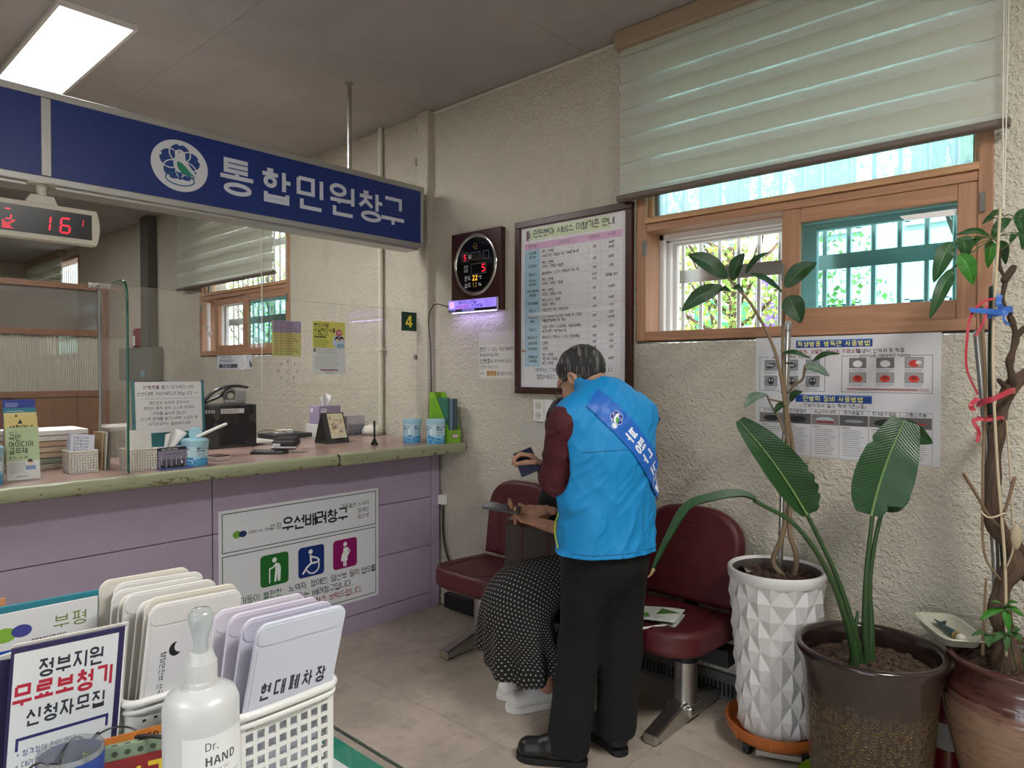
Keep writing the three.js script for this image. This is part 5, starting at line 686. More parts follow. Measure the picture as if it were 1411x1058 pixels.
// ---------- waiting bench ----------
const CU = { // maroon vinyl upholstery
  vinyl: std({ map: dataTex(256, 256, (u, v) => { const k = 0.9 + 0.16 * fbm(u, v, 8, 4, 14); return [0.31 * k, 0.075 * k, 0.10 * k]; }, true, [2, 2]), roughness: 0.5, bumpMap: dataTex(256, 256, (u, v) => fbm(u, v, 64, 2, 15), false, [4, 4]), bumpScale: 0.0006 }),
};
{
  const t = thing('waiting_bench', 'maroon upholstered waiting bench of joined seats on steel legs against the wall', 'bench', [0, 0, 0]);
  const xs = [-2.45, -1.953, -1.457], W = 0.485;
  // seat pad: rounded front corners, slightly domed
  const seatShape = new THREE.Shape(); seatShape.moveTo(-W / 2, -0.2); seatShape.lineTo(W / 2, -0.2); seatShape.lineTo(W / 2, 0.08); seatShape.bezierCurveTo(W / 2, 0.18, W / 2 - 0.06, 0.232, W / 2 - 0.16, 0.236); seatShape.lineTo(-W / 2 + 0.16, 0.236); seatShape.bezierCurveTo(-W / 2 + 0.06, 0.232, -W / 2, 0.18, -W / 2, 0.08); seatShape.closePath();
  const seatG = triUV(norm(new THREE.ExtrudeGeometry(seatShape, { depth: 0.05, bevelEnabled: true, bevelSize: 0.025, bevelThickness: 0.025, bevelSegments: 5, curveSegments: 16, bevelOffset: -0.025 }))).rotateX(PI / 2);
  const bs = new THREE.Shape(); bs.moveTo(-0.235, 0); bs.lineTo(0.235, 0); bs.lineTo(0.235, 0.25); bs.bezierCurveTo(0.235, 0.355, 0.16, 0.405, 0.06, 0.41); bs.lineTo(-0.06, 0.41); bs.bezierCurveTo(-0.16, 0.405, -0.235, 0.355, -0.235, 0.25); bs.closePath();
  const backG = triUV(norm(new THREE.ExtrudeGeometry(bs, { depth: 0.02, bevelEnabled: true, bevelSize: 0.025, bevelThickness: 0.025, bevelSegments: 5, curveSegments: 16, bevelOffset: -0.025 })));
  const stitch = std({ color: S('#3d1218'), roughness: 0.6 });
  for (const x of xs) {
    const s = mesh('seat', seatG, CU.vinyl, t); s.position.set(x, 0.432, 0.36); s.rotation.x = -0.05;
    mesh('seam', [tube([V(-W / 2 + 0.085, 0.0265, -0.18), V(-W / 2 + 0.08, 0.0265, 0.08), V(-W / 2 + 0.13, 0.0265, 0.19), V(0, 0.0265, 0.21), V(W / 2 - 0.13, 0.0265, 0.19), V(W / 2 - 0.08, 0.0265, 0.08), V(W / 2 - 0.085, 0.0265, -0.18)], 0.0013, 60, 5)], stitch, s);
    const b = mesh('backrest', backG, CU.vinyl, t); b.position.set(x, 0.45, 0.13); b.rotation.x = -0.13;
    mesh('seam', [tube([V(-0.12, 0.02, 0.0455), V(-0.125, 0.26, 0.0455), V(-0.09, 0.325, 0.0455), V(0, 0.34, 0.0455), V(0.09, 0.325, 0.0455), V(0.125, 0.26, 0.0455), V(0.12, 0.02, 0.0455)], 0.0013, 50, 5), tube([V(-0.12, 0.15, 0.0455), V(0.12, 0.15, 0.0455)], 0.0013, 6, 5), tube([V(-0.12, 0.27, 0.0455), V(0.12, 0.27, 0.0455)], 0.0013, 6, 5)], stitch, b);
    mesh('bracket', [rbox(0.08, 0.05, 0.3, 0.005, x, 0.355, 0.32), rbox(0.06, 0.2, 0.02, 0.005, x, 0.43, 0.12, -0.13)], M.black, t);
  }
  mesh('beam', rbb(-2.72, -1.205, 0.265, 0.335, 0.2, 0.29, 0.006, 2), M.black, t);
  for (const x of [-2.585, -1.395]) {
    const l = mesh('leg', [cyl(0.047, 0.049, 0.19, x, 0.165, 0.28, 0, 0, 0, 28), rbox(0.12, 0.05, 0.12, 0.015, x, 0.058, 0.28)], M.steel, t);
    const arm = extr([[-0.27, 0.014], [0.27, 0.014], [0.27, 0.036], [0.06, 0.085], [-0.06, 0.085], [-0.27, 0.036]], 0.062, 0.008).rotateY(-PI / 2).translate(x + 0.031, 0, 0.285); mesh('foot_bar', arm, M.steel, l);
    mesh('collar', cyl(0.05, 0.05, 0.05, x, 0.275, 0.28, 0, 0, 0, 28), M.black, l); for (const z of [0.06, 0.52]) mesh('foot_pad', cyl(0.024, 0.026, 0.014, x, 0.0075, z), M.black, l);
  }
  // brochure and pen lying on the right seat
  const br = tag(mesh('brochure', [sheet(0.21, 0.17, 0.004), T(surf(10, 1, (u, v) => V(-0.105 + u * 0.21, -0.085 + v * 0.17, 0.006 + 0.018 * Math.sin(u * PI * 0.5)), 0.0005), 0, 0, 0)], std({ roughness: 0.5, map: canvasTex(400, 280, (g, w, h) => { fillR(g, '#cfd2cc', 0, 0, w, h); g.fillStyle = '#5c8f3c'; g.beginPath(); g.moveTo(40, 20); g.lineTo(200, 60); g.lineTo(150, 150); g.lineTo(20, 120); g.fill(); g.fillStyle = '#47782f'; g.beginPath(); g.moveTo(220, 120); g.lineTo(390, 190); g.lineTo(230, 250); g.fill(); lines(g, 220, 30, 150, 5, 14, '#8a8f86', 5, 3); }) })), 'green and white folded brochure lying on the right bench seat', 'brochure'); br.position.set(-1.44, 0.4605, 0.46); br.rotation.set(-PI / 2, 0, 0.25);
  const pn = tag(mesh('pen', cyl(0.0045, 0.0045, 0.12, 0, 0, 0, 0, 0, 0, 10), M.white), 'white pen lying beside the brochure on the right bench seat', 'pen'); pn.position.set(-1.385, 0.465, 0.56); pn.rotation.set(PI / 2, 0.0, 0.5);
}
// ---------- people ----------
const skinM = (r, g, b) => std({ roughness: 0.55, map: dataTex(128, 128, (u, v) => { const k = 0.94 + 0.1 * fbm(u, v, 12, 3, 31); return [r * k, g * k, b * k]; }, true, [6, 6]) });
const clothBump = dataTex(128, 128, (u, v) => 0.5 + 0.5 * Math.sin(u * 128 * PI) * Math.sin(v * 128 * PI), false, [9, 9]);
// shoe: heel point, unit forward; length
function shoe(parent, heel, fwd, len, upM, soleM, laceM, h = 1) {
  const y = V(0, 1, 0), P = frame(heel, y.clone().cross(fwd), y, fwd), q = (x, yy, z) => P(x, yy, z);
  const up = blend([cone(q(0, 0.055, 0.045), 0.037, q(0, 0.062, len * 0.45), 0.04), cone(q(0.004, 0.055, len * 0.45), 0.042, q(0.006, 0.041, len - 0.052), 0.043, [y, 1.08]), cone(q(0, 0.05, 0.04), 0.034, q(0, 0.085 * h, 0.05), 0.034), cone(q(0, 0.06, 0.07), 0.034, q(0, 0.06, len * 0.5), 0.028)], 0.03);
  const f = (x, yy, z) => smax(up(x, yy, z), 0.02 - yy + heel.y, 0.004), [a, b] = bounds([q(-0.06, 0, -0.02), q(0.06, 0.14, len + 0.02), q(0.06, 0, -0.02), q(-0.06, 0, len + 0.02)], 0.01); mesh('shoe', nets(f, a, b, 0.004), upM, parent);
  const s = new THREE.Shape(); s.moveTo(-0.034, 0.03); s.bezierCurveTo(-0.034, -0.012, 0.034, -0.012, 0.034, 0.03); s.bezierCurveTo(0.03, len * 0.4, 0.05, len * 0.55, 0.05, len * 0.75); s.bezierCurveTo(0.05, len * 1.06, -0.044, len * 1.06, -0.046, len * 0.75); s.bezierCurveTo(-0.046, len * 0.55, -0.03, len * 0.4, -0.034, 0.03);
  const so = norm(new THREE.ExtrudeGeometry(s, { depth: 0.018, bevelEnabled: true, bevelSize: 0.002, bevelThickness: 0.003, bevelSegments: 2, curveSegments: 20 })).rotateX(PI / 2).scale(1, 1, 1); so.translate(0, 0.0215, 0); const mm = new THREE.Matrix4().makeBasis(P.ax, P.ay, P.az).setPosition(heel); mesh('sole', so.applyMatrix4(mm), soleM, parent);
  const lc = []; for (let i = 0; i < 4; i++) { const z = len * (0.42 + i * 0.085), yy = 0.108 - i * 0.009; lc.push(tube([q(-0.024, yy - 0.012, z), q(0, yy, z + 0.006), q(0.024, yy - 0.012, z + 0.012)], 0.0032, 10, 5), tube([q(0.024, yy - 0.012, z), q(0, yy + 0.002, z + 0.006), q(-0.024, yy - 0.012, z + 0.012)], 0.0026, 10, 5)); }
  for (const e of [-1, 1]) lc.push(tube([q(0, 0.1, len * 0.4), q(e * 0.02, 0.108, len * 0.38), q(e * 0.036, 0.09, len * 0.42), q(e * 0.014, 0.098, len * 0.44), q(0, 0.1, len * 0.41)], 0.0022, 16, 5)); mesh('lace', lc, laceM, parent);
}
{ // standing man in the blue vest
  const F = V(-0.94, 0, -0.34).normalize(), U = V(0, 1, 0), L = V(-0.34, 0, 0.94).normalize(), O = V(-1.48, 0, 0.742), m = frame(O, L, U, F), p = (f, u, l) => m(l, u, f);
  const t = thing('person', 'standing older man in bright blue vest with sash, maroon sleeves and black trousers', 'person', [0, 0, 0]);
  const hipL = p(0, 0.79, 0.085), hipR = p(0, 0.79, -0.085), knL = V(-1.559, 0.42, 0.797), knR = V(-1.462, 0.40, 0.672), anL = V(-1.552, 0.08, 0.865), anR = V(-1.466, 0.08, 0.69);
  const shL = p(-0.0, 1.275, 0.175), shR = p(-0.0, 1.275, -0.175), elL = V(-1.60, 1.055, 0.875), wrL = V(-1.690, 1.075, 0.838), elR = p(0.10, 1.05, -0.19), wrR = p(0.2, 1.085, -0.02), neck0 = p(0.03, 1.31, 0), hc = p(0.165, 1.423, 0.0);
  const hf = F.clone().multiplyScalar(Math.cos(0.62)).add(V(0, -Math.sin(0.62), 0)).add(L.clone().multiplyScalar(0.36)).normalize(), hx = U.clone().cross(hf).normalize(), hy = hf.clone().cross(hx).normalize(), H = frame(hc, hx, hy, hf);
  // body: torso, arms and legs inside the clothes, head and hands
  const skin = skinM(0.70, 0.53, 0.43), nape = H(0, -0.055, -0.035);
  const inner = blend([cone(hipL, 0.06, knL, 0.045), cone(hipR, 0.06, knR, 0.045), cone(knL, 0.05, anL, 0.035), cone(knR, 0.05, anR, 0.035), cone(p(0, 0.82, 0), 0.11, p(0, 1.18, 0), 0.12, [F, 1.5]), cone(shL.clone().add(V(0, -0.02, 0)), 0.034, shR.clone().add(V(0, -0.02, 0)), 0.034), cone(shL.clone().add(V(0, -0.03, 0)), 0.034, elL, 0.034), cone(elL, 0.038, wrL, 0.027), cone(shR.clone().add(V(0, -0.03, 0)), 0.034, elR, 0.034), cone(elR, 0.034, wrR, 0.027), cone(neck0, 0.06, nape, 0.054), cone(hipL, 0.06, hipR, 0.06)], 0.03);
  const head = headField(H, 1.02), all = (x, y, z) => smin(inner(x, y, z), head(x, y, z), 0.02);
  const hd = V(-0.62, 0.52, 0.28).normalize(), hL = handField(basis(wrL, hd, V(-0.70, -0.25, 0.62)), [[0.55, 0.75, 0.5], [0.6, 0.85, 0.5], [0.65, 0.9, 0.5], [0.7, 0.9, 0.5]], [-0.018, 0.022], 0.92), hR = handField(basis(wrR, F.clone().multiplyScalar(0.7).addScaledVector(L, 0.7), V(0.2, -0.8, 0.5)), [[0.2, 0.2, 0.1], [0.7, 0.9, 0.5], [0.8, 0.9, 0.5], [0.8, 0.9, 0.5]], [-0.01, 0.014]);
  const [b0, b1] = bounds([anL, anR, shL, shR, wrL, wrR, neck0, elR], 0.16), [h0, h1] = bounds([hc], 0.165), [l0, l1] = bounds(hL.pts, 0.02), [r0, r1] = bounds(hR.pts, 0.02);
  const cut = (f, c, r) => f;
  mesh('body', [nets(inner, b0, b1, 0.012), nets(all, h0, h1, 0.0035), nets(hL, l0, l1, 0.003), nets(hR, r0, r1, 0.003)], skin, t);
  // hair: grey flecked, cut short at the nape and round the ears
  const strand = (x, y, z) => n3(x * 260, y * 60, z * 60 + x * 90) * 0.004 + n3(x * 40, y * 40, z * 40) * 0.006, cap = ell(V(0, 0.036, -0.016), V(0.0855, 0.093, 0.104));
  const hair = (X, Y, Z) => { const [x, y, z] = H.inv(X, Y, Z), low = z > 0.03 ? lerp(0.0, 0.075, sstep(0.03, 0.075, z)) : z > -0.04 ? lerp(-0.028, 0.006, sstep(-0.04, -0.012, z)) : -0.05 - 0.01 * sstep(-0.04, -0.09, z); return smax(cap(x, y, z) + strand(x, y, z), low - y, 0.008); };
  mesh('hair', nets(hair, ...bounds([hc], 0.15), 0.0035), std({ roughness: 0.7, map: dataTex(256, 128, (u, v) => { const a = vn(u * 128, v * 9, 128, 3), k = a > 0.72 ? 0.42 : 0.13 + 0.05 * vn(u * 256, v * 20, 256, 5); return [k, k * 0.97, k * 0.95]; }, true, [3.5, 3.5]) }), t);
  { const eyes = [1, -1].map((e) => T(sph(0.0105, 0, 0, 0, 1, 1, 1, 12), ...H(0.0325 * e, 0.0, 0.082).toArray())); mesh('eye', eyes, std({ color: S('#2b201b'), roughness: 0.2 }), t);
    const fr = []; for (const e of [1, -1]) { const pts = []; for (let i = 0; i <= 20; i++) { const a = (i / 20) * 2 * PI; pts.push(H(0.034 * e + Math.cos(a) * 0.025, -0.008 + Math.sin(a) * 0.018, 0.108)); } fr.push(tube(pts, 0.0013, 40, 5)); fr.push(tube([H(0.06 * e, -0.002, 0.107), H(0.077 * e, 0.006, 0.06), H(0.081 * e, 0.012, 0.0), H(0.08 * e, -0.006, -0.022)], 0.0017, 24, 6)); } fr.push(tube([H(-0.01, -0.003, 0.109), H(0, 0.001, 0.112), H(0.01, -0.003, 0.109)], 0.0013, 10, 5)); const gl = mesh('glasses', fr, M.black, t);
    mesh('lens', [1, -1].map((e) => { const g = norm(new THREE.CylinderGeometry(0.0245, 0.0245, 0.0012, 28)).rotateX(PI / 2).scale(1, 0.72, 1); return g.applyMatrix4(new THREE.Matrix4().makeBasis(H.ax, H.ay, H.az).setPosition(H(0.034 * e, -0.008, 0.108))); }), M.glass, gl); }
  // trousers
  const fold = (x, y, z, s) => Math.abs(n3(x * 12, y * 4, z * 12)) * s * 2.2 + Math.abs(n3(x * 9, y * 22, z * 9)) * s * 1.2 - s * 0.6;
  const tr0 = blend([cone(p(-0.005, 0.86, 0), 0.165, p(0, 0.78, 0), 0.165, [F, 1.28]), cone(p(0, 0.80, 0.078), 0.10, knL, 0.079), cone(p(0, 0.80, -0.078), 0.10, knR, 0.079), cone(knL, 0.079, V(anL.x - 0.01, 0.05, anL.z), 0.079), cone(knR, 0.079, V(anR.x, 0.09, anR.z), 0.077)], 0.03);
  const trous = (x, y, z) => { const low = z > 0.76 ? 0.045 : 0.075; return smax(smax(tr0(x, y, z) + fold(x, y, z, 0.006) + (y < 0.25 ? n3(x * 14, y * 38, z * 14) * 0.010 * (1 - y / 0.25) : 0), low - y, 0.006), y - 0.9, 0.004); };
  mesh('trousers', nets(trous, ...bounds([anL, anR, p(0, 0.95, 0.1), p(0, 0.9, -0.1)], 0.16), 0.0085), std({ color: S('#090a0d'), roughness: 0.95, bumpMap: clothBump, bumpScale: 0.0004 }), t);
  // maroon shirt: sleeves, cuffs, hem showing below the vest
  const wrin = (x, y, z, s) => (Math.abs(n3(x * 11 + y * 8, y * 17 - x * 8, z * 11)) * 2.2 + 0.9 * Math.abs(n3(x * 24, y * 30, z * 24)) - 0.5) * s;
  const sh0 = blend([cone(shL.clone().add(V(0, -0.015, 0)).addScaledVector(L, 0.012), 0.062, elL, 0.068), cone(elL, 0.062, wrL.clone().lerp(elL, 0.2), 0.042), cone(shR.clone().add(V(0, -0.02, 0)), 0.054, elR, 0.056), cone(elR, 0.06, wrR.clone().lerp(elR, 0.15), 0.04), cone(shL, 0.055, shR, 0.055), cone(p(0, 0.78, 0), 0.178, p(0, 1.0, 0), 0.16, [F, 1.45])], 0.035);
  mesh('shirt', nets((x, y, z) => smax(sh0(x, y, z) + wrin(x, y, z, 0.012), 0.755 + (m.inv(x, y, z)[0] < -0.02 ? 0 : 0.045) - y, 0.004), ...bounds([p(0, 0.7, 0), shL, shR, elL, elR, wrL, wrR], 0.2), 0.0075), std({ color: S('#4a0f19'), roughness: 0.75, bumpMap: clothBump, bumpScale: 0.0003 }), t);
  mesh('sleeve_piping', [tube([V(-1.62, 1.235, 0.845), V(-1.61, 1.23, 0.90), V(-1.585, 1.20, 0.93), V(-1.588, 1.12, 0.942), V(-1.62, 1.08, 0.935), V(-1.66, 1.075, 0.895)], 0.003, 40, 6)], M.black, t);
  // blue vest
  const v0 = blend([cone(p(-0.01, 0.77, 0), 0.206, p(-0.005, 0.92, 0), 0.186, [F, 1.4]), cone(p(-0.005, 0.92, 0), 0.186, p(-0.01, 1.16, 0), 0.184, [F, 1.42]), cone(p(-0.01, 1.16, 0), 0.182, p(-0.01, 1.24, 0), 0.16, [F, 1.4]), cone(p(-0.005, 1.283, 0.155), 0.066, p(-0.005, 1.283, -0.155), 0.066), cone(p(0.0, 1.29, 0.1), 0.07, p(0.02, 1.35, 0.03), 0.068), cone(p(0, 1.29, -0.1), 0.07, p(0.02, 1.35, -0.03), 0.068)], 0.06);
  const c1 = p(0.02, 1.32, 0), c2 = p(0.08, 1.395, 0), collar = cone(c1, 0.088, c2, 0.076), colIn = cone(c1, 0.072, p(0.095, 1.43, 0), 0.068);
  const drape = (x, y, z) => { const [l, u, f] = m.inv(x, y, z), low = clamp((1.2 - u) / 0.4); const r1 = Math.abs(n3(l * 9 + u * 5, u * 3.5 - l * 5, f * 4)), r2 = Math.abs(n3(l * 17 - u * 9 + 7, u * 8 + l * 9, f * 8)), r3 = Math.abs(n3(l * 26 + 3, u * 24 + l * 20, f * 12)); return (r1 * 0.05 - 0.012 + r2 * 0.022) * low + r3 * 0.013 + r2 * 0.01 - 0.005; };
  const vest = (x, y, z) => { const [l, u, f] = m.inv(x, y, z); let d = v0(x, y, z); d = smin(d, smax(collar(x, y, z), u - 1.412 - 0.35 * (f - 0.03), 0.006), 0.02); d = smax(d, -colIn(x, y, z), 0.006) + drape(x, y, z); const ah = Math.hypot((u - 1.125) / 0.125, (f - 0.03) / 0.075); d = Math.abs(l) > 0.13 ? smax(d, (1 - ah) * 0.07, 0.008) : d; d = smax(d, Math.abs(l) - (u > 1.2 ? 0.214 : 0.205) - Math.max(0, 1.0 - u) * 0.1, 0.01); return smax(d, 0.787 - u, 0.004); };
  const vestM = std({ color: S('#058ccf'), roughness: 0.6, bumpMap: clothBump, bumpScale: 0.0003 });
  mesh('vest', nets(vest, ...bounds([p(0, 0.7, 0), p(0, 1.47, 0)], 0.28), 0.0065), vestM, t);
  const back = (l, u) => { let f = -0.4; for (let i = 0; i < 60; i++) { const q = p(f, u, l), d = vest(q.x, q.y, q.z); if (d < 0.0015) break; f += Math.max(0.0015, d * 0.7); if (f > 0.2) break; } return f; };
  { // sash across the back, hem seam and armhole seam
    const A = [0.115, 1.36], B = [-0.21, 0.995], dx = B[0] - A[0], dy = B[1] - A[1], ln = Math.hypot(dx, dy), nx = -dy / ln, ny = dx / ln, w = 0.088;
    const tx = canvasTex(1024, 176, (g, W, h) => { fillR(g, '#1a68c8', 0, 0, W, h); g.save(); g.translate(210, 84); emblemColour(g, 62); g.restore(); [['부', 330], ['평', 440], ['구', 550], ['노', 690], ['인', 795], ['일', 900]].forEach(([s, x]) => write(g, s, x, 34, 108, '#eef1f6', 0.14)); });
    const sg = (th) => surf(70, 10, (s, v) => { const e = (v - 0.5) * w, l = A[0] + dx * s + nx * e, u = A[1] + dy * s + ny * e; const fs = [-0.006, 0, 0.006].map((k) => back(l + k, u)); return p(Math.min(...fs) - 0.0045, u, l); }, th);
    const g = sg(0.0016); mesh('sash', g, std({ map: tx, roughness: 0.45, side: THREE.DoubleSide }), t);
    const seam = []; for (const u of [0.805]) { const pts = []; for (let i = 0; i <= 24; i++) { const l = lerp(-0.19, 0.19, i / 24); pts.push(p(back(l, u) - 0.0006, u, l)); } seam.push(tube(pts, 0.0012, 60, 5)); } const y0 = []; for (let i = 0; i <= 24; i++) { const l = lerp(-0.165, 0.165, i / 24), u = 1.165 + 0.01 * Math.cos(l * 9); y0.push(p(back(l, u) - 0.0004, u, l)); } seam.push(tube(y0, 0.0012, 60, 5)); mesh('seam', seam, std({ color: S('#0b5f93') }), t);
    const zp = []; for (let i = 0; i <= 12; i++) { const u = lerp(0.81, 0.97, i / 12), q = p(0.02 + 0.03 * Math.sin(i * 0.3), u, 0.186 + Math.max(0, 0.95 - u) * 0.09); zp.push(q); } mesh('zip', tube(zp, 0.0035, 40, 6), std({ color: S('#b7c447') }), t);
  }
  const sm = std({ color: S('#141416'), roughness: 0.42 }), so = std({ color: S('#0d0d0f'), roughness: 0.7 });
  shoe(t, V(-1.492, 0, 0.842), V(-0.89, 0, 0.45).normalize(), 0.27, sm, so, M.black); shoe(t, V(-1.425, 0, 0.70), V(-0.93, 0, -0.36).normalize(), 0.27, sm, so, M.black);
  // phone in his left hand
  const ph = thing('phone', 'dark blue cased phone held up in the left hand of standing man', 'phone', [0, 0, 0]); const pb = basis(V(-1.747, 1.104, 0.889), V(-0.72, 0.42, -0.5), V(0.45, 0.5, 0.74));
  mesh('case', rbox(0.078, 0.155, 0.011, 0.005, 0, 0, 0), std({ color: S('#16203f'), roughness: 0.5 }), ph); mesh('screen', rbox(0.068, 0.142, 0.001, 0.0004, 0, 0, -0.0058), M.blackGloss, ph); onBasis(ph, pb);
}
function emblemColour(g, R) { g.save(); g.scale(R, R); const disc = (c, x, y, r) => { g.fillStyle = c; g.beginPath(); g.arc(x, y, r, 0, 2 * PI); g.fill(); }; g.rotate(0.5); for (let i = 0; i < 5; i++) { const a = -PI / 2 + (i * 2 * PI) / 5; disc('#2a2f8f', Math.cos(a) * 0.44, Math.sin(a) * 0.44, 0.42); } g.strokeStyle = '#dfe4f4'; g.lineWidth = 0.06; for (let i = 0; i < 5; i++) { const a = -PI / 2 + (i * 2 * PI) / 5; g.beginPath(); g.arc(Math.cos(a) * 0.44, Math.sin(a) * 0.44, 0.4, 0, 2 * PI); g.stroke(); } g.fillStyle = '#f0f3f5'; g.beginPath(); g.ellipse(0.15, 0.15, 0.55, 0.26, 0.6, 0, 7); g.fill(); g.fillStyle = '#46a23c'; g.beginPath(); g.ellipse(0.28, 0.05, 0.4, 0.18, 0.5, 0, 7); g.fill(); disc('#f0f3f5', -0.3, -0.25, 0.16); disc('#e6ecf4', 0.75, 0.6, 0.36); g.strokeStyle = '#6f9ad0'; g.lineWidth = 0.07; g.beginPath(); g.ellipse(0.75, 0.6, 0.36, 0.26, 0, 0, 7); g.stroke(); g.restore(); }
{ // seated woman
  const t = thing('person', 'seated woman in long black skirt with white dots and white sneakers, looking at phone', 'person', [0, 0, 0]);
  const hip = V(-1.92, 0.605, 0.32), chest = V(-1.86, 0.92, 0.36), neck0 = V(-1.86, 1.06, 0.41), hc = V(-1.862, 1.205, 0.475), shL = V(-1.68, 0.99, 0.40), shR = V(-1.99, 0.99, 0.36);
  const hf = V(-0.1, -0.55, 0.83).normalize(), hx = V(0, 1, 0).cross(hf).normalize(), hy = hf.clone().cross(hx), H = frame(hc, hx, hy, hf);
  const elL = V(-1.70, 0.745, 0.51), wrL = V(-1.845, 0.822, 0.70), elR = V(-2.03, 0.77, 0.45), wrR = V(-1.87, 0.86, 0.62), knL = V(-1.82, 0.52, 0.72), knR = V(-2.0, 0.52, 0.70), anL = V(-1.885, 0.085, 0.60), anR = V(-2.03, 0.085, 0.53);
  const inner = blend([cone(hip, 0.14, chest, 0.12, [V(0, 0, 1), 1.35]), cone(shL, 0.042, shR, 0.042), cone(shL, 0.042, elL, 0.036), cone(elL, 0.036, wrL, 0.024), cone(shR, 0.042, elR, 0.036), cone(elR, 0.036, wrR, 0.024), cone(neck0, 0.05, H(0, -0.06, -0.03), 0.046), cone(hip, 0.09, knL, 0.06), cone(hip, 0.09, knR, 0.06), cone(knL, 0.055, anL, 0.034), cone(knR, 0.055, anR, 0.034)], 0.035), head = headField(H, 0.95), all = (x, y, z) => smin(inner(x, y, z), head(x, y, z), 0.02);
  const hL = handField(basis(wrL, V(-0.75, 0.28, 0.55), V(0.1, 0.9, 0.25)), [[0.35, 0.5, 0.3], [0.4, 0.55, 0.35], [0.45, 0.55, 0.35], [0.5, 0.6, 0.35]], [-0.012, 0.012], 0.93), hR = handField(basis(wrR, V(-0.55, 0.12, 0.75), V(-0.3, -0.9, 0.1)), [[0.25, 0.35, 0.2], [0.55, 0.7, 0.4], [0.6, 0.7, 0.4], [0.65, 0.7, 0.4]], [-0.01, 0.012], 0.93);
  mesh('body', [nets(inner, ...bounds([hip, shL, shR, knL, knR, anL, anR, neck0], 0.15), 0.012), nets(all, ...bounds([hc], 0.15), 0.004), nets(hL, ...bounds(hL.pts, 0.02), 0.003), nets(hR, ...bounds(hR.pts, 0.02), 0.003)], skinM(0.72, 0.53, 0.43), t);
  const bob = ell(V(0, 0.02, -0.02), V(0.095, 0.115, 0.112)), side = blend([cone(V(-0.072, 0.02, 0.01), 0.042, V(-0.07, -0.11, 0.03), 0.034), cone(V(0.072, 0.02, 0.01), 0.042, V(0.07, -0.11, 0.03), 0.034), cone(V(0, 0.0, -0.08), 0.05, V(0, -0.1, -0.06), 0.045)], 0.03);
  mesh('hair', nets((X, Y, Z) => { const [x, y, z] = H.inv(X, Y, Z), d = smin(smax(bob(x, y, z), Math.max(-0.07 - y, (z - 0.045) * 0.9 + Math.min(0, y - 0.055) * -1), 0.01), side(x, y, z), 0.02); return d + n3(x * 90, y * 14, z * 90) * 0.005; }, ...bounds([hc], 0.19), 0.005), std({ color: S('#17120f'), roughness: 0.45 }), t);
  { const eyes = [1, -1].map((e) => T(sph(0.0095, 0, 0, 0, 1, 1, 1, 12), ...H(0.03 * e, 0, 0.077).toArray())); mesh('eye', eyes, std({ color: S('#2b201b'), roughness: 0.2 }), t); }
  const top = blend([cone(V(hip.x, 0.64, hip.z), 0.165, chest, 0.15, [V(0, 0, 1), 1.35]), cone(shL, 0.058, shR, 0.058), cone(shL, 0.056, shL.clone().lerp(elL, 0.62), 0.056), cone(shR, 0.056, shR.clone().lerp(elR, 0.62), 0.056), cone(neck0.clone().add(V(0, -0.04, 0)), 0.07, neck0, 0.058)], 0.035);
  mesh('top', nets((x, y, z) => smax(top(x, y, z) + n3(x * 14, y * 22, z * 14) * 0.01, y - 1.075, 0.006), ...bounds([hip, shL, shR, V(-1.9, 1.1, 0.4)], 0.2), 0.0085), std({ color: S('#0e0e11'), roughness: 0.85 }), t);
  // skirt: loft along hip - lap - knee - hem, with a printed dot cloth
  const st = [[V(-1.90, 0.62, 0.26), 0.19, 0.15, V(0, 0.5, 0.9)], [V(-1.905, 0.58, 0.40), 0.20, 0.105, V(0, 0.05, 1)], [V(-1.91, 0.555, 0.56), 0.205, 0.09, V(0, -0.05, 1)], [V(-1.912, 0.53, 0.69), 0.20, 0.088, V(0, -0.35, 0.95)], [V(-1.913, 0.47, 0.757), 0.195, 0.10, V(0, -0.9, 0.5)], [V(-1.915, 0.395, 0.762), 0.20, 0.12, V(0, -1, 0.05)], [V(-1.92, 0.325, 0.742), 0.21, 0.135, V(0, -1, -0.12)], [V(-1.925, 0.25, 0.722), 0.222, 0.15, V(0, -1, -0.2)]];
  const cv = (k) => { const x = k * (st.length - 1), i = Math.min(st.length - 2, x | 0), f = x - i, a = st[Math.max(0, i - 1)], b = st[i], c = st[i + 1], d = st[Math.min(st.length - 1, i + 2)], cr = (p0, p1, p2, p3) => 0.5 * (2 * p1 + (p2 - p0) * f + (2 * p0 - 5 * p1 + 4 * p2 - p3) * f * f + (3 * p1 - p0 - 3 * p2 + p3) * f * f * f), vv = (n) => V(cr(a[n].x, b[n].x, c[n].x, d[n].x), cr(a[n].y, b[n].y, c[n].y, d[n].y), cr(a[n].z, b[n].z, c[n].z, d[n].z)); return [vv(0), cr(a[1], b[1], c[1], d[1]), cr(a[2], b[2], c[2], d[2]), vv(3).normalize()]; };
  const sk = surf(150, 70, (u, v) => { const [c, rx, rz, d] = cv(v), a = u * 2 * PI, X = V(1, 0, 0.1).normalize(), Y = X.clone().cross(d).normalize(), pl = sstep(0.5, 1, v) * (0.014 * Math.sin(a * 7 + 0.6 * Math.sin(a * 2)) + 0.010 * Math.sin(a * 13 + 1)) + 0.004 * n3(u * 30, v * 12, 2), q = c.clone().addScaledVector(X, Math.cos(a) * (rx + pl)).addScaledVector(Y, Math.sin(a) * (rz + pl)); q.y += sstep(0.9, 1, v) * 0.018 * Math.sin(a * 3 + 1.5) + (v > 0.9 ? -0.03 * Math.cos(a) * sstep(0.9, 1, v) : 0); return q; }, 0.003);
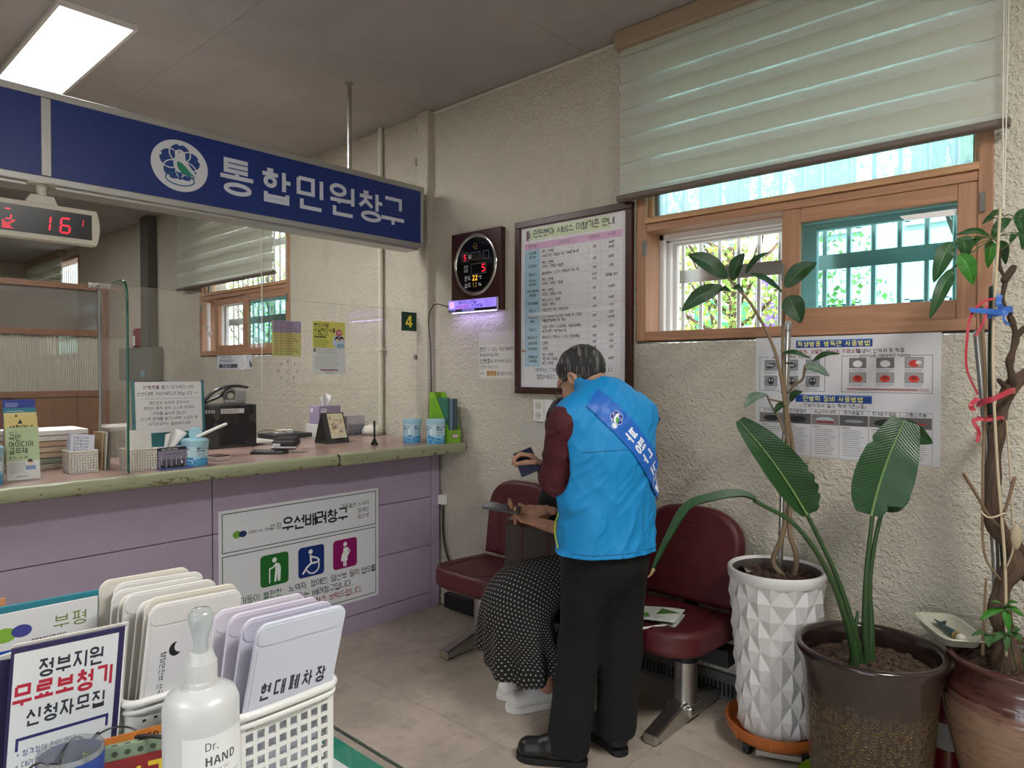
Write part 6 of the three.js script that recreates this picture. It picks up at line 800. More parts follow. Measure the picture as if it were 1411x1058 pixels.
  const dots = canvasTex(512, 512, (g, w, h) => { fillR(g, '#121214', 0, 0, w, h); g.fillStyle = '#b9b2a6'; for (let i = 0; i < 8; i++) for (let j = 0; j < 8; j++) { g.beginPath(); g.ellipse(i * 64 + (j % 2) * 32 + 16, j * 64 + 32, 11, 11, 0, 0, 7); g.fill(); } }); dots.wrapS = dots.wrapT = THREE.RepeatWrapping; dots.repeat.set(7.5, 6.6);
  mesh('skirt', sk, std({ map: dots, roughness: 0.85, side: THREE.DoubleSide }), t);
  const wm = std({ color: S('#d9d6d2'), roughness: 0.6, bumpMap: clothBump, bumpScale: 0.0006 }), ws = std({ color: S('#e3e1de'), roughness: 0.55 }), lcm = std({ color: S('#b3afa9'), roughness: 0.8 });
  shoe(t, V(-1.862, 0, 0.535), V(-0.56, 0, 0.83).normalize(), 0.245, wm, ws, lcm, 1.0); shoe(t, V(-2.0, 0, 0.46), V(-0.42, 0, 0.9).normalize(), 0.245, wm, ws, lcm, 1.0);
  const ph = thing('phone', 'grey edged dark phone held flat in both hands of the seated woman', 'phone', [0, 0, 0]), pb = basis(V(-1.965, 0.883, 0.795), V(-0.85, 0.12, 0.5), V(0.12, 0.95, 0.1));
  mesh('case', rbox(0.075, 0.155, 0.011, 0.005), std({ color: S('#4a4a4c'), roughness: 0.4, metalness: 0.3 }), ph); mesh('screen', rbox(0.067, 0.145, 0.001, 0.0004, 0, 0, 0.0058), M.blackGloss, ph); onBasis(ph, pb);
  // handbag on her lap side
  const bag = thing('handbag', 'dark brown leather handbag standing on the lap of the seated woman', 'handbag', [-1.985, 0.575, 0.56], 0.72);
  const bs = new THREE.Shape(); bs.moveTo(-0.125, 0); bs.lineTo(0.125, 0); bs.lineTo(0.115, 0.205); bs.quadraticCurveTo(0, 0.19, -0.115, 0.205); bs.closePath();
  const bm = std({ roughness: 0.5, map: dataTex(128, 128, (u, v) => { const k = 0.85 + 0.25 * fbm(u, v, 8, 3, 77); return [0.235 * k, 0.19 * k, 0.155 * k]; }, true, [4, 4]) }); mesh('body', triUV(norm(new THREE.ExtrudeGeometry(bs, { depth: 0.07, bevelEnabled: true, bevelSize: 0.01, bevelThickness: 0.012, bevelSegments: 3 }).translate(0, 0.01, -0.035))), bm, bag);
  const rm = std({ color: S('#5e3528'), roughness: 0.5 }); for (const e of [1, -1]) mesh('rim', tube([V(-0.12, 0.215, 0.046 * e), V(0, 0.2, 0.05 * e), V(0.12, 0.215, 0.046 * e)], 0.006, 20, 6), rm, bag); mesh('strap', [rbox(0.02, 0.2, 0.004, 0.001, 0.06, 0.11, 0.049), rbox(0.02, 0.2, 0.004, 0.001, -0.06, 0.11, 0.049), tube([V(-0.06, 0.2, 0.05), V(-0.05, 0.25, 0.04), V(0, 0.26, 0.03), V(0.05, 0.25, 0.04), V(0.06, 0.2, 0.05)], 0.006, 24, 6)], std({ color: S('#3d1a1a'), roughness: 0.5 }), bag);
}
// ---------- potted plants ----------
const leafMat = (r, g, b, rough = 0.42, tr = 0) => phys({ roughness: rough, side: THREE.DoubleSide, transmission: tr, thickness: 0, map: dataTex(128, 256, (u, v) => { const vein = Math.abs(u - 0.5) < 0.022 ? 0.16 : 0, k = 0.86 + 0.14 * vn(u * 6, v * 40, 40, 3) + 0.1 * fbm(u, v, 5, 3, 8); return [r * k + vein * 0.8, g * k + vein, b * k + vein * 0.6]; }, true), bumpMap: dataTex(64, 256, (u, v) => 0.5 + 0.5 * Math.sin((v * 34 - Math.abs(u - 0.5) * 10) * 2 * PI) - (Math.abs(u - 0.5) < 0.03 ? 0.5 : 0), false), bumpScale: 0.0006 });
// leaf blade along a curve; wl, wr = half widths left and right, nrm = way the face looks, fold = how far the halves fold up
function blade(pts, wl, wr, nrm, fold = 0.25, ruffle = 0.06, prof, cupped = 0.1) {
  const cv = new THREE.CatmullRomCurve3(pts), pf = prof ?? ((t) => Math.pow(Math.sin(PI * Math.min(1, 0.03 + t * 0.97)), 0.75) * (1 - 0.25 * t));
  return surf(12, 28, (u, v) => { const c = cv.getPoint(v), d = cv.getTangent(v), s = d.clone().cross(nrm).normalize(), n = s.clone().cross(d).normalize(), e = (u - 0.5) * 2, w = (e < 0 ? wl : wr) * pf(v, e); return c.addScaledVector(s, e * w * Math.cos(fold)).addScaledVector(n, Math.abs(e) * w * Math.sin(fold) + ruffle * w * Math.sin(v * 19 + e * 2) * Math.abs(e) - cupped * w * (v - 0.4) * (v - 0.4)); }, 0.0006);
}
const midrib = (pts, r, mat, parent) => mesh('midrib', tube(pts, (t) => r * (1 - 0.75 * t), 24, 6), mat, parent);
const soilTex = dataTex(256, 256, (u, v) => { const a = fbm(u, v, 16, 4, 5), b = h2((u * 90) | 0, (v * 90) | 0, 3) > 0.9 ? 0.14 : 0; return [0.17 + 0.2 * a + b, 0.12 + 0.16 * a + b, 0.09 + 0.13 * a + b]; }, true);
function soil(r, y, seed) { const g = norm(new THREE.CircleGeometry(r, 48, 0, 2 * PI)), list = [], q = rng(seed); list.push(g.rotateX(-PI / 2).translate(0, y, 0)); for (let i = 0; i < 160; i++) { const a = q() * 2 * PI, d = Math.sqrt(q()) * r * 0.95, s = 0.004 + q() * 0.012; list.push(norm(new THREE.DodecahedronGeometry(s, 0)).scale(1, 0.6 + q() * 0.6, 1).rotateY(q() * 6).translate(Math.cos(a) * d, y + s * 0.25, Math.sin(a) * d)); } return merge(list); }
const soilM = std({ map: soilTex, roughness: 0.95 });
const VIEW = V(0.3, 0.25, 0.92).normalize();
{ // white faceted planter on an orange wheeled saucer
  const X = -1.041, Z = 0.222, t = thing('planter', 'tall white planter with raised diamond facets', 'planter', [X, 0, Z]);
  const y0 = 0.085, y1 = 0.655, N = 24, Mr = 9, R = (y) => lerp(0.134, 0.174, Math.pow((y - y0) / (y1 - y0), 1.1)), P = (i, j) => { const y = clamp(y0 + ((y1 - y0) * j) / Mr, y0, y1), a = (i / N) * 2 * PI, r = R(y) + ((i + j) % 2 === 0 ? 0.0085 : -0.005); return [Math.sin(a) * r, y, Math.cos(a) * r]; }, pos = [];
  for (let j = -0; j <= Mr; j++) for (let i = 0; i < N; i++) if ((i + j) % 2 === 0) { const c = P(i, j), l = P(i - 1, j), r = P(i + 1, j), tp = j < Mr ? P(i, j + 1) : null, bt = j > 0 ? P(i, j - 1) : null; if (tp) pos.push(...c, ...r, ...tp, ...c, ...tp, ...l); if (bt) pos.push(...c, ...bt, ...r, ...c, ...l, ...bt); }
  const g = new THREE.BufferGeometry(); g.setAttribute('position', new THREE.Float32BufferAttribute(pos, 3)); g.computeVertexNormals(); const wm = phys({ color: S('#dcdad8'), roughness: 0.38, clearcoat: 0.15 });
  mesh('pot_wall', g, wm, t); mesh('rim', lathe([[0.172, 0.648], [0.179, 0.655], [0.1815, 0.675], [0.181, 0.688], [0.176, 0.694], [0.168, 0.692], [0.163, 0.68], [0.158, 0.6]], 64), wm, t); mesh('inner_liner', lathe([[0.162, 0.684], [0.15, 0.664], [0.148, 0.6]], 48), std({ color: S('#4a443f') }), t); mesh('base', cyl(0.134, 0.134, 0.01, 0, 0.082, 0, 0, 0, 0, 48), wm, t);
  mesh('soil', soil(0.152, 0.655, 4), soilM, t);
  mesh('foil_scrap', surf(8, 6, (u, v) => V(-0.13 + u * 0.05 - 0.0, 0.668 + 0.03 * Math.sin(u * 3) * v, 0.035 + v * 0.05), 0.0008), std({ color: S('#c9c9c9'), metalness: 0.7, roughness: 0.3 }), t);
  const s = thing('plant_caddy', 'orange plastic saucer on black castors under the white planter', 'plant caddy', [X, 0, Z]); const om = std({ color: S('#b4622c'), roughness: 0.5 });
  mesh('saucer', lathe([[0, 0.062], [0.15, 0.062], [0.168, 0.068], [0.178, 0.1], [0.184, 0.104], [0.187, 0.1], [0.18, 0.07], [0.17, 0.05], [0.15, 0.047], [0, 0.047]], 64), om, s); const ribs = []; for (let i = 0; i < 8; i++) { const a = (i / 8) * 2 * PI + 0.3; ribs.push(T(rbox(0.006, 0.045, 0.006, 0.002), Math.sin(a) * 0.1805, 0.075, Math.cos(a) * 0.1805, 0, a, 0)); } mesh('rib', ribs, om, s); mesh('base_plate', rbox(0.16, 0.02, 0.06, 0.004, 0.06, 0.036, 0.12, 0, 0.4, 0), std({ color: S('#8d857c'), roughness: 0.6 }), s);
  for (const a of [-0.35, 1.22, 2.8, 4.4]) { const c = mesh('castor', [T(cyl(0.024, 0.024, 0.022, 0, 0, 0, 0, 0, PI / 2, 20), Math.sin(a) * 0.145, 0.0245, Math.cos(a) * 0.145), T(rbox(0.03, 0.02, 0.03, 0.004), Math.sin(a) * 0.145, 0.04, Math.cos(a) * 0.145)], M.black, s); }
}
const RUB = [
  [V(-1.181, 1.814, 0.367), V(-1.285, 1.896, 0.486), 0.043, 0.2],
  [V(-1.186, 1.775, 0.399), V(-1.290, 1.679, 0.523), 0.036, -0.3],
  [V(-1.165, 1.800, 0.352), V(-1.126, 1.903, 0.341), 0.032, 0.5],
  [V(-1.129, 1.828, 0.319), V(-1.054, 1.907, 0.276), 0.020, 0.9],
  [V(-1.025, 1.757, 0.226), V(-1.109, 1.826, 0.328), 0.024, 0.7],
  [V(-1.151, 1.764, 0.394), V(-1.105, 1.746, 0.380), 0.022, 1.0],
  [V(-1.185, 1.748, 0.425), V(-1.142, 1.748, 0.413), 0.022, 1.0],
  [V(-1.023, 1.776, 0.197), V(-0.928, 1.870, 0.135), 0.042, 0.3],
  [V(-1.007, 1.740, 0.210), V(-0.961, 1.636, 0.198), 0.047, -0.1],
  [V(-1.028, 1.523, 0.207), V(-0.939, 1.500, 0.154), 0.017, 0.8],
  [V(-0.934, 1.491, 0.150), V(-0.850, 1.519, 0.100), 0.017, 0.9],
  [V(-0.942, 1.471, 0.211), V(-0.866, 1.434, 0.170), 0.025, 0.4],
  [V(-1.057, 1.365, 0.291), V(-1.111, 1.316, 0.368), 0.025, 0.5],
  [V(-1.012, 1.334, 0.170), V(-0.969, 1.373, 0.158), 0.017, 0.5],
  [V(-1.016, 1.324, 0.174), V(-1.051, 1.288, 0.233), 0.017, 0.7],
];
const MON = [
  [V(-0.355, 1.874, 0.290), V(-0.432, 1.875, 0.373), 0.015, 0.3],
  [V(-0.417, 1.860, 0.401), V(-0.398, 1.796, 0.399), 0.029, 0.2],
  [V(-0.413, 1.805, 0.425), V(-0.379, 1.712, 0.410), 0.029, 0.1],
  [V(-0.435, 1.845, 0.431), V(-0.470, 1.720, 0.479), 0.029, 0.3],
  [V(-0.428, 1.761, 0.441), V(-0.475, 1.609, 0.500), 0.024, 0.2],
  [V(-0.439, 1.764, 0.410), V(-0.451, 1.673, 0.436), 0.018, 0.4],
  [V(-0.365, 1.870, 0.299), V(-0.406, 1.827, 0.351), 0.014, 0.6],
  [V(-0.359, 1.866, 0.240), V(-0.364, 1.777, 0.260), 0.021, 0.1],
  [V(-0.341, 1.866, 0.223), V(-0.321, 1.789, 0.221), 0.018, 0.3],
  [V(-0.350, 1.872, 0.285), V(-0.306, 1.927, 0.257), 0.020, 0.2],
  [V(-0.340, 1.929, 0.248), V(-0.375, 1.913, 0.294), 0.014, 0.4],
  [V(-0.327, 1.940, 0.236), V(-0.364, 1.933, 0.283), 0.014, 0.5],
  [V(-0.293, 1.931, 0.259), V(-0.272, 1.857, 0.256), 0.018, 0.2],
  [V(-0.296, 1.927, 0.262), V(-0.250, 1.924, 0.234), 0.018, 0.3],
  [V(-0.292, 1.871, 0.260), V(-0.305, 1.848, 0.286), 0.011, 0.4],
  [V(-0.284, 1.880, 0.266), V(-0.274, 1.822, 0.272), 0.013, 0.3],
];
const SEED = [
  [V(-0.298, 0.734, 0.347), V(-0.348, 0.711, 0.447), 0.013, 0.3],
  [V(-0.298, 0.734, 0.347), V(-0.281, 0.675, 0.386), 0.013, 0.3],
  [V(-0.298, 0.739, 0.347), V(-0.249, 0.722, 0.357), 0.013, 0.3],
  [V(-0.298, 0.739, 0.347), V(-0.323, 0.767, 0.423), 0.009, 0.3],
  [V(-0.298, 0.739, 0.347), V(-0.263, 0.765, 0.368), 0.009, 0.3],
  [V(-0.291, 0.660, 0.342), V(-0.320, 0.644, 0.423), 0.011, 0.3],
  [V(-0.291, 0.660, 0.342), V(-0.286, 0.619, 0.393), 0.011, 0.3],
  [V(-0.291, 0.660, 0.342), V(-0.250, 0.647, 0.359), 0.013, 0.3],
  [V(-0.333, 0.655, 0.380), V(-0.326, 0.631, 0.429), 0.013, 0.3],
  [V(-0.333, 0.655, 0.380), V(-0.365, 0.666, 0.463), 0.009, 0.3],
  [V(-0.263, 0.673, 0.317), V(-0.266, 0.675, 0.373), 0.009, 0.3],
];

{ // rubber plant growing in the white planter
  const t = thing('rubber_plant', 'tall rubber plant with broad dark leaves tied to a pole in the white planter', 'plant', [0, 0, 0]);
  const bark = std({ color: S('#7d6a52'), roughness: 0.85 }), dark = leafMat(0.115, 0.255, 0.105, 0.36), pale = leafMat(0.38, 0.47, 0.4, 0.22);
  const stem = (pts, r) => mesh('stem', tube(pts, r, 50, 8), bark, t);
  stem([V(-1.022, 0.655, 0.20), V(-1.062, 0.70, 0.2), V(-1.03, 0.8, 0.2), V(-1.005, 1.0, 0.165), V(-1.005, 1.15, 0.16), V(-1.019, 1.315, 0.19), V(-1.033, 1.5, 0.19), V(-1.034, 1.62, 0.19), V(-1.02, 1.76, 0.2)], (u) => 0.0115 - 0.006 * u);
  stem([V(-0.985, 0.655, 0.19), V(-0.975, 0.74, 0.19), V(-1.0, 0.82, 0.19), V(-1.0, 0.98, 0.19), V(-1.015, 1.2, 0.185), V(-1.03, 1.42, 0.21), V(-1.055, 1.55, 0.235), V(-1.112, 1.705, 0.3), V(-1.175, 1.805, 0.36)], (u) => 0.011 - 0.006 * u);
  stem([V(-1.0, 1.12, 0.17), V(-1.02, 1.2, 0.19), V(-1.045, 1.28, 0.21), V(-1.06, 1.325, 0.24), V(-1.058, 1.36, 0.28)], 0.004); stem([V(-1.012, 1.37, 0.18), V(-0.99, 1.4, 0.19), V(-0.96, 1.42, 0.19), V(-0.945, 1.475, 0.2)], 0.005); stem([V(-1.01, 1.1, 0.17), V(-0.98, 1.085, 0.16), V(-0.95, 1.1, 0.14)], 0.003); stem([V(-1.012, 1.33, 0.175), V(-1.04, 1.335, 0.2), V(-1.06, 1.345, 0.25)], 0.0035);
  RUB.forEach(([b, e, w, k], i) => { const mid = b.clone().lerp(e, 0.5).add(V(0, 0.012, 0.012)), n = VIEW.clone().add(V(0.1 * Math.sin(i * 2), k * 1.1, 0)).normalize(), m = mesh('leaf', blade([b, mid, e], w, w, n, 0.22, 0.03), i === 11 || i === 12 ? pale : dark, t); if (i === 12) m.userData.label = 'pale shiny curled leaf'; });
  const p = thing('support_pole', 'grey steel support pole standing in the white planter', 'pole', [0, 0, 0]); mesh('pole', tube([V(-1.05, 0.66, 0.16), V(-1.029, 1.62, 0.148)], 0.0105, 8, 16), M.steel, p); mesh('cap', tube([V(-1.029, 1.615, 0.148), V(-1.0285, 1.64, 0.148)], 0.0125, 4, 16), M.alu, p);
  for (const y of [1.485, 1.37, 0.89]) { const x = lerp(-1.05, -1.029, (y - 0.66) / 0.96); mesh('tie', T(norm(new THREE.TorusGeometry(0.019, 0.0028, 6, 24)).rotateX(PI / 2), x + 0.006, y, 0.165), M.black, p); }
}
{ // brown glazed pot with the bird of paradise plant
  const X = -0.657, Z = 0.407, t = thing('flower_pot', 'dark brown glazed pot with pitted lower half', 'flower pot', [X, 0, Z]);
  const wor = (u, v, n, m, s) => { const x = u * n, y = v * m, xi = Math.floor(x), yi = Math.floor(y); let d = 9; for (let i = -1; i < 2; i++) for (let j = -1; j < 2; j++) { const a = ((xi + i) % n + n) % n, b = ((yi + j) % m + m) % m, px = xi + i + 0.15 + 0.7 * h2(a, b, s), py = yi + j + 0.15 + 0.7 * h2(a, b, s + 1); d = Math.min(d, Math.hypot(px - x, py - y)); } return d; };
  const cr = (u, v) => { const q = wor(u, v, 74, 27, 7), on = 1 - sstep(0.62, 0.78, v + 0.12 * (fbm(u, v, 10, 3, 2) - 0.5)); return [q, on]; };
  const map = dataTex(1024, 512, (u, v) => { const [q, on] = cr(u, v), ring = Math.exp(-(((q - 0.27) / 0.1) ** 2)) * on, k = 0.85 + 0.3 * fbm(u, v, 8, 4, 3); return [0.165 * k + ring * 0.17 + on * 0.045, 0.115 * k + ring * 0.155 + on * 0.04, 0.105 * k + ring * 0.06]; }, true), bmp = dataTex(1024, 512, (u, v) => { const [q, on] = cr(u, v); return clamp(0.45 + on * (Math.exp(-(((q - 0.28) / 0.12) ** 2)) * 0.5 - Math.exp(-((q / 0.16) ** 2)) * 0.45)); }, false);
  const prof = [[0.15, 0.002], [0.165, 0.02], [0.178, 0.1], [0.19, 0.22], [0.198, 0.34], [0.203, 0.42], [0.21, 0.47], [0.222, 0.51], [0.2295, 0.525], [0.2305, 0.536], [0.225, 0.545], [0.212, 0.545], [0.203, 0.535], [0.196, 0.5], [0.19, 0.44]];
  const g = lathe(prof, 72), uv = g.attributes.uv, pp = g.attributes.position; for (let i = 0; i < uv.count; i++) uv.setY(i, pp.getY(i) / 0.56);
  mesh('pot_wall', g, phys({ map, bumpMap: bmp, bumpScale: 0.006, roughness: 0.2, clearcoat: 0.5, clearcoatRoughness: 0.12 }), t); mesh('soil', soil(0.195, 0.475, 9), soilM, t); mesh('bottom', cyl(0.15, 0.15, 0.006, 0, 0.004, 0, 0, 0, 0, 40), M.soil, t);
  const s = thing('plant_saucer', 'lime green plastic saucer under the dark brown pot', 'saucer', [X, 0, Z]); mesh('saucer', lathe([[0.168, 0.006], [0.19, 0.008], [0.225, 0.05], [0.228, 0.052], [0.23, 0.048], [0.2, 0.001], [0.168, 0.001]], 56), std({ color: S('#7fa51f'), roughness: 0.4 }), s);
  const q = thing('strelitzia_plant', 'bird of paradise plant with long arching stalks in the dark brown pot', 'plant', [0, 0, 0]); const sm = std({ color: S('#2e4a25'), roughness: 0.45 }), lm = leafMat(0.075, 0.255, 0.075, 0.36), rib = std({ color: S('#6f8a4d'), roughness: 0.5 });
  const st = (pts) => mesh('stalk', tube(pts, (u) => 0.0125 - 0.0055 * Math.min(1, u * 1.3), 50, 10), sm, q), B = [V(-0.69, 0.475, 0.435), V(-0.678, 0.475, 0.425), V(-0.666, 0.475, 0.40), V(-0.655, 0.475, 0.39)];
  st([B[0], V(-0.705, 0.62, 0.48), V(-0.745, 0.80, 0.55), V(-0.815, 0.965, 0.66), V(-0.904, 1.041, 0.754)]); st([B[1], V(-0.69, 0.60, 0.46), V(-0.735, 0.79, 0.51), V(-0.802, 0.987, 0.582)]); st([B[2], V(-0.67, 0.6, 0.41), V(-0.668, 0.76, 0.412), V(-0.655, 0.985, 0.39)]); st([B[3], V(-0.66, 0.6, 0.38), V(-0.668, 0.75, 0.37), V(-0.652, 0.93, 0.335), V(-0.635, 1.02, 0.31)]);
  mesh('sheath', [tube([B[0].clone().add(V(0, 0, 0.012)), V(-0.69, 0.58, 0.455), V(-0.682, 0.66, 0.45)], (u) => 0.018 * (1 - u * 0.8), 16, 8), tube([B[2], V(-0.668, 0.56, 0.405), V(-0.667, 0.64, 0.405)], (u) => 0.017 * (1 - u * 0.8), 16, 8)], sm, q);
  const mA = [V(-0.802, 0.985, 0.582), V(-0.845, 1.075, 0.615), V(-0.905, 1.18, 0.655), V(-0.987, 1.29, 0.69)], lA = mesh('leaf', blade(mA, 0.05, 0.105, V(0.35, 0.2, 0.9).normalize(), 0.3, 0.025, (t, e) => Math.pow(Math.sin(PI * (0.04 + t * 0.93)), 0.5) * (e > 0 ? 0.95 - 0.35 * t + (t < 0.45 ? 0.06 * Math.sin(t * 60) : 0) : 0.9)), lm, q); midrib(mA.map((p) => p.clone().add(V(0.002, 0.001, 0.004))), 0.0035, rib, lA);
  const mB = [V(-0.658, 0.975, 0.395), V(-0.642, 1.07, 0.375), V(-0.615, 1.18, 0.35), V(-0.582, 1.29, 0.31)], lB = mesh('leaf', blade(mB, 0.098, 0.112, V(0.3, 0.05, 0.95).normalize(), 0.12, 0.02, (t, e) => { const w = Math.pow(Math.sin(PI * (0.06 + t * 0.84)), 0.45); if (e > 0) return w * (t < 0.12 ? 0.55 : 1 - 0.3 * t) * (Math.abs(t - 0.14) < 0.025 ? 0.45 : 1); return w * (1 - 0.32 * t) * (Math.abs(t - 0.72) < 0.02 ? 0.85 : 1); }), lm, q); midrib(mB.map((p) => p.clone().add(V(0.001, 0, 0.005))), 0.004, rib, lB);
  mesh('leaf', blade([V(-0.585, 1.285, 0.27), V(-0.56, 1.24, 0.235), V(-0.522, 1.207, 0.19)], 0.03, 0.035, V(0.3, 0.1, 0.95), 0.2, 0.03), lm, q); mesh('leaf', blade([V(-0.645, 0.99, 0.34), V(-0.61, 1.0, 0.31), V(-0.572, 1.03, 0.268)], 0.03, 0.03, V(0.2, 0.5, 0.85), 0.3, 0.06), lm, q);
  const mC = [V(-0.90, 1.04, 0.752), V(-0.935, 1.052, 0.782), V(-1.0, 1.04, 0.842), V(-1.055, 1.015, 0.892), V(-1.10, 0.925, 0.935), V(-1.142, 0.815, 0.976)]; mesh('leaf', blade(mC, 0.03, 0.034, V(0.25, 0.95, 0.3).normalize(), 0.75, 0.04, (t) => Math.pow(Math.sin(PI * (0.05 + t * 0.93)), 0.5) * (1 - 0.35 * t)), lm, q); mesh('dry_tip', tube([V(-1.139, 0.822, 0.974), V(-1.146, 0.805, 0.98), V(-1.152, 0.798, 0.984)], (u) => 0.006 - 0.004 * u, 8, 6), std({ color: S('#9a8a5c'), roughness: 0.9 }), q).userData.label = 'dry brown leaf tip';
}
{ // red brown pot with the money tree
  const X = -0.262, Z = 0.245, t = thing('flower_pot', 'big red brown glazed pot with tan belly at the right', 'flower pot', [X, 0, Z]);
  const map = dataTex(1024, 512, (u, v) => { const y = v, e = 0.80 + 0.045 * (fbm(u, v, 9, 4, 3) - 0.5) * 2, k = 0.86 + 0.24 * fbm(u, v, 12, 4, 6), stre = 0.05 * vn(u * 4, v * 120, 240, 2), dk = y > e ? 1 : sstep(e - 0.09, e, y) * 0.6; const sp = sstep(0.72, 0.8, fbm(u, v, 40, 2, 17)) * 0.05; return [lerp(0.53, 0.29, dk) * k + stre - sp, lerp(0.42, 0.16, dk) * k + stre - sp, lerp(0.34, 0.14, dk) * k + stre - sp]; }, true);
  const bmp = dataTex(64, 512, (u, v) => 0.5 + 0.5 * (vn(0, v * 70, 70, 3) - 0.5) * (v > 0.62 && v < 0.85 ? 1 : 0.25), false);
  const g = lathe([[0.11, 0.002], [0.125, 0.02], [0.155, 0.14], [0.19, 0.28], [0.212, 0.38], [0.215, 0.43], [0.205, 0.475], [0.192, 0.50], [0.188, 0.52], [0.196, 0.54], [0.205, 0.552], [0.204, 0.562], [0.194, 0.565], [0.184, 0.558], [0.176, 0.53], [0.172, 0.48]], 72), uv = g.attributes.uv, pp = g.attributes.position; for (let i = 0; i < uv.count; i++) uv.setY(i, pp.getY(i) / 0.57);
  mesh('pot_wall', g, phys({ map, bumpMap: bmp, bumpScale: 0.003, roughness: 0.22, clearcoat: 0.6, clearcoatRoughness: 0.08 }), t); mesh('soil', soil(0.176, 0.52, 12), soilM, t); mesh('bottom', cyl(0.11, 0.11, 0.006, 0, 0.004, 0, 0, 0, 0, 40), M.soil, t);
  const q = thing('money_tree', 'tall money tree with knotted trunk and drooping leaves in red brown pot', 'plant', [0, 0, 0]);
  const bark = std({ roughness: 0.9, map: dataTex(128, 256, (u, v) => { const k = 0.62 + 0.6 * fbm(u, v, 8, 4, 19) + 0.14 * vn(u * 5, v * 60, 60, 3), c = vn(u * 9, v * 40, 40, 8) > 0.8 ? 0.12 : 0; return [0.36 * k - c, 0.285 * k - c, 0.225 * k - c]; }, true, [2, 5]), bumpMap: dataTex(128, 256, (u, v) => fbm(u, v, 24, 3, 23), false, [2, 5]), bumpScale: 0.004 }), twig = std({ color: S('#7b6650'), roughness: 0.85 });
  const br = (nm, pts, r, m = bark) => mesh(nm, tube(pts, r, 70, 12), m, q);
  br('trunk', [V(-0.30, 0.50, 0.235), V(-0.305, 0.60, 0.24), V(-0.325, 0.70, 0.235), V(-0.315, 0.78, 0.225), V(-0.29, 0.84, 0.22), V(-0.30, 0.90, 0.225), V(-0.335, 0.96, 0.24), V(-0.35, 1.03, 0.245), V(-0.345, 1.15, 0.243), V(-0.333, 1.28, 0.24), V(-0.318, 1.36, 0.24), V(-0.298, 1.41, 0.235), V(-0.262, 1.45, 0.215), V(-0.235, 1.49, 0.2)], (u) => (u < 0.1 ? 0.052 - u * 0.2 : 0.031 - 0.012 * u) * (1 + 0.16 * Math.sin(u * 44)));
  br('branch', [V(-0.26, 0.81, 0.2), V(-0.262, 0.86, 0.205), V(-0.285, 0.92, 0.225)], (u) => 0.021 - 0.009 * u); br('branch', [V(-0.318, 1.36, 0.24), V(-0.295, 1.41, 0.25), V(-0.302, 1.475, 0.275), V(-0.288, 1.56, 0.268), V(-0.305, 1.63, 0.285), V(-0.321, 1.665, 0.291), V(-0.315, 1.735, 0.287), V(-0.33, 1.78, 0.29), V(-0.327, 1.825, 0.295)], (u) => (0.013 - 0.008 * u) * (1 + 0.15 * Math.sin(u * 50))); br('branch', [V(-0.315, 1.735, 0.287), V(-0.296, 1.77, 0.28)], (u) => 0.012 - 0.002 * u); br('branch', [V(-0.288, 1.56, 0.268), V(-0.268, 1.585, 0.262)], (u) => 0.011 - 0.003 * u); br('branch', [V(-0.31, 1.40, 0.245), V(-0.33, 1.425, 0.27)], (u) => 0.012 - 0.006 * u);
  for (const pts of [[V(-0.398, 1.138, 0.401), V(-0.372, 1.07, 0.35), V(-0.345, 1.0, 0.3), V(-0.315, 0.96, 0.265)], [V(-0.283, 1.127, 0.297), V(-0.3, 1.05, 0.29), V(-0.318, 0.985, 0.275)], [V(-0.37, 1.65, 0.33), V(-0.36, 1.4, 0.3), V(-0.365, 1.1, 0.29), V(-0.355, 0.86, 0.28), V(-0.32, 0.80, 0.262)], [V(-0.36, 0.56, 0.29), V(-0.357, 0.66, 0.29), V(-0.353, 0.80, 0.29)]]) br('twig', pts, (u) => 0.0055 - 0.002 * u, twig);
  const g1 = leafMat(0.09, 0.27, 0.075, 0.4), g2 = leafMat(0.19, 0.47, 0.08, 0.42, 0.15), g3 = leafMat(0.2, 0.36, 0.16, 0.5), pet = std({ color: S('#4d5f2f') });
  const hub = V(-0.345, 1.868, 0.28), hub2 = V(-0.296, 1.93, 0.262); MON.forEach(([b, e, w, k], i) => { const mid = b.clone().lerp(e, 0.45).add(V(0.004, 0.012, 0.008)); mesh('leaf', blade([b, mid, e], w, w, VIEW.clone().add(V(0.25 * Math.sin(i * 3), k, 0)).normalize(), 0.2, 0.05), i === 2 || i === 7 ? g2 : g1, q); const h = i > 10 && i < 14 ? hub2 : hub; if (b.distanceTo(h) > 0.03) mesh('petiole', tube([b, b.clone().lerp(h, 0.5).add(V(0, 0.006, 0)), h], 0.0016, 12, 5), pet, q); });
  mesh('petiole', [tube([V(-0.327, 1.825, 0.295), V(-0.335, 1.85, 0.288), hub], 0.0028, 8, 6), tube([hub, V(-0.32, 1.9, 0.275), hub2], 0.0022, 10, 6), tube([V(-0.327, 1.825, 0.295), V(-0.3, 1.85, 0.28), V(-0.286, 1.876, 0.266)], 0.002, 10, 6)], pet, q);
  SEED.forEach(([b, e, w, k]) => mesh('leaf', blade([b, b.clone().lerp(e, 0.5).add(V(0, 0.008, 0.004)), e], w, w, V(0.2, 0.8, 0.5).normalize(), 0.2, 0.04), b.y > 0.7 ? g2 : g3, q)); mesh('petiole', [tube([V(-0.25, 0.53, 0.28), V(-0.27, 0.65, 0.31), V(-0.298, 0.735, 0.347)], 0.0026, 12, 6), tube([V(-0.27, 0.53, 0.29), V(-0.28, 0.6, 0.32), V(-0.291, 0.66, 0.342), V(-0.333, 0.655, 0.38)], 0.0022, 12, 6)], pet, q);
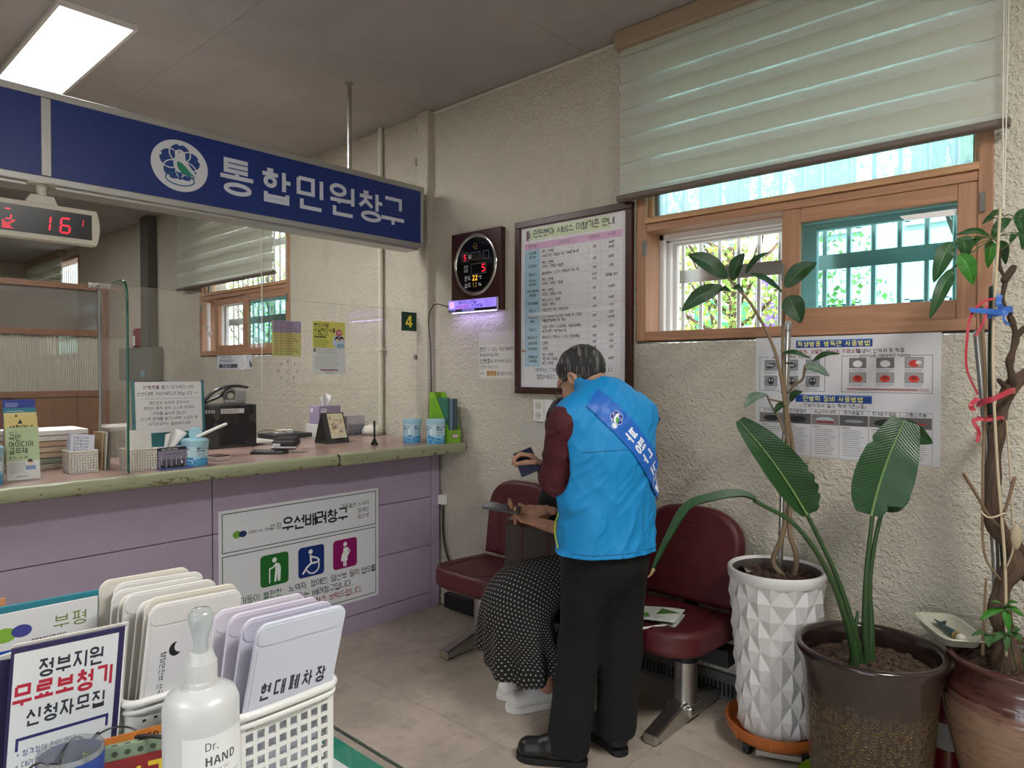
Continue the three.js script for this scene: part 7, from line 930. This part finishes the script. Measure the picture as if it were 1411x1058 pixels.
  const p = thing('support_pole', 'steel pole tied to the money tree trunk with red ribbon', 'pole', [0, 0, 0]); mesh('pole', tube([V(-0.397, 1.575, 0.21), V(-0.372, 1.25, 0.185), V(-0.345, 0.85, 0.175), V(-0.335, 0.53, 0.185)], 0.0115, 40, 14), M.steel, p);
  tag(mesh('bamboo_stick', tube([V(-0.326, 1.95, 0.318), V(-0.338, 1.52, 0.33), V(-0.326, 1.164, 0.305), V(-0.306, 0.85, 0.28), V(-0.30, 0.53, 0.275)], 0.0042, 60, 8), std({ color: S('#b9a98c'), roughness: 0.6 })), 'long pale thin stick standing upright along the money tree', 'stick');
  tag(mesh('green_stake', tube([V(-0.36, 1.72, 0.20), V(-0.358, 1.33, 0.19), V(-0.32, 0.8, 0.17), V(-0.31, 0.54, 0.17)], 0.009, 30, 10), std({ color: S('#1e2a20'), roughness: 0.4 })), 'dark green stake standing behind the money tree trunk', 'stake');
  const ring = (c, rx, rz, h, m, nm, l, tilt = 0) => { const r = thing(nm, l, 'ribbon', [0, 0, 0]); mesh('band', surf(40, 2, (u, v) => { const a = u * 2 * PI; return V(c.x + Math.cos(a) * rx, c.y + (v - 0.5) * h + Math.cos(a) * tilt + 0.003 * Math.sin(a * 3), c.z + Math.sin(a) * rz); }, 0.0008), m, r); return r; };
  const red = std({ color: S('#a8323f'), roughness: 0.4, side: THREE.DoubleSide }), blue = std({ color: S('#2a5ca8'), roughness: 0.5, side: THREE.DoubleSide });
  const rib = (par, pts, w, m, nm = 'tail') => mesh(nm, (() => { const cv = new THREE.CatmullRomCurve3(pts); return surf(2, 40, (u, v) => { const c = cv.getPoint(v), d = cv.getTangent(v), s = d.clone().cross(VIEW.clone().add(V(0.5 * Math.sin(v * 7), 0.3 * Math.cos(v * 5), 0))).normalize(); return c.addScaledVector(s, (u - 0.5) * w); }, 0.0006); })(), m, par);
  const r1 = ring(V(-0.338, 1.37, 0.262), 0.05, 0.065, 0.018, red, 'red_ribbon', 'wide red ribbon tied round the middle of money tree trunk', 0.022); rib(r1, [V(-0.375, 1.38, 0.33), V(-0.394, 1.46, 0.40), V(-0.393, 1.55, 0.41), V(-0.385, 1.62, 0.40), V(-0.36, 1.665, 0.36), V(-0.335, 1.675, 0.33)], 0.008, red); rib(r1, [V(-0.35, 1.66, 0.36), V(-0.355, 1.61, 0.37), V(-0.375, 1.56, 0.38)], 0.008, red); rib(r1, [V(-0.375, 1.37, 0.33), V(-0.388, 1.345, 0.36), V(-0.38, 1.33, 0.36)], 0.014, red);
  const r2 = ring(V(-0.35, 1.305, 0.27), 0.035, 0.05, 0.011, red, 'red_ribbon', 'narrow red ribbon tied lowest round the money tree trunk', 0.002); rib(r2, [V(-0.36, 1.305, 0.33), V(-0.382, 1.3, 0.35), V(-0.368, 1.265, 0.35), V(-0.372, 1.235, 0.355)], 0.011, red);
  const r3 = ring(V(-0.328, 1.635, 0.29), 0.034, 0.05, 0.02, blue, 'blue_ribbon', 'blue ribbon knotted round the sticks below the money tree leaves', 0.004); rib(r3, [V(-0.388, 1.638, 0.407), V(-0.36, 1.636, 0.375), V(-0.328, 1.632, 0.352), V(-0.30, 1.628, 0.335)], 0.016, blue); rib(r3, [V(-0.322, 1.685, 0.335), V(-0.322, 1.655, 0.345), V(-0.305, 1.632, 0.34)], 0.016, blue); rib(r3, [V(-0.312, 1.63, 0.34), V(-0.308, 1.605, 0.345), V(-0.296, 1.592, 0.34)], 0.007, blue);
  mesh('wire', [tube([V(-0.37, 1.02, 0.32), V(-0.345, 1.0, 0.32), V(-0.305, 1.015, 0.30)], 0.003, 20, 6), tube([V(-0.305, 1.3, 0.3), V(-0.29, 1.05, 0.29), V(-0.286, 0.9, 0.29), V(-0.30, 0.85, 0.29)], 0.0028, 30, 6)], std({ color: S('#b5a78f') }), q); mesh('knot_tag', sph(0.026, -0.278, 0.945, 0.29, 0.55, 1.5, 0.3, 14), std({ color: S('#a8987c') }), q);
}
{ // clear oval tray lying across the two pots, with a shell and pen-shaped roller in it
  const t = thing('soap_tray', 'cloudy plastic tray lying across the rims of the brown pots', 'tray', [-0.466, 0.57, 0.212], -1.0);
  const m = phys({ color: S('#b3b2a0'), roughness: 0.4, clearcoat: 0.2 }); const o = (s, y, k) => { const a = []; for (let i = 0; i < 48; i++) { const q = (i / 48) * 2 * PI, c = Math.cos(q), n = Math.sin(q), e = 0.45; a.push([Math.sign(c) * Math.abs(c) ** e * 0.128 * s * k, y, Math.sign(n) * Math.abs(n) ** e * 0.068 * s]); } return a; };
  const rings = [o(0.8, 0, 1), o(0.86, 0.004, 1), o(0.95, 0.026, 1), o(1.06, 0.029, 1), o(1.07, 0.033, 1), o(1.0, 0.034, 1), o(0.9, 0.03, 1), o(0.8, 0.006, 1), o(0.0, 0.006, 1)]; mesh('tray', surf(48, rings.length - 1, (u, v) => { const r = rings[Math.round(v * (rings.length - 1))], p = r[Math.round(u * 48) % 48]; return V(p[0], p[1], p[2]); }), m, t); mesh('bottom', surf(48, 1, (u, v) => { const p = rings[0][Math.round(u * 48) % 48]; return V(p[0] * (1 - v), 0, p[2] * (1 - v)); }), m, t);
  const r = thing('knobbed_handle', 'blue green handle with gold band and white knob lying in the plastic tray', 'handle', [-0.452, 0.590, 0.235], -0.9); const L = (a) => lathe(a, 20).rotateZ(-PI / 2); mesh('handle', L([[0, -0.05], [0.009, -0.048], [0.011, -0.02], [0.0125, 0.01], [0.012, 0.02], [0, 0.02]]), std({ color: S('#1d3f4a'), roughness: 0.35 }), r); mesh('gold_ring', L([[0.0128, 0.02], [0.0145, 0.023], [0.0125, 0.028], [0.0145, 0.033], [0.0128, 0.037]]), std({ color: S('#b9a05a'), metalness: 0.8, roughness: 0.3 }), r); mesh('knob', sph(0.0155, 0.05, 0, 0, 1.1, 1, 1, 18), std({ color: S('#b8b0a2'), roughness: 0.4 }), r);
  const s = thing('dark_scrap', 'dark blue scrap lying at the left end of the plastic tray', 'scrap', [-0.50, 0.58, 0.155], -1.0); mesh('flake', blade([V(-0.03, 0.0, -0.01), V(0, 0.012, 0), V(0.045, 0.004, 0.01)], 0.02, 0.022, V(0, 1, 0), 0.3, 0.1), std({ color: S('#27343a'), roughness: 0.5, side: THREE.DoubleSide }), s);
}
{ const t = thing('fire_extinguisher', 'dark red fire extinguisher standing between the two brown pots', 'fire extinguisher', [-0.487, 0, 0.092]); const red = phys({ color: S('#5c0f18'), roughness: 0.25, clearcoat: 0.5 }); mesh('body', lathe([[0, 0], [0.062, 0], [0.066, 0.01], [0.066, 0.32], [0.058, 0.355], [0.03, 0.385], [0.018, 0.39], [0.018, 0.41], [0, 0.41]], 32), red, t); mesh('head', [cyl(0.022, 0.022, 0.04, 0, 0.43, 0), rbox(0.018, 0.014, 0.1, 0.004, 0, 0.46, 0.03, 0.25)], M.black, t); mesh('hose', tube([V(0.02, 0.43, 0), V(0.075, 0.4, 0.02), V(0.078, 0.25, 0.02), V(0.07, 0.12, 0.02)], 0.008, 30, 8), M.black, t); mesh('gauge_label', cyl(0.0664, 0.0664, 0.09, 0, 0.2, 0, 0, 0.4, 0, 32, true), std({ color: S('#8a8078') }), t); }
// ---------- writing desk in the foreground ----------
const DT = 0.96;
{
  const t = thing('writing_desk', 'writing desk with green cloth under a glass top in the foreground', 'desk', [0, 0, 0]);
  mesh('desk_top', rbb(-1.5, -0.12, DT - 0.04, DT - 0.009, 2.364, 2.86, 0.004, 1), std({ color: S('#8a7a66'), roughness: 0.5 }), t); mesh('green_cloth', bb(-1.49, -0.13, DT - 0.009, DT - 0.007, 2.366, 2.85), std({ color: S('#17806a'), roughness: 0.8 }), t); mesh('white_sheet', bb(-1.4, -0.2, DT - 0.007, DT - 0.0062, 2.397, 2.83), std({ color: S('#d8dcdc'), roughness: 0.6 }), t);
  mesh('glass_top', rbb(-1.51, -0.11, DT - 0.006, DT, 2.357, 2.87, 0.0015, 1), M.glass, t); mesh('glass_edge', bb(-1.51, -0.11, DT - 0.0055, DT - 0.0005, 2.3562, 2.3572), phys({ color: S('#5f6b64'), roughness: 0.2 }), t);
  for (const x of [-1.45, -0.2]) for (const z of [2.45, 2.78]) mesh('leg', rbb(x - 0.02, x + 0.02, 0, DT - 0.04, z - 0.02, z + 0.02, 0.004, 1), M.greyPaint, t);
}
function bigBasket(label, x, z, w, d, h, cell, bar) { // w along x, d along z
  const t = thing('basket', label, 'basket', [x, DT + 0.0005, z]), m = std({ color: S('#dcdcd8'), roughness: 0.42 }); const wall = (len, px, pz, ry, tilt) => mesh('side', T(basketWall(len, h - 0.012, cell, bar, 0.0025), px, 0.004, pz, 0, ry, 0), m, t);
  wall(d - 0.02, w / 2, 0, PI / 2); wall(d - 0.02, -w / 2, 0, PI / 2); wall(w - 0.02, 0, d / 2, 0); wall(w - 0.02, 0, -d / 2, 0);
  for (const [i, j] of [[1, 1], [1, -1], [-1, 1], [-1, -1]]) mesh('corner', norm(new THREE.CylinderGeometry(0.011, 0.011, h - 0.006, 12, 1, true, i > 0 ? (j > 0 ? 0 : PI / 2) : j > 0 ? -PI / 2 : PI, PI / 2)).translate(i * (w / 2 - 0.01), h / 2, j * (d / 2 - 0.01)), m, t);
  mesh('base', rbox(w - 0.004, 0.004, d - 0.004, 0.002, 0, 0.003, 0), m, t); const R = (k, y, r) => { const p = [], a = w / 2 + k, b = d / 2 + k, c = 0.018; for (const [cx, cz, s] of [[a - c, b - c, 0], [-a + c, b - c, 1], [-a + c, -b + c, 2], [a - c, -b + c, 3]]) for (let i = 0; i < 4; i++) { const q = (s + i / 3) * (PI / 2); p.push(V(cx + Math.cos(q) * c, y, cz + Math.sin(q) * c)); } return tube(p, r, 120, 8, true); };
  mesh('rim', [R(0.003, h - 0.004, 0.0048), R(0.002, h - 0.014, 0.004)], m, t); return t;
}
bigBasket('white square-holed plastic basket at the desk edge holding lilac white envelopes', -0.752, 2.494, 0.095, 0.125, 0.125, 0.0135, 0.0045);
bigBasket('cream plastic basket behind the sanitizer bottle holding thick white envelopes', -0.915, 2.53, 0.13, 0.16, 0.112, 0.0125, 0.0085);
// an envelope with a rounded flap, facing the room (+x), leaning forward
function envelope(label, w, h, x, y, z, lean, roll, color, tex, yaw = 0) {
  const t = thing('envelope', label, 'envelope', [x, y, z]); t.rotation.order = 'YXZ'; t.rotation.set(lean, PI / 2 + yaw, roll); const s = rrShape(w, h, 0.012), m = std({ color: S(color), roughness: 0.75 });
  mesh('paper', extr(s, 0.004, 0.001).translate(0, h / 2, 0), m, t); mesh('flap', extr(rrShape(w - 0.002, 0.022, 0.009), 0.0008).translate(0, h - 0.013, 0.004), m, t);
  if (tex) { const p = mesh('print', sheet(w * 0.94, h * 0.82, 0.0003), std({ map: tex, roughness: 0.75 }), t); p.position.set(0, h * 0.46, 0.0042); } return t;
}
const envPrint = canvasTex(512, 640, (g, w, h) => { fillR(g, '#cdd1dd', 0, 0, w, h); [...'현대폐차장'].forEach((c, i) => write(g, c, 52 + i * 86, 150, 74, '#2e3038', 0.15)); });
for (let i = 0; i < 4; i++) envelope(['lilac white envelope with bold black Korean print, frontmost in the holed basket', 'lilac white envelope second from front in the holed basket', 'lilac white envelope third from front in the holed basket', 'pale envelope at the back of the holed basket, behind the printed one'][i], 0.108, 0.222, -0.737 - i * 0.011, DT + 0.008, 2.497 + i * 0.006, 0.255 - i * 0.04, -0.04, ['#cdd1dd', '#c9c6d6', '#cbc4d2', '#d2ccd6'][i], i ? null : envPrint);
const govPrint = canvasTex(512, 760, (g, w, h) => { fillR(g, '#d9d8da', 0, 0, w, h); g.fillStyle = '#1d1b1c'; g.beginPath(); g.arc(150, 130, 38, 0, 7); g.fill(); g.fillStyle = '#d9d8da'; g.beginPath(); g.arc(176, 118, 33, 0, 7); g.fill(); g.save(); g.translate(100, 130); g.rotate(PI / 2); write(g, '행정안전부 산곡동 행정복지센터', 0, 0, 34, '#3a393c', 0.11, 0, 0.95); g.restore(); g.strokeStyle = '#8a888c'; g.lineWidth = 3; for (let i = 0; i < 5; i++) g.strokeRect(330, 80 + i * 22, 16, 18); g.save(); g.translate(480, 70); g.rotate(PI / 2); write(g, '우편번호', 0, 0, 18, '#6a686c', 0.1); g.restore(); });
const EN = ['white printed envelope with black comma emblem, frontmost behind the bottle', 'white envelope second in the thick stack behind the bottle', 'white envelope third in the thick stack behind the bottle', 'white envelope fourth in the thick stack behind the bottle', 'white envelope fifth in the thick stack behind the bottle', 'white envelope sixth in the thick stack behind the bottle', 'white envelope second from the back of the thick stack', 'white rounded envelope at the very back of the thick stack'];
for (let i = 0; i < 8; i++) envelope(EN[i], 0.108, 0.215 - i * 0.001 + [0, 0.004, -0.003, 0.006, 0, 0.004, 0.008, 0.012][i], -0.872 - i * 0.0125, DT + 0.008, 2.548 + i * 0.002 + 0.004 * Math.sin(i * 5), 0.17 - i * 0.02, -0.05 + 0.02 * Math.sin(i * 3), i % 3 === 1 ? '#dbd5c9' : '#dcdad6', i ? null : govPrint);
{ // pump bottle of hand sanitizer
  const t = thing('sanitizer_bottle', 'tall white pump bottle with printed label standing in the foreground', 'bottle', [-0.655, DT + 0.0005, 2.612], 1.42); const hm = phys({ color: S('#dfe0e0'), roughness: 0.3, transmission: 0.25, thickness: 0 });
  mesh('body', lathe([[0, 0], [0.030, 0], [0.0335, 0.004], [0.0338, 0.168], [0.0335, 0.178], [0.030, 0.187], [0.02, 0.1925], [0.0145, 0.194], [0.0145, 0.2], [0, 0.2]], 48), hm, t); mesh('collar', [cyl(0.0142, 0.0146, 0.022, 0, 0.205, 0, 0, 0, 0, 32), cyl(0.0105, 0.0135, 0.009, 0, 0.2205, 0, 0, 0, 0, 32)], hm, t);
  const cm = phys({ color: S('#e2e6e6'), roughness: 0.15, transmission: 0.7, thickness: 0 }); mesh('pump', [lathe([[0, 0.218], [0.0062, 0.218], [0.0068, 0.236], [0.0095, 0.247], [0.0112, 0.254], [0.0112, 0.26], [0.008, 0.2655], [0, 0.267]], 28), tube([V(0, 0.254, 0), V(0.004, 0.255, -0.014), V(0.008, 0.249, -0.026)], 0.005, 14, 10)], cm, t);
  const lb = norm(new THREE.CylinderGeometry(0.0342, 0.0342, 0.12, 40, 1, true, -0.75, 1.9)).translate(0, 0.098, 0); mesh('label', lb, std({ roughness: 0.4, map: canvasTex(512, 900, (g, w, h) => { fillR(g, '#dedfdf', 0, 0, w, h); g.fillStyle = '#3d4044'; g.font = '76px sans-serif'; g.fillText('Dr.', 150, 96); g.font = 'bold 84px sans-serif'; g.fillText('HAND', 150, 200); g.font = '32px sans-serif'; g.fillStyle = '#7b7f84'; g.fillText('Sanitizer Gel', 154, 250); for (let i = 0; i < 4; i++) fillR(g, '#a5a8ac', 140, 300 + i * 26, 300, 7); fillR(g, '#c07a80', 150, 420, 260, 10); fillR(g, '#d6bb48', 420, 400, 92, 200); fillR(g, '#a5a8ac', 150, 450, 240, 7); }), side: THREE.DoubleSide }), t);
}
// flyers and documents at the left
const flyer = canvasTex(640, 960, (g, w, h) => { fillR(g, '#dfe3e4', 0, 0, w, h); fillR(g, '#2b2552', 0, 0, w, 26); fillR(g, '#2b2552', w - 46, 0, 46, h); fillR(g, '#2b2552', 0, 0, 14, h); fillR(g, '#efefec', w - 10, 0, 10, h); write(g, '정부지원', 330, 80, 96, '#2a2e3a', 0.13, 0.5); write(g, '무료보청기', 300, 186, 116, '#b8243c', 0.145, 0.5); write(g, '신청자모집', 320, 318, 92, '#2a2e3a', 0.13, 0.5); g.strokeStyle = '#2b2a6c'; g.lineWidth = 16; g.beginPath(); g.moveTo(60, 520); g.lineTo(60, 462); g.lineTo(560, 462); g.lineTo(560, 520); g.stroke(); for (let i = 0; i < 4; i++) write(g, ['+ 청각장애 진단 안내 +', '+ 대리점 무료 상담 방문 +', '+ 1개월 무료 체험 실시', '+ 신청서 및 서류 도우미'][i], 60, 520 + i * 58, 34, '#4a4e78', 0.11); g.strokeStyle = '#b3202f'; g.beginPath(); g.moveTo(40, 760); g.lineTo(40, 800); g.lineTo(590, 800); g.lineTo(590, 740); g.stroke(); });
function stand(name, label, cat, w, h, tex, color, x, z, lean, roll, y = DT + 0.001, th = 0.003) { const m = mesh(name, sheet(w, h, th).translate(0, h / 2, 0), tex ? std({ map: tex, roughness: 0.6 }) : std({ color: S(color), roughness: 0.7 })); m.rotation.order = 'YXZ'; m.position.set(x, y, z); m.rotation.set(lean, PI / 2, roll); return tag(m, label, cat); }
stand('flyer', 'white flyer with navy border and big red Korean hearing aid title', 'flyer', 0.108, 0.205, flyer, null, -0.868, 2.676, 0.09, -0.05);
stand('flyer', 'pale flyer stack edge directly behind the navy bordered flyer', 'flyer', 0.11, 0.206, null, '#d9d6cc', -0.876, 2.672, 0.09, -0.05);
stand('flyer', 'dark purple booklet behind the navy bordered flyer at far left', 'booklet', 0.11, 0.19, canvasTex(64, 128, (g, w, h) => { fillR(g, '#35305e', 0, 0, w, h); fillR(g, '#c9c7d6', 4, 20, 8, 60); }), null, -0.885, 2.745, 0.05, -0.1);
stand('document', 'white document with blue band and green round logo at left', 'document', 0.15, 0.214, canvasTex(512, 768, (g, w, h) => { fillR(g, '#d8d8d8', 0, 0, w, h); fillR(g, '#1f489c', 0, 150, w, 110); g.fillStyle = '#7fae3c'; g.beginPath(); g.ellipse(190, 88, 42, 30, 0, 0, 7); g.fill(); g.fillStyle = '#3d3f8a'; g.beginPath(); g.ellipse(246, 82, 34, 26, 0, 0, 7); g.fill(); write(g, '부평', 350, 44, 66, '#6a7c3a', 0.08); lines(g, 280, 126, 120, 1, 8, '#666', 6, 2); fillR(g, '#9fb0cc', 400, 170, 60, 40); }), null, -0.955, 2.69, 0.02, -0.02);
stand('folded_paper', 'folded white paper leaning in front of the blue banded document', 'paper', 0.13, 0.185, null, '#dad9d6', -0.925, 2.715, 0.12, 0.1);
stand('folder', 'teal folder standing behind the white blue banded document', 'folder', 0.17, 0.213, null, '#2e8292', -0.985, 2.68, 0.0, -0.03, DT + 0.001, 0.006);
stand('folder', 'orange edged sheet standing at the back of the left documents', 'document', 0.16, 0.218, null, '#cf8d5c', -1.0, 2.77, 0.0, 0.02);
// reading glasses in clear cups
function cup(label, x, z, band) { const t = thing('cup', label, 'cup', [x, DT + 0.0005, z]); mesh('cup', lathe([[0, 0.002], [0.024, 0.002], [0.025, 0], [0.026, 0.004], [0.029, 0.118], [0.028, 0.119], [0.0245, 0.006], [0, 0.005]], 40), phys({ color: S('#e3e6e8'), transmission: 0.8, roughness: 0.1, thickness: 0 }), t); mesh('band', cyl(0.0292, 0.0285, 0.022, 0, 0.102, 0, 0, 0, 0, 40, true), std({ color: S(band), roughness: 0.4, side: THREE.DoubleSide }), t); return t; }
cup('clear cup with blue band holding reading glasses at lower left', -0.775, 2.688, '#2a4a9c');
function spectacles(label, pos, rot, lensR) {
  const t = thing('reading_glasses', label, 'glasses', pos); t.rotation.set(...rot); const fr = [], bm = std({ color: S('#2a2624'), roughness: 0.3 }); for (const e of [-1, 1]) { const p = []; for (let i = 0; i < 24; i++) { const a = (i / 24) * 2 * PI; p.push(V(e * 0.033 + Math.cos(a) * lensR, Math.sin(a) * lensR * 0.8, 0)); } fr.push(tube(p, 0.0011, 60, 6, true)); }
  fr.push(tube([V(-0.008, 0.004, 0), V(0, 0.008, 0.004), V(0.008, 0.004, 0)], 0.0012, 12, 6)); mesh('frame', fr, bm, t); for (const e of [-1, 1]) mesh('temple', tube([V(e * 0.059, 0.004, 0), V(e * 0.062, 0.004, -0.015), V(e * 0.05, 0.006, -0.07), V(e * 0.044, -0.006, -0.11), V(e * 0.042, -0.022, -0.125)], (u) => 0.0016 + 0.0012 * u, 40, 8), M.black, t); mesh('lens', [T(cyl(lensR * 0.97, lensR * 0.97, 0.0012, 0, 0, 0, PI / 2), 0.033, 0, 0).translate(0, 0, 0), T(cyl(lensR * 0.97, lensR * 0.97, 0.0012, 0, 0, 0, PI / 2), -0.033, 0, 0)].map((g) => g.scale(1, 0.8, 1)), M.glass, t); return t;
}
spectacles('reading glasses with black temples standing in the blue banded cup', [-0.782, DT + 0.098, 2.70], [0.15, -0.75, 0.25], 0.024);
spectacles('reading glasses with orange tag leaning against the cream basket', [-0.80, DT + 0.085, 2.605], [-0.1, 1.0, 0.12], 0.0255);
{ const m = tag(mesh('paper_tag', sheet(0.075, 0.017, 0.0012), std({ map: canvasTex(256, 58, (g, w, h) => { fillR(g, '#cf7a2e', 0, 0, w, h); g.fillStyle = '#4a2d12'; g.font = 'bold 40px sans-serif'; g.fillText('60', 150, 44); write(g, '대', 200, 8, 42, '#4a2d12', 0.12); }), roughness: 0.6 })), 'orange paper tag reading sixties fixed below the reading glasses', 'tag'); m.position.set(-0.785, DT + 0.1, 2.622); m.rotation.set(0, 1.25, 0.04); }
{ const t = thing('glasses_stand', 'low sign stand with green top and red front with yellow letters', 'sign', [-0.772, DT + 0.0005, 2.606], 1.25); mesh('green_top', rbox(0.14, 0.1, 0.012, 0.002, 0, 0.05, -0.006), std({ map: dataTex(256, 128, (u, v) => { const a = Math.hypot(((u * 12) % 1) - 0.5, ((v * 5) % 1) - 0.5) < 0.25 ? 0.5 : 1; return [0.52 * a, 0.60 * a, 0.50 * a]; }, true, [7, 17]), roughness: 0.5 }), t); const f = mesh('red_front', sheet(0.14, 0.05, 0.002), std({ map: canvasTex(560, 160, (g, w, h) => { fillR(g, '#8c1b22', 0, 0, w, h); write(g, '돋보기 안전!', 10, 26, 110, '#e5c832', 0.15); }), roughness: 0.5 }), t); f.position.set(0, 0.06, 0.0005); }
// ---------- priority window sign on the counter front ----------
posterOn('counter_sign', 'white priority service sign with green blue and magenta pictograms on the counter front', 'sign', 0.925, 0.612, canvasTex(1640, 1085, (g, w, h) => {
  fillR(g, '#dbdde0', 0, 0, w, h); g.strokeStyle = '#1d3a33'; g.lineWidth = 7; g.strokeRect(32, 30, w - 64, 330); g.strokeRect(32, 392, w - 64, h - 424);
  g.fillStyle = '#6fa336'; g.beginPath(); g.ellipse(160, 220, 38, 32, 0, 0, 7); g.fill(); g.fillStyle = '#23355f'; g.beginPath(); g.ellipse(212, 222, 36, 28, 0, 0, 7); g.fill(); write(g, '부평에 사는 자부심', 262, 205, 30, '#444', 0.09, 0, 0.85); write(g, '부평', 460, 176, 62, '#3c3c38', 0.07); write(g, '우선배려창구', 575, 140, 132, '#17171a', 0.125, 0, 0.9); write(g, '거동불편 노약자', 1530, 110, 48, '#4c5c4a', 0.09, 1, 0.95); write(g, '장애인', 1530, 172, 48, '#2e3f78', 0.1, 1); write(g, '임산부', 1530, 232, 48, '#6a3a5a', 0.1, 1);
  const tile = (x, c) => rr(g, c, x, 450, 272, 282, 34); tile(370, '#1f6a2c'); tile(740, '#152f73'); tile(1110, '#8c1560'); g.fillStyle = g.strokeStyle = '#e8ebea'; g.lineCap = 'round'; g.lineJoin = 'round';
  const dot = (x, y, r) => { g.beginPath(); g.arc(x, y, r, 0, 7); g.fill(); }, ln = (wd, ...p) => { g.lineWidth = wd; g.beginPath(); p.forEach((q, i) => g[i ? 'lineTo' : 'moveTo'](q[0], q[1])); g.stroke(); };
  dot(505, 505, 22); ln(12, [458, 580], [458, 700]); ln(14, [458, 578], [490, 570], [520, 545]); g.beginPath(); g.moveTo(512, 535); g.quadraticCurveTo(570, 530, 566, 610); g.lineTo(560, 700); g.lineTo(536, 700); g.lineTo(532, 630); g.lineTo(522, 700); g.lineTo(500, 700); g.lineTo(512, 600); g.closePath(); g.fill();
  dot(868, 502, 22); ln(20, [868, 540], [872, 610], [930, 612]); ln(16, [880, 550], [940, 575], [960, 600]); ln(20, [870, 612], [830, 640], [790, 690]); g.lineWidth = 14; g.beginPath(); g.arc(890, 640, 66, -0.6, 2.7); g.stroke();
  dot(1246, 500, 22); g.beginPath(); g.moveTo(1230, 530); g.lineTo(1275, 535); g.lineTo(1285, 590); g.lineTo(1270, 640); g.lineTo(1275, 660); g.lineTo(1198, 660); g.quadraticCurveTo(1200, 600, 1220, 580); g.closePath(); g.fill(); ln(10, [1272, 540], [1300, 575], [1276, 610]); ln(16, [1232, 660], [1232, 708]); ln(16, [1252, 660], [1252, 708]);
  write(g, '거동이 불편한', 180, 770, 68, '#3d6048', 0.1, 0, 0.92); write(g, '노약자, 장애인, 임산부', 640, 770, 68, '#2a2a3e', 0.1, 0, 0.9); write(g, '등의 업무를', 1290, 770, 68, '#222', 0.1, 0, 0.85); write(g, '우선적으로 처리하는 배려창구입니다.', 800, 858, 68, '#1f1f22', 0.1, 0.5, 0.92); write(g, '일반 민원인분들의 배려와 협조 부탁드립니다.', 800, 946, 68, '#8a2a26', 0.1, 0.5, 0.92);
}), [-3.2165, 0.482, 0.953], PI / 2, { roughness: 0.4 });
// ---------- groups of alike things ----------
const GROUPS = { envelope: 'envelopes standing in baskets', paper: 'paper sheaves in the divider basket', folder: 'folders in the lime magazine file', leaflet: 'leaflets on the counter', wet_wipe_tub: 'wet wipe tubs on the counter', roller_blind: 'striped roller blinds over the windows', paper_tray: 'trays stacked on the staff desk', paper_stack: 'paper packs stacked on the counter', brochure: 'brochures leaning between counter baskets', flyer: 'flyers standing on the writing desk', basket: 'plastic baskets holding papers', tissue_box: 'tissue boxes', flower_pot: 'glazed pots by the wall', ceiling_light: 'ceiling light panels', street_tree: 'trees outside the windows', building: 'buildings outside the windows', shop_sign: 'shop signs outside', red_ribbon: 'red ribbons on the money tree', phone: 'phones in hands', notice_sheet: 'notices on the glass screen', reading_glasses: 'reading glasses on the writing desk' };
for (const o of scene.children) { const b = o.name.replace(/_\d{3}$/, ''); if (o.userData.category && GROUPS[b] && !o.userData.group && !(b === 'brochure' && o.position.y < 0.9) && !(b === 'folder' && o.position.z > 2)) o.userData.group = GROUPS[b]; }
renderer.render(scene, camera);
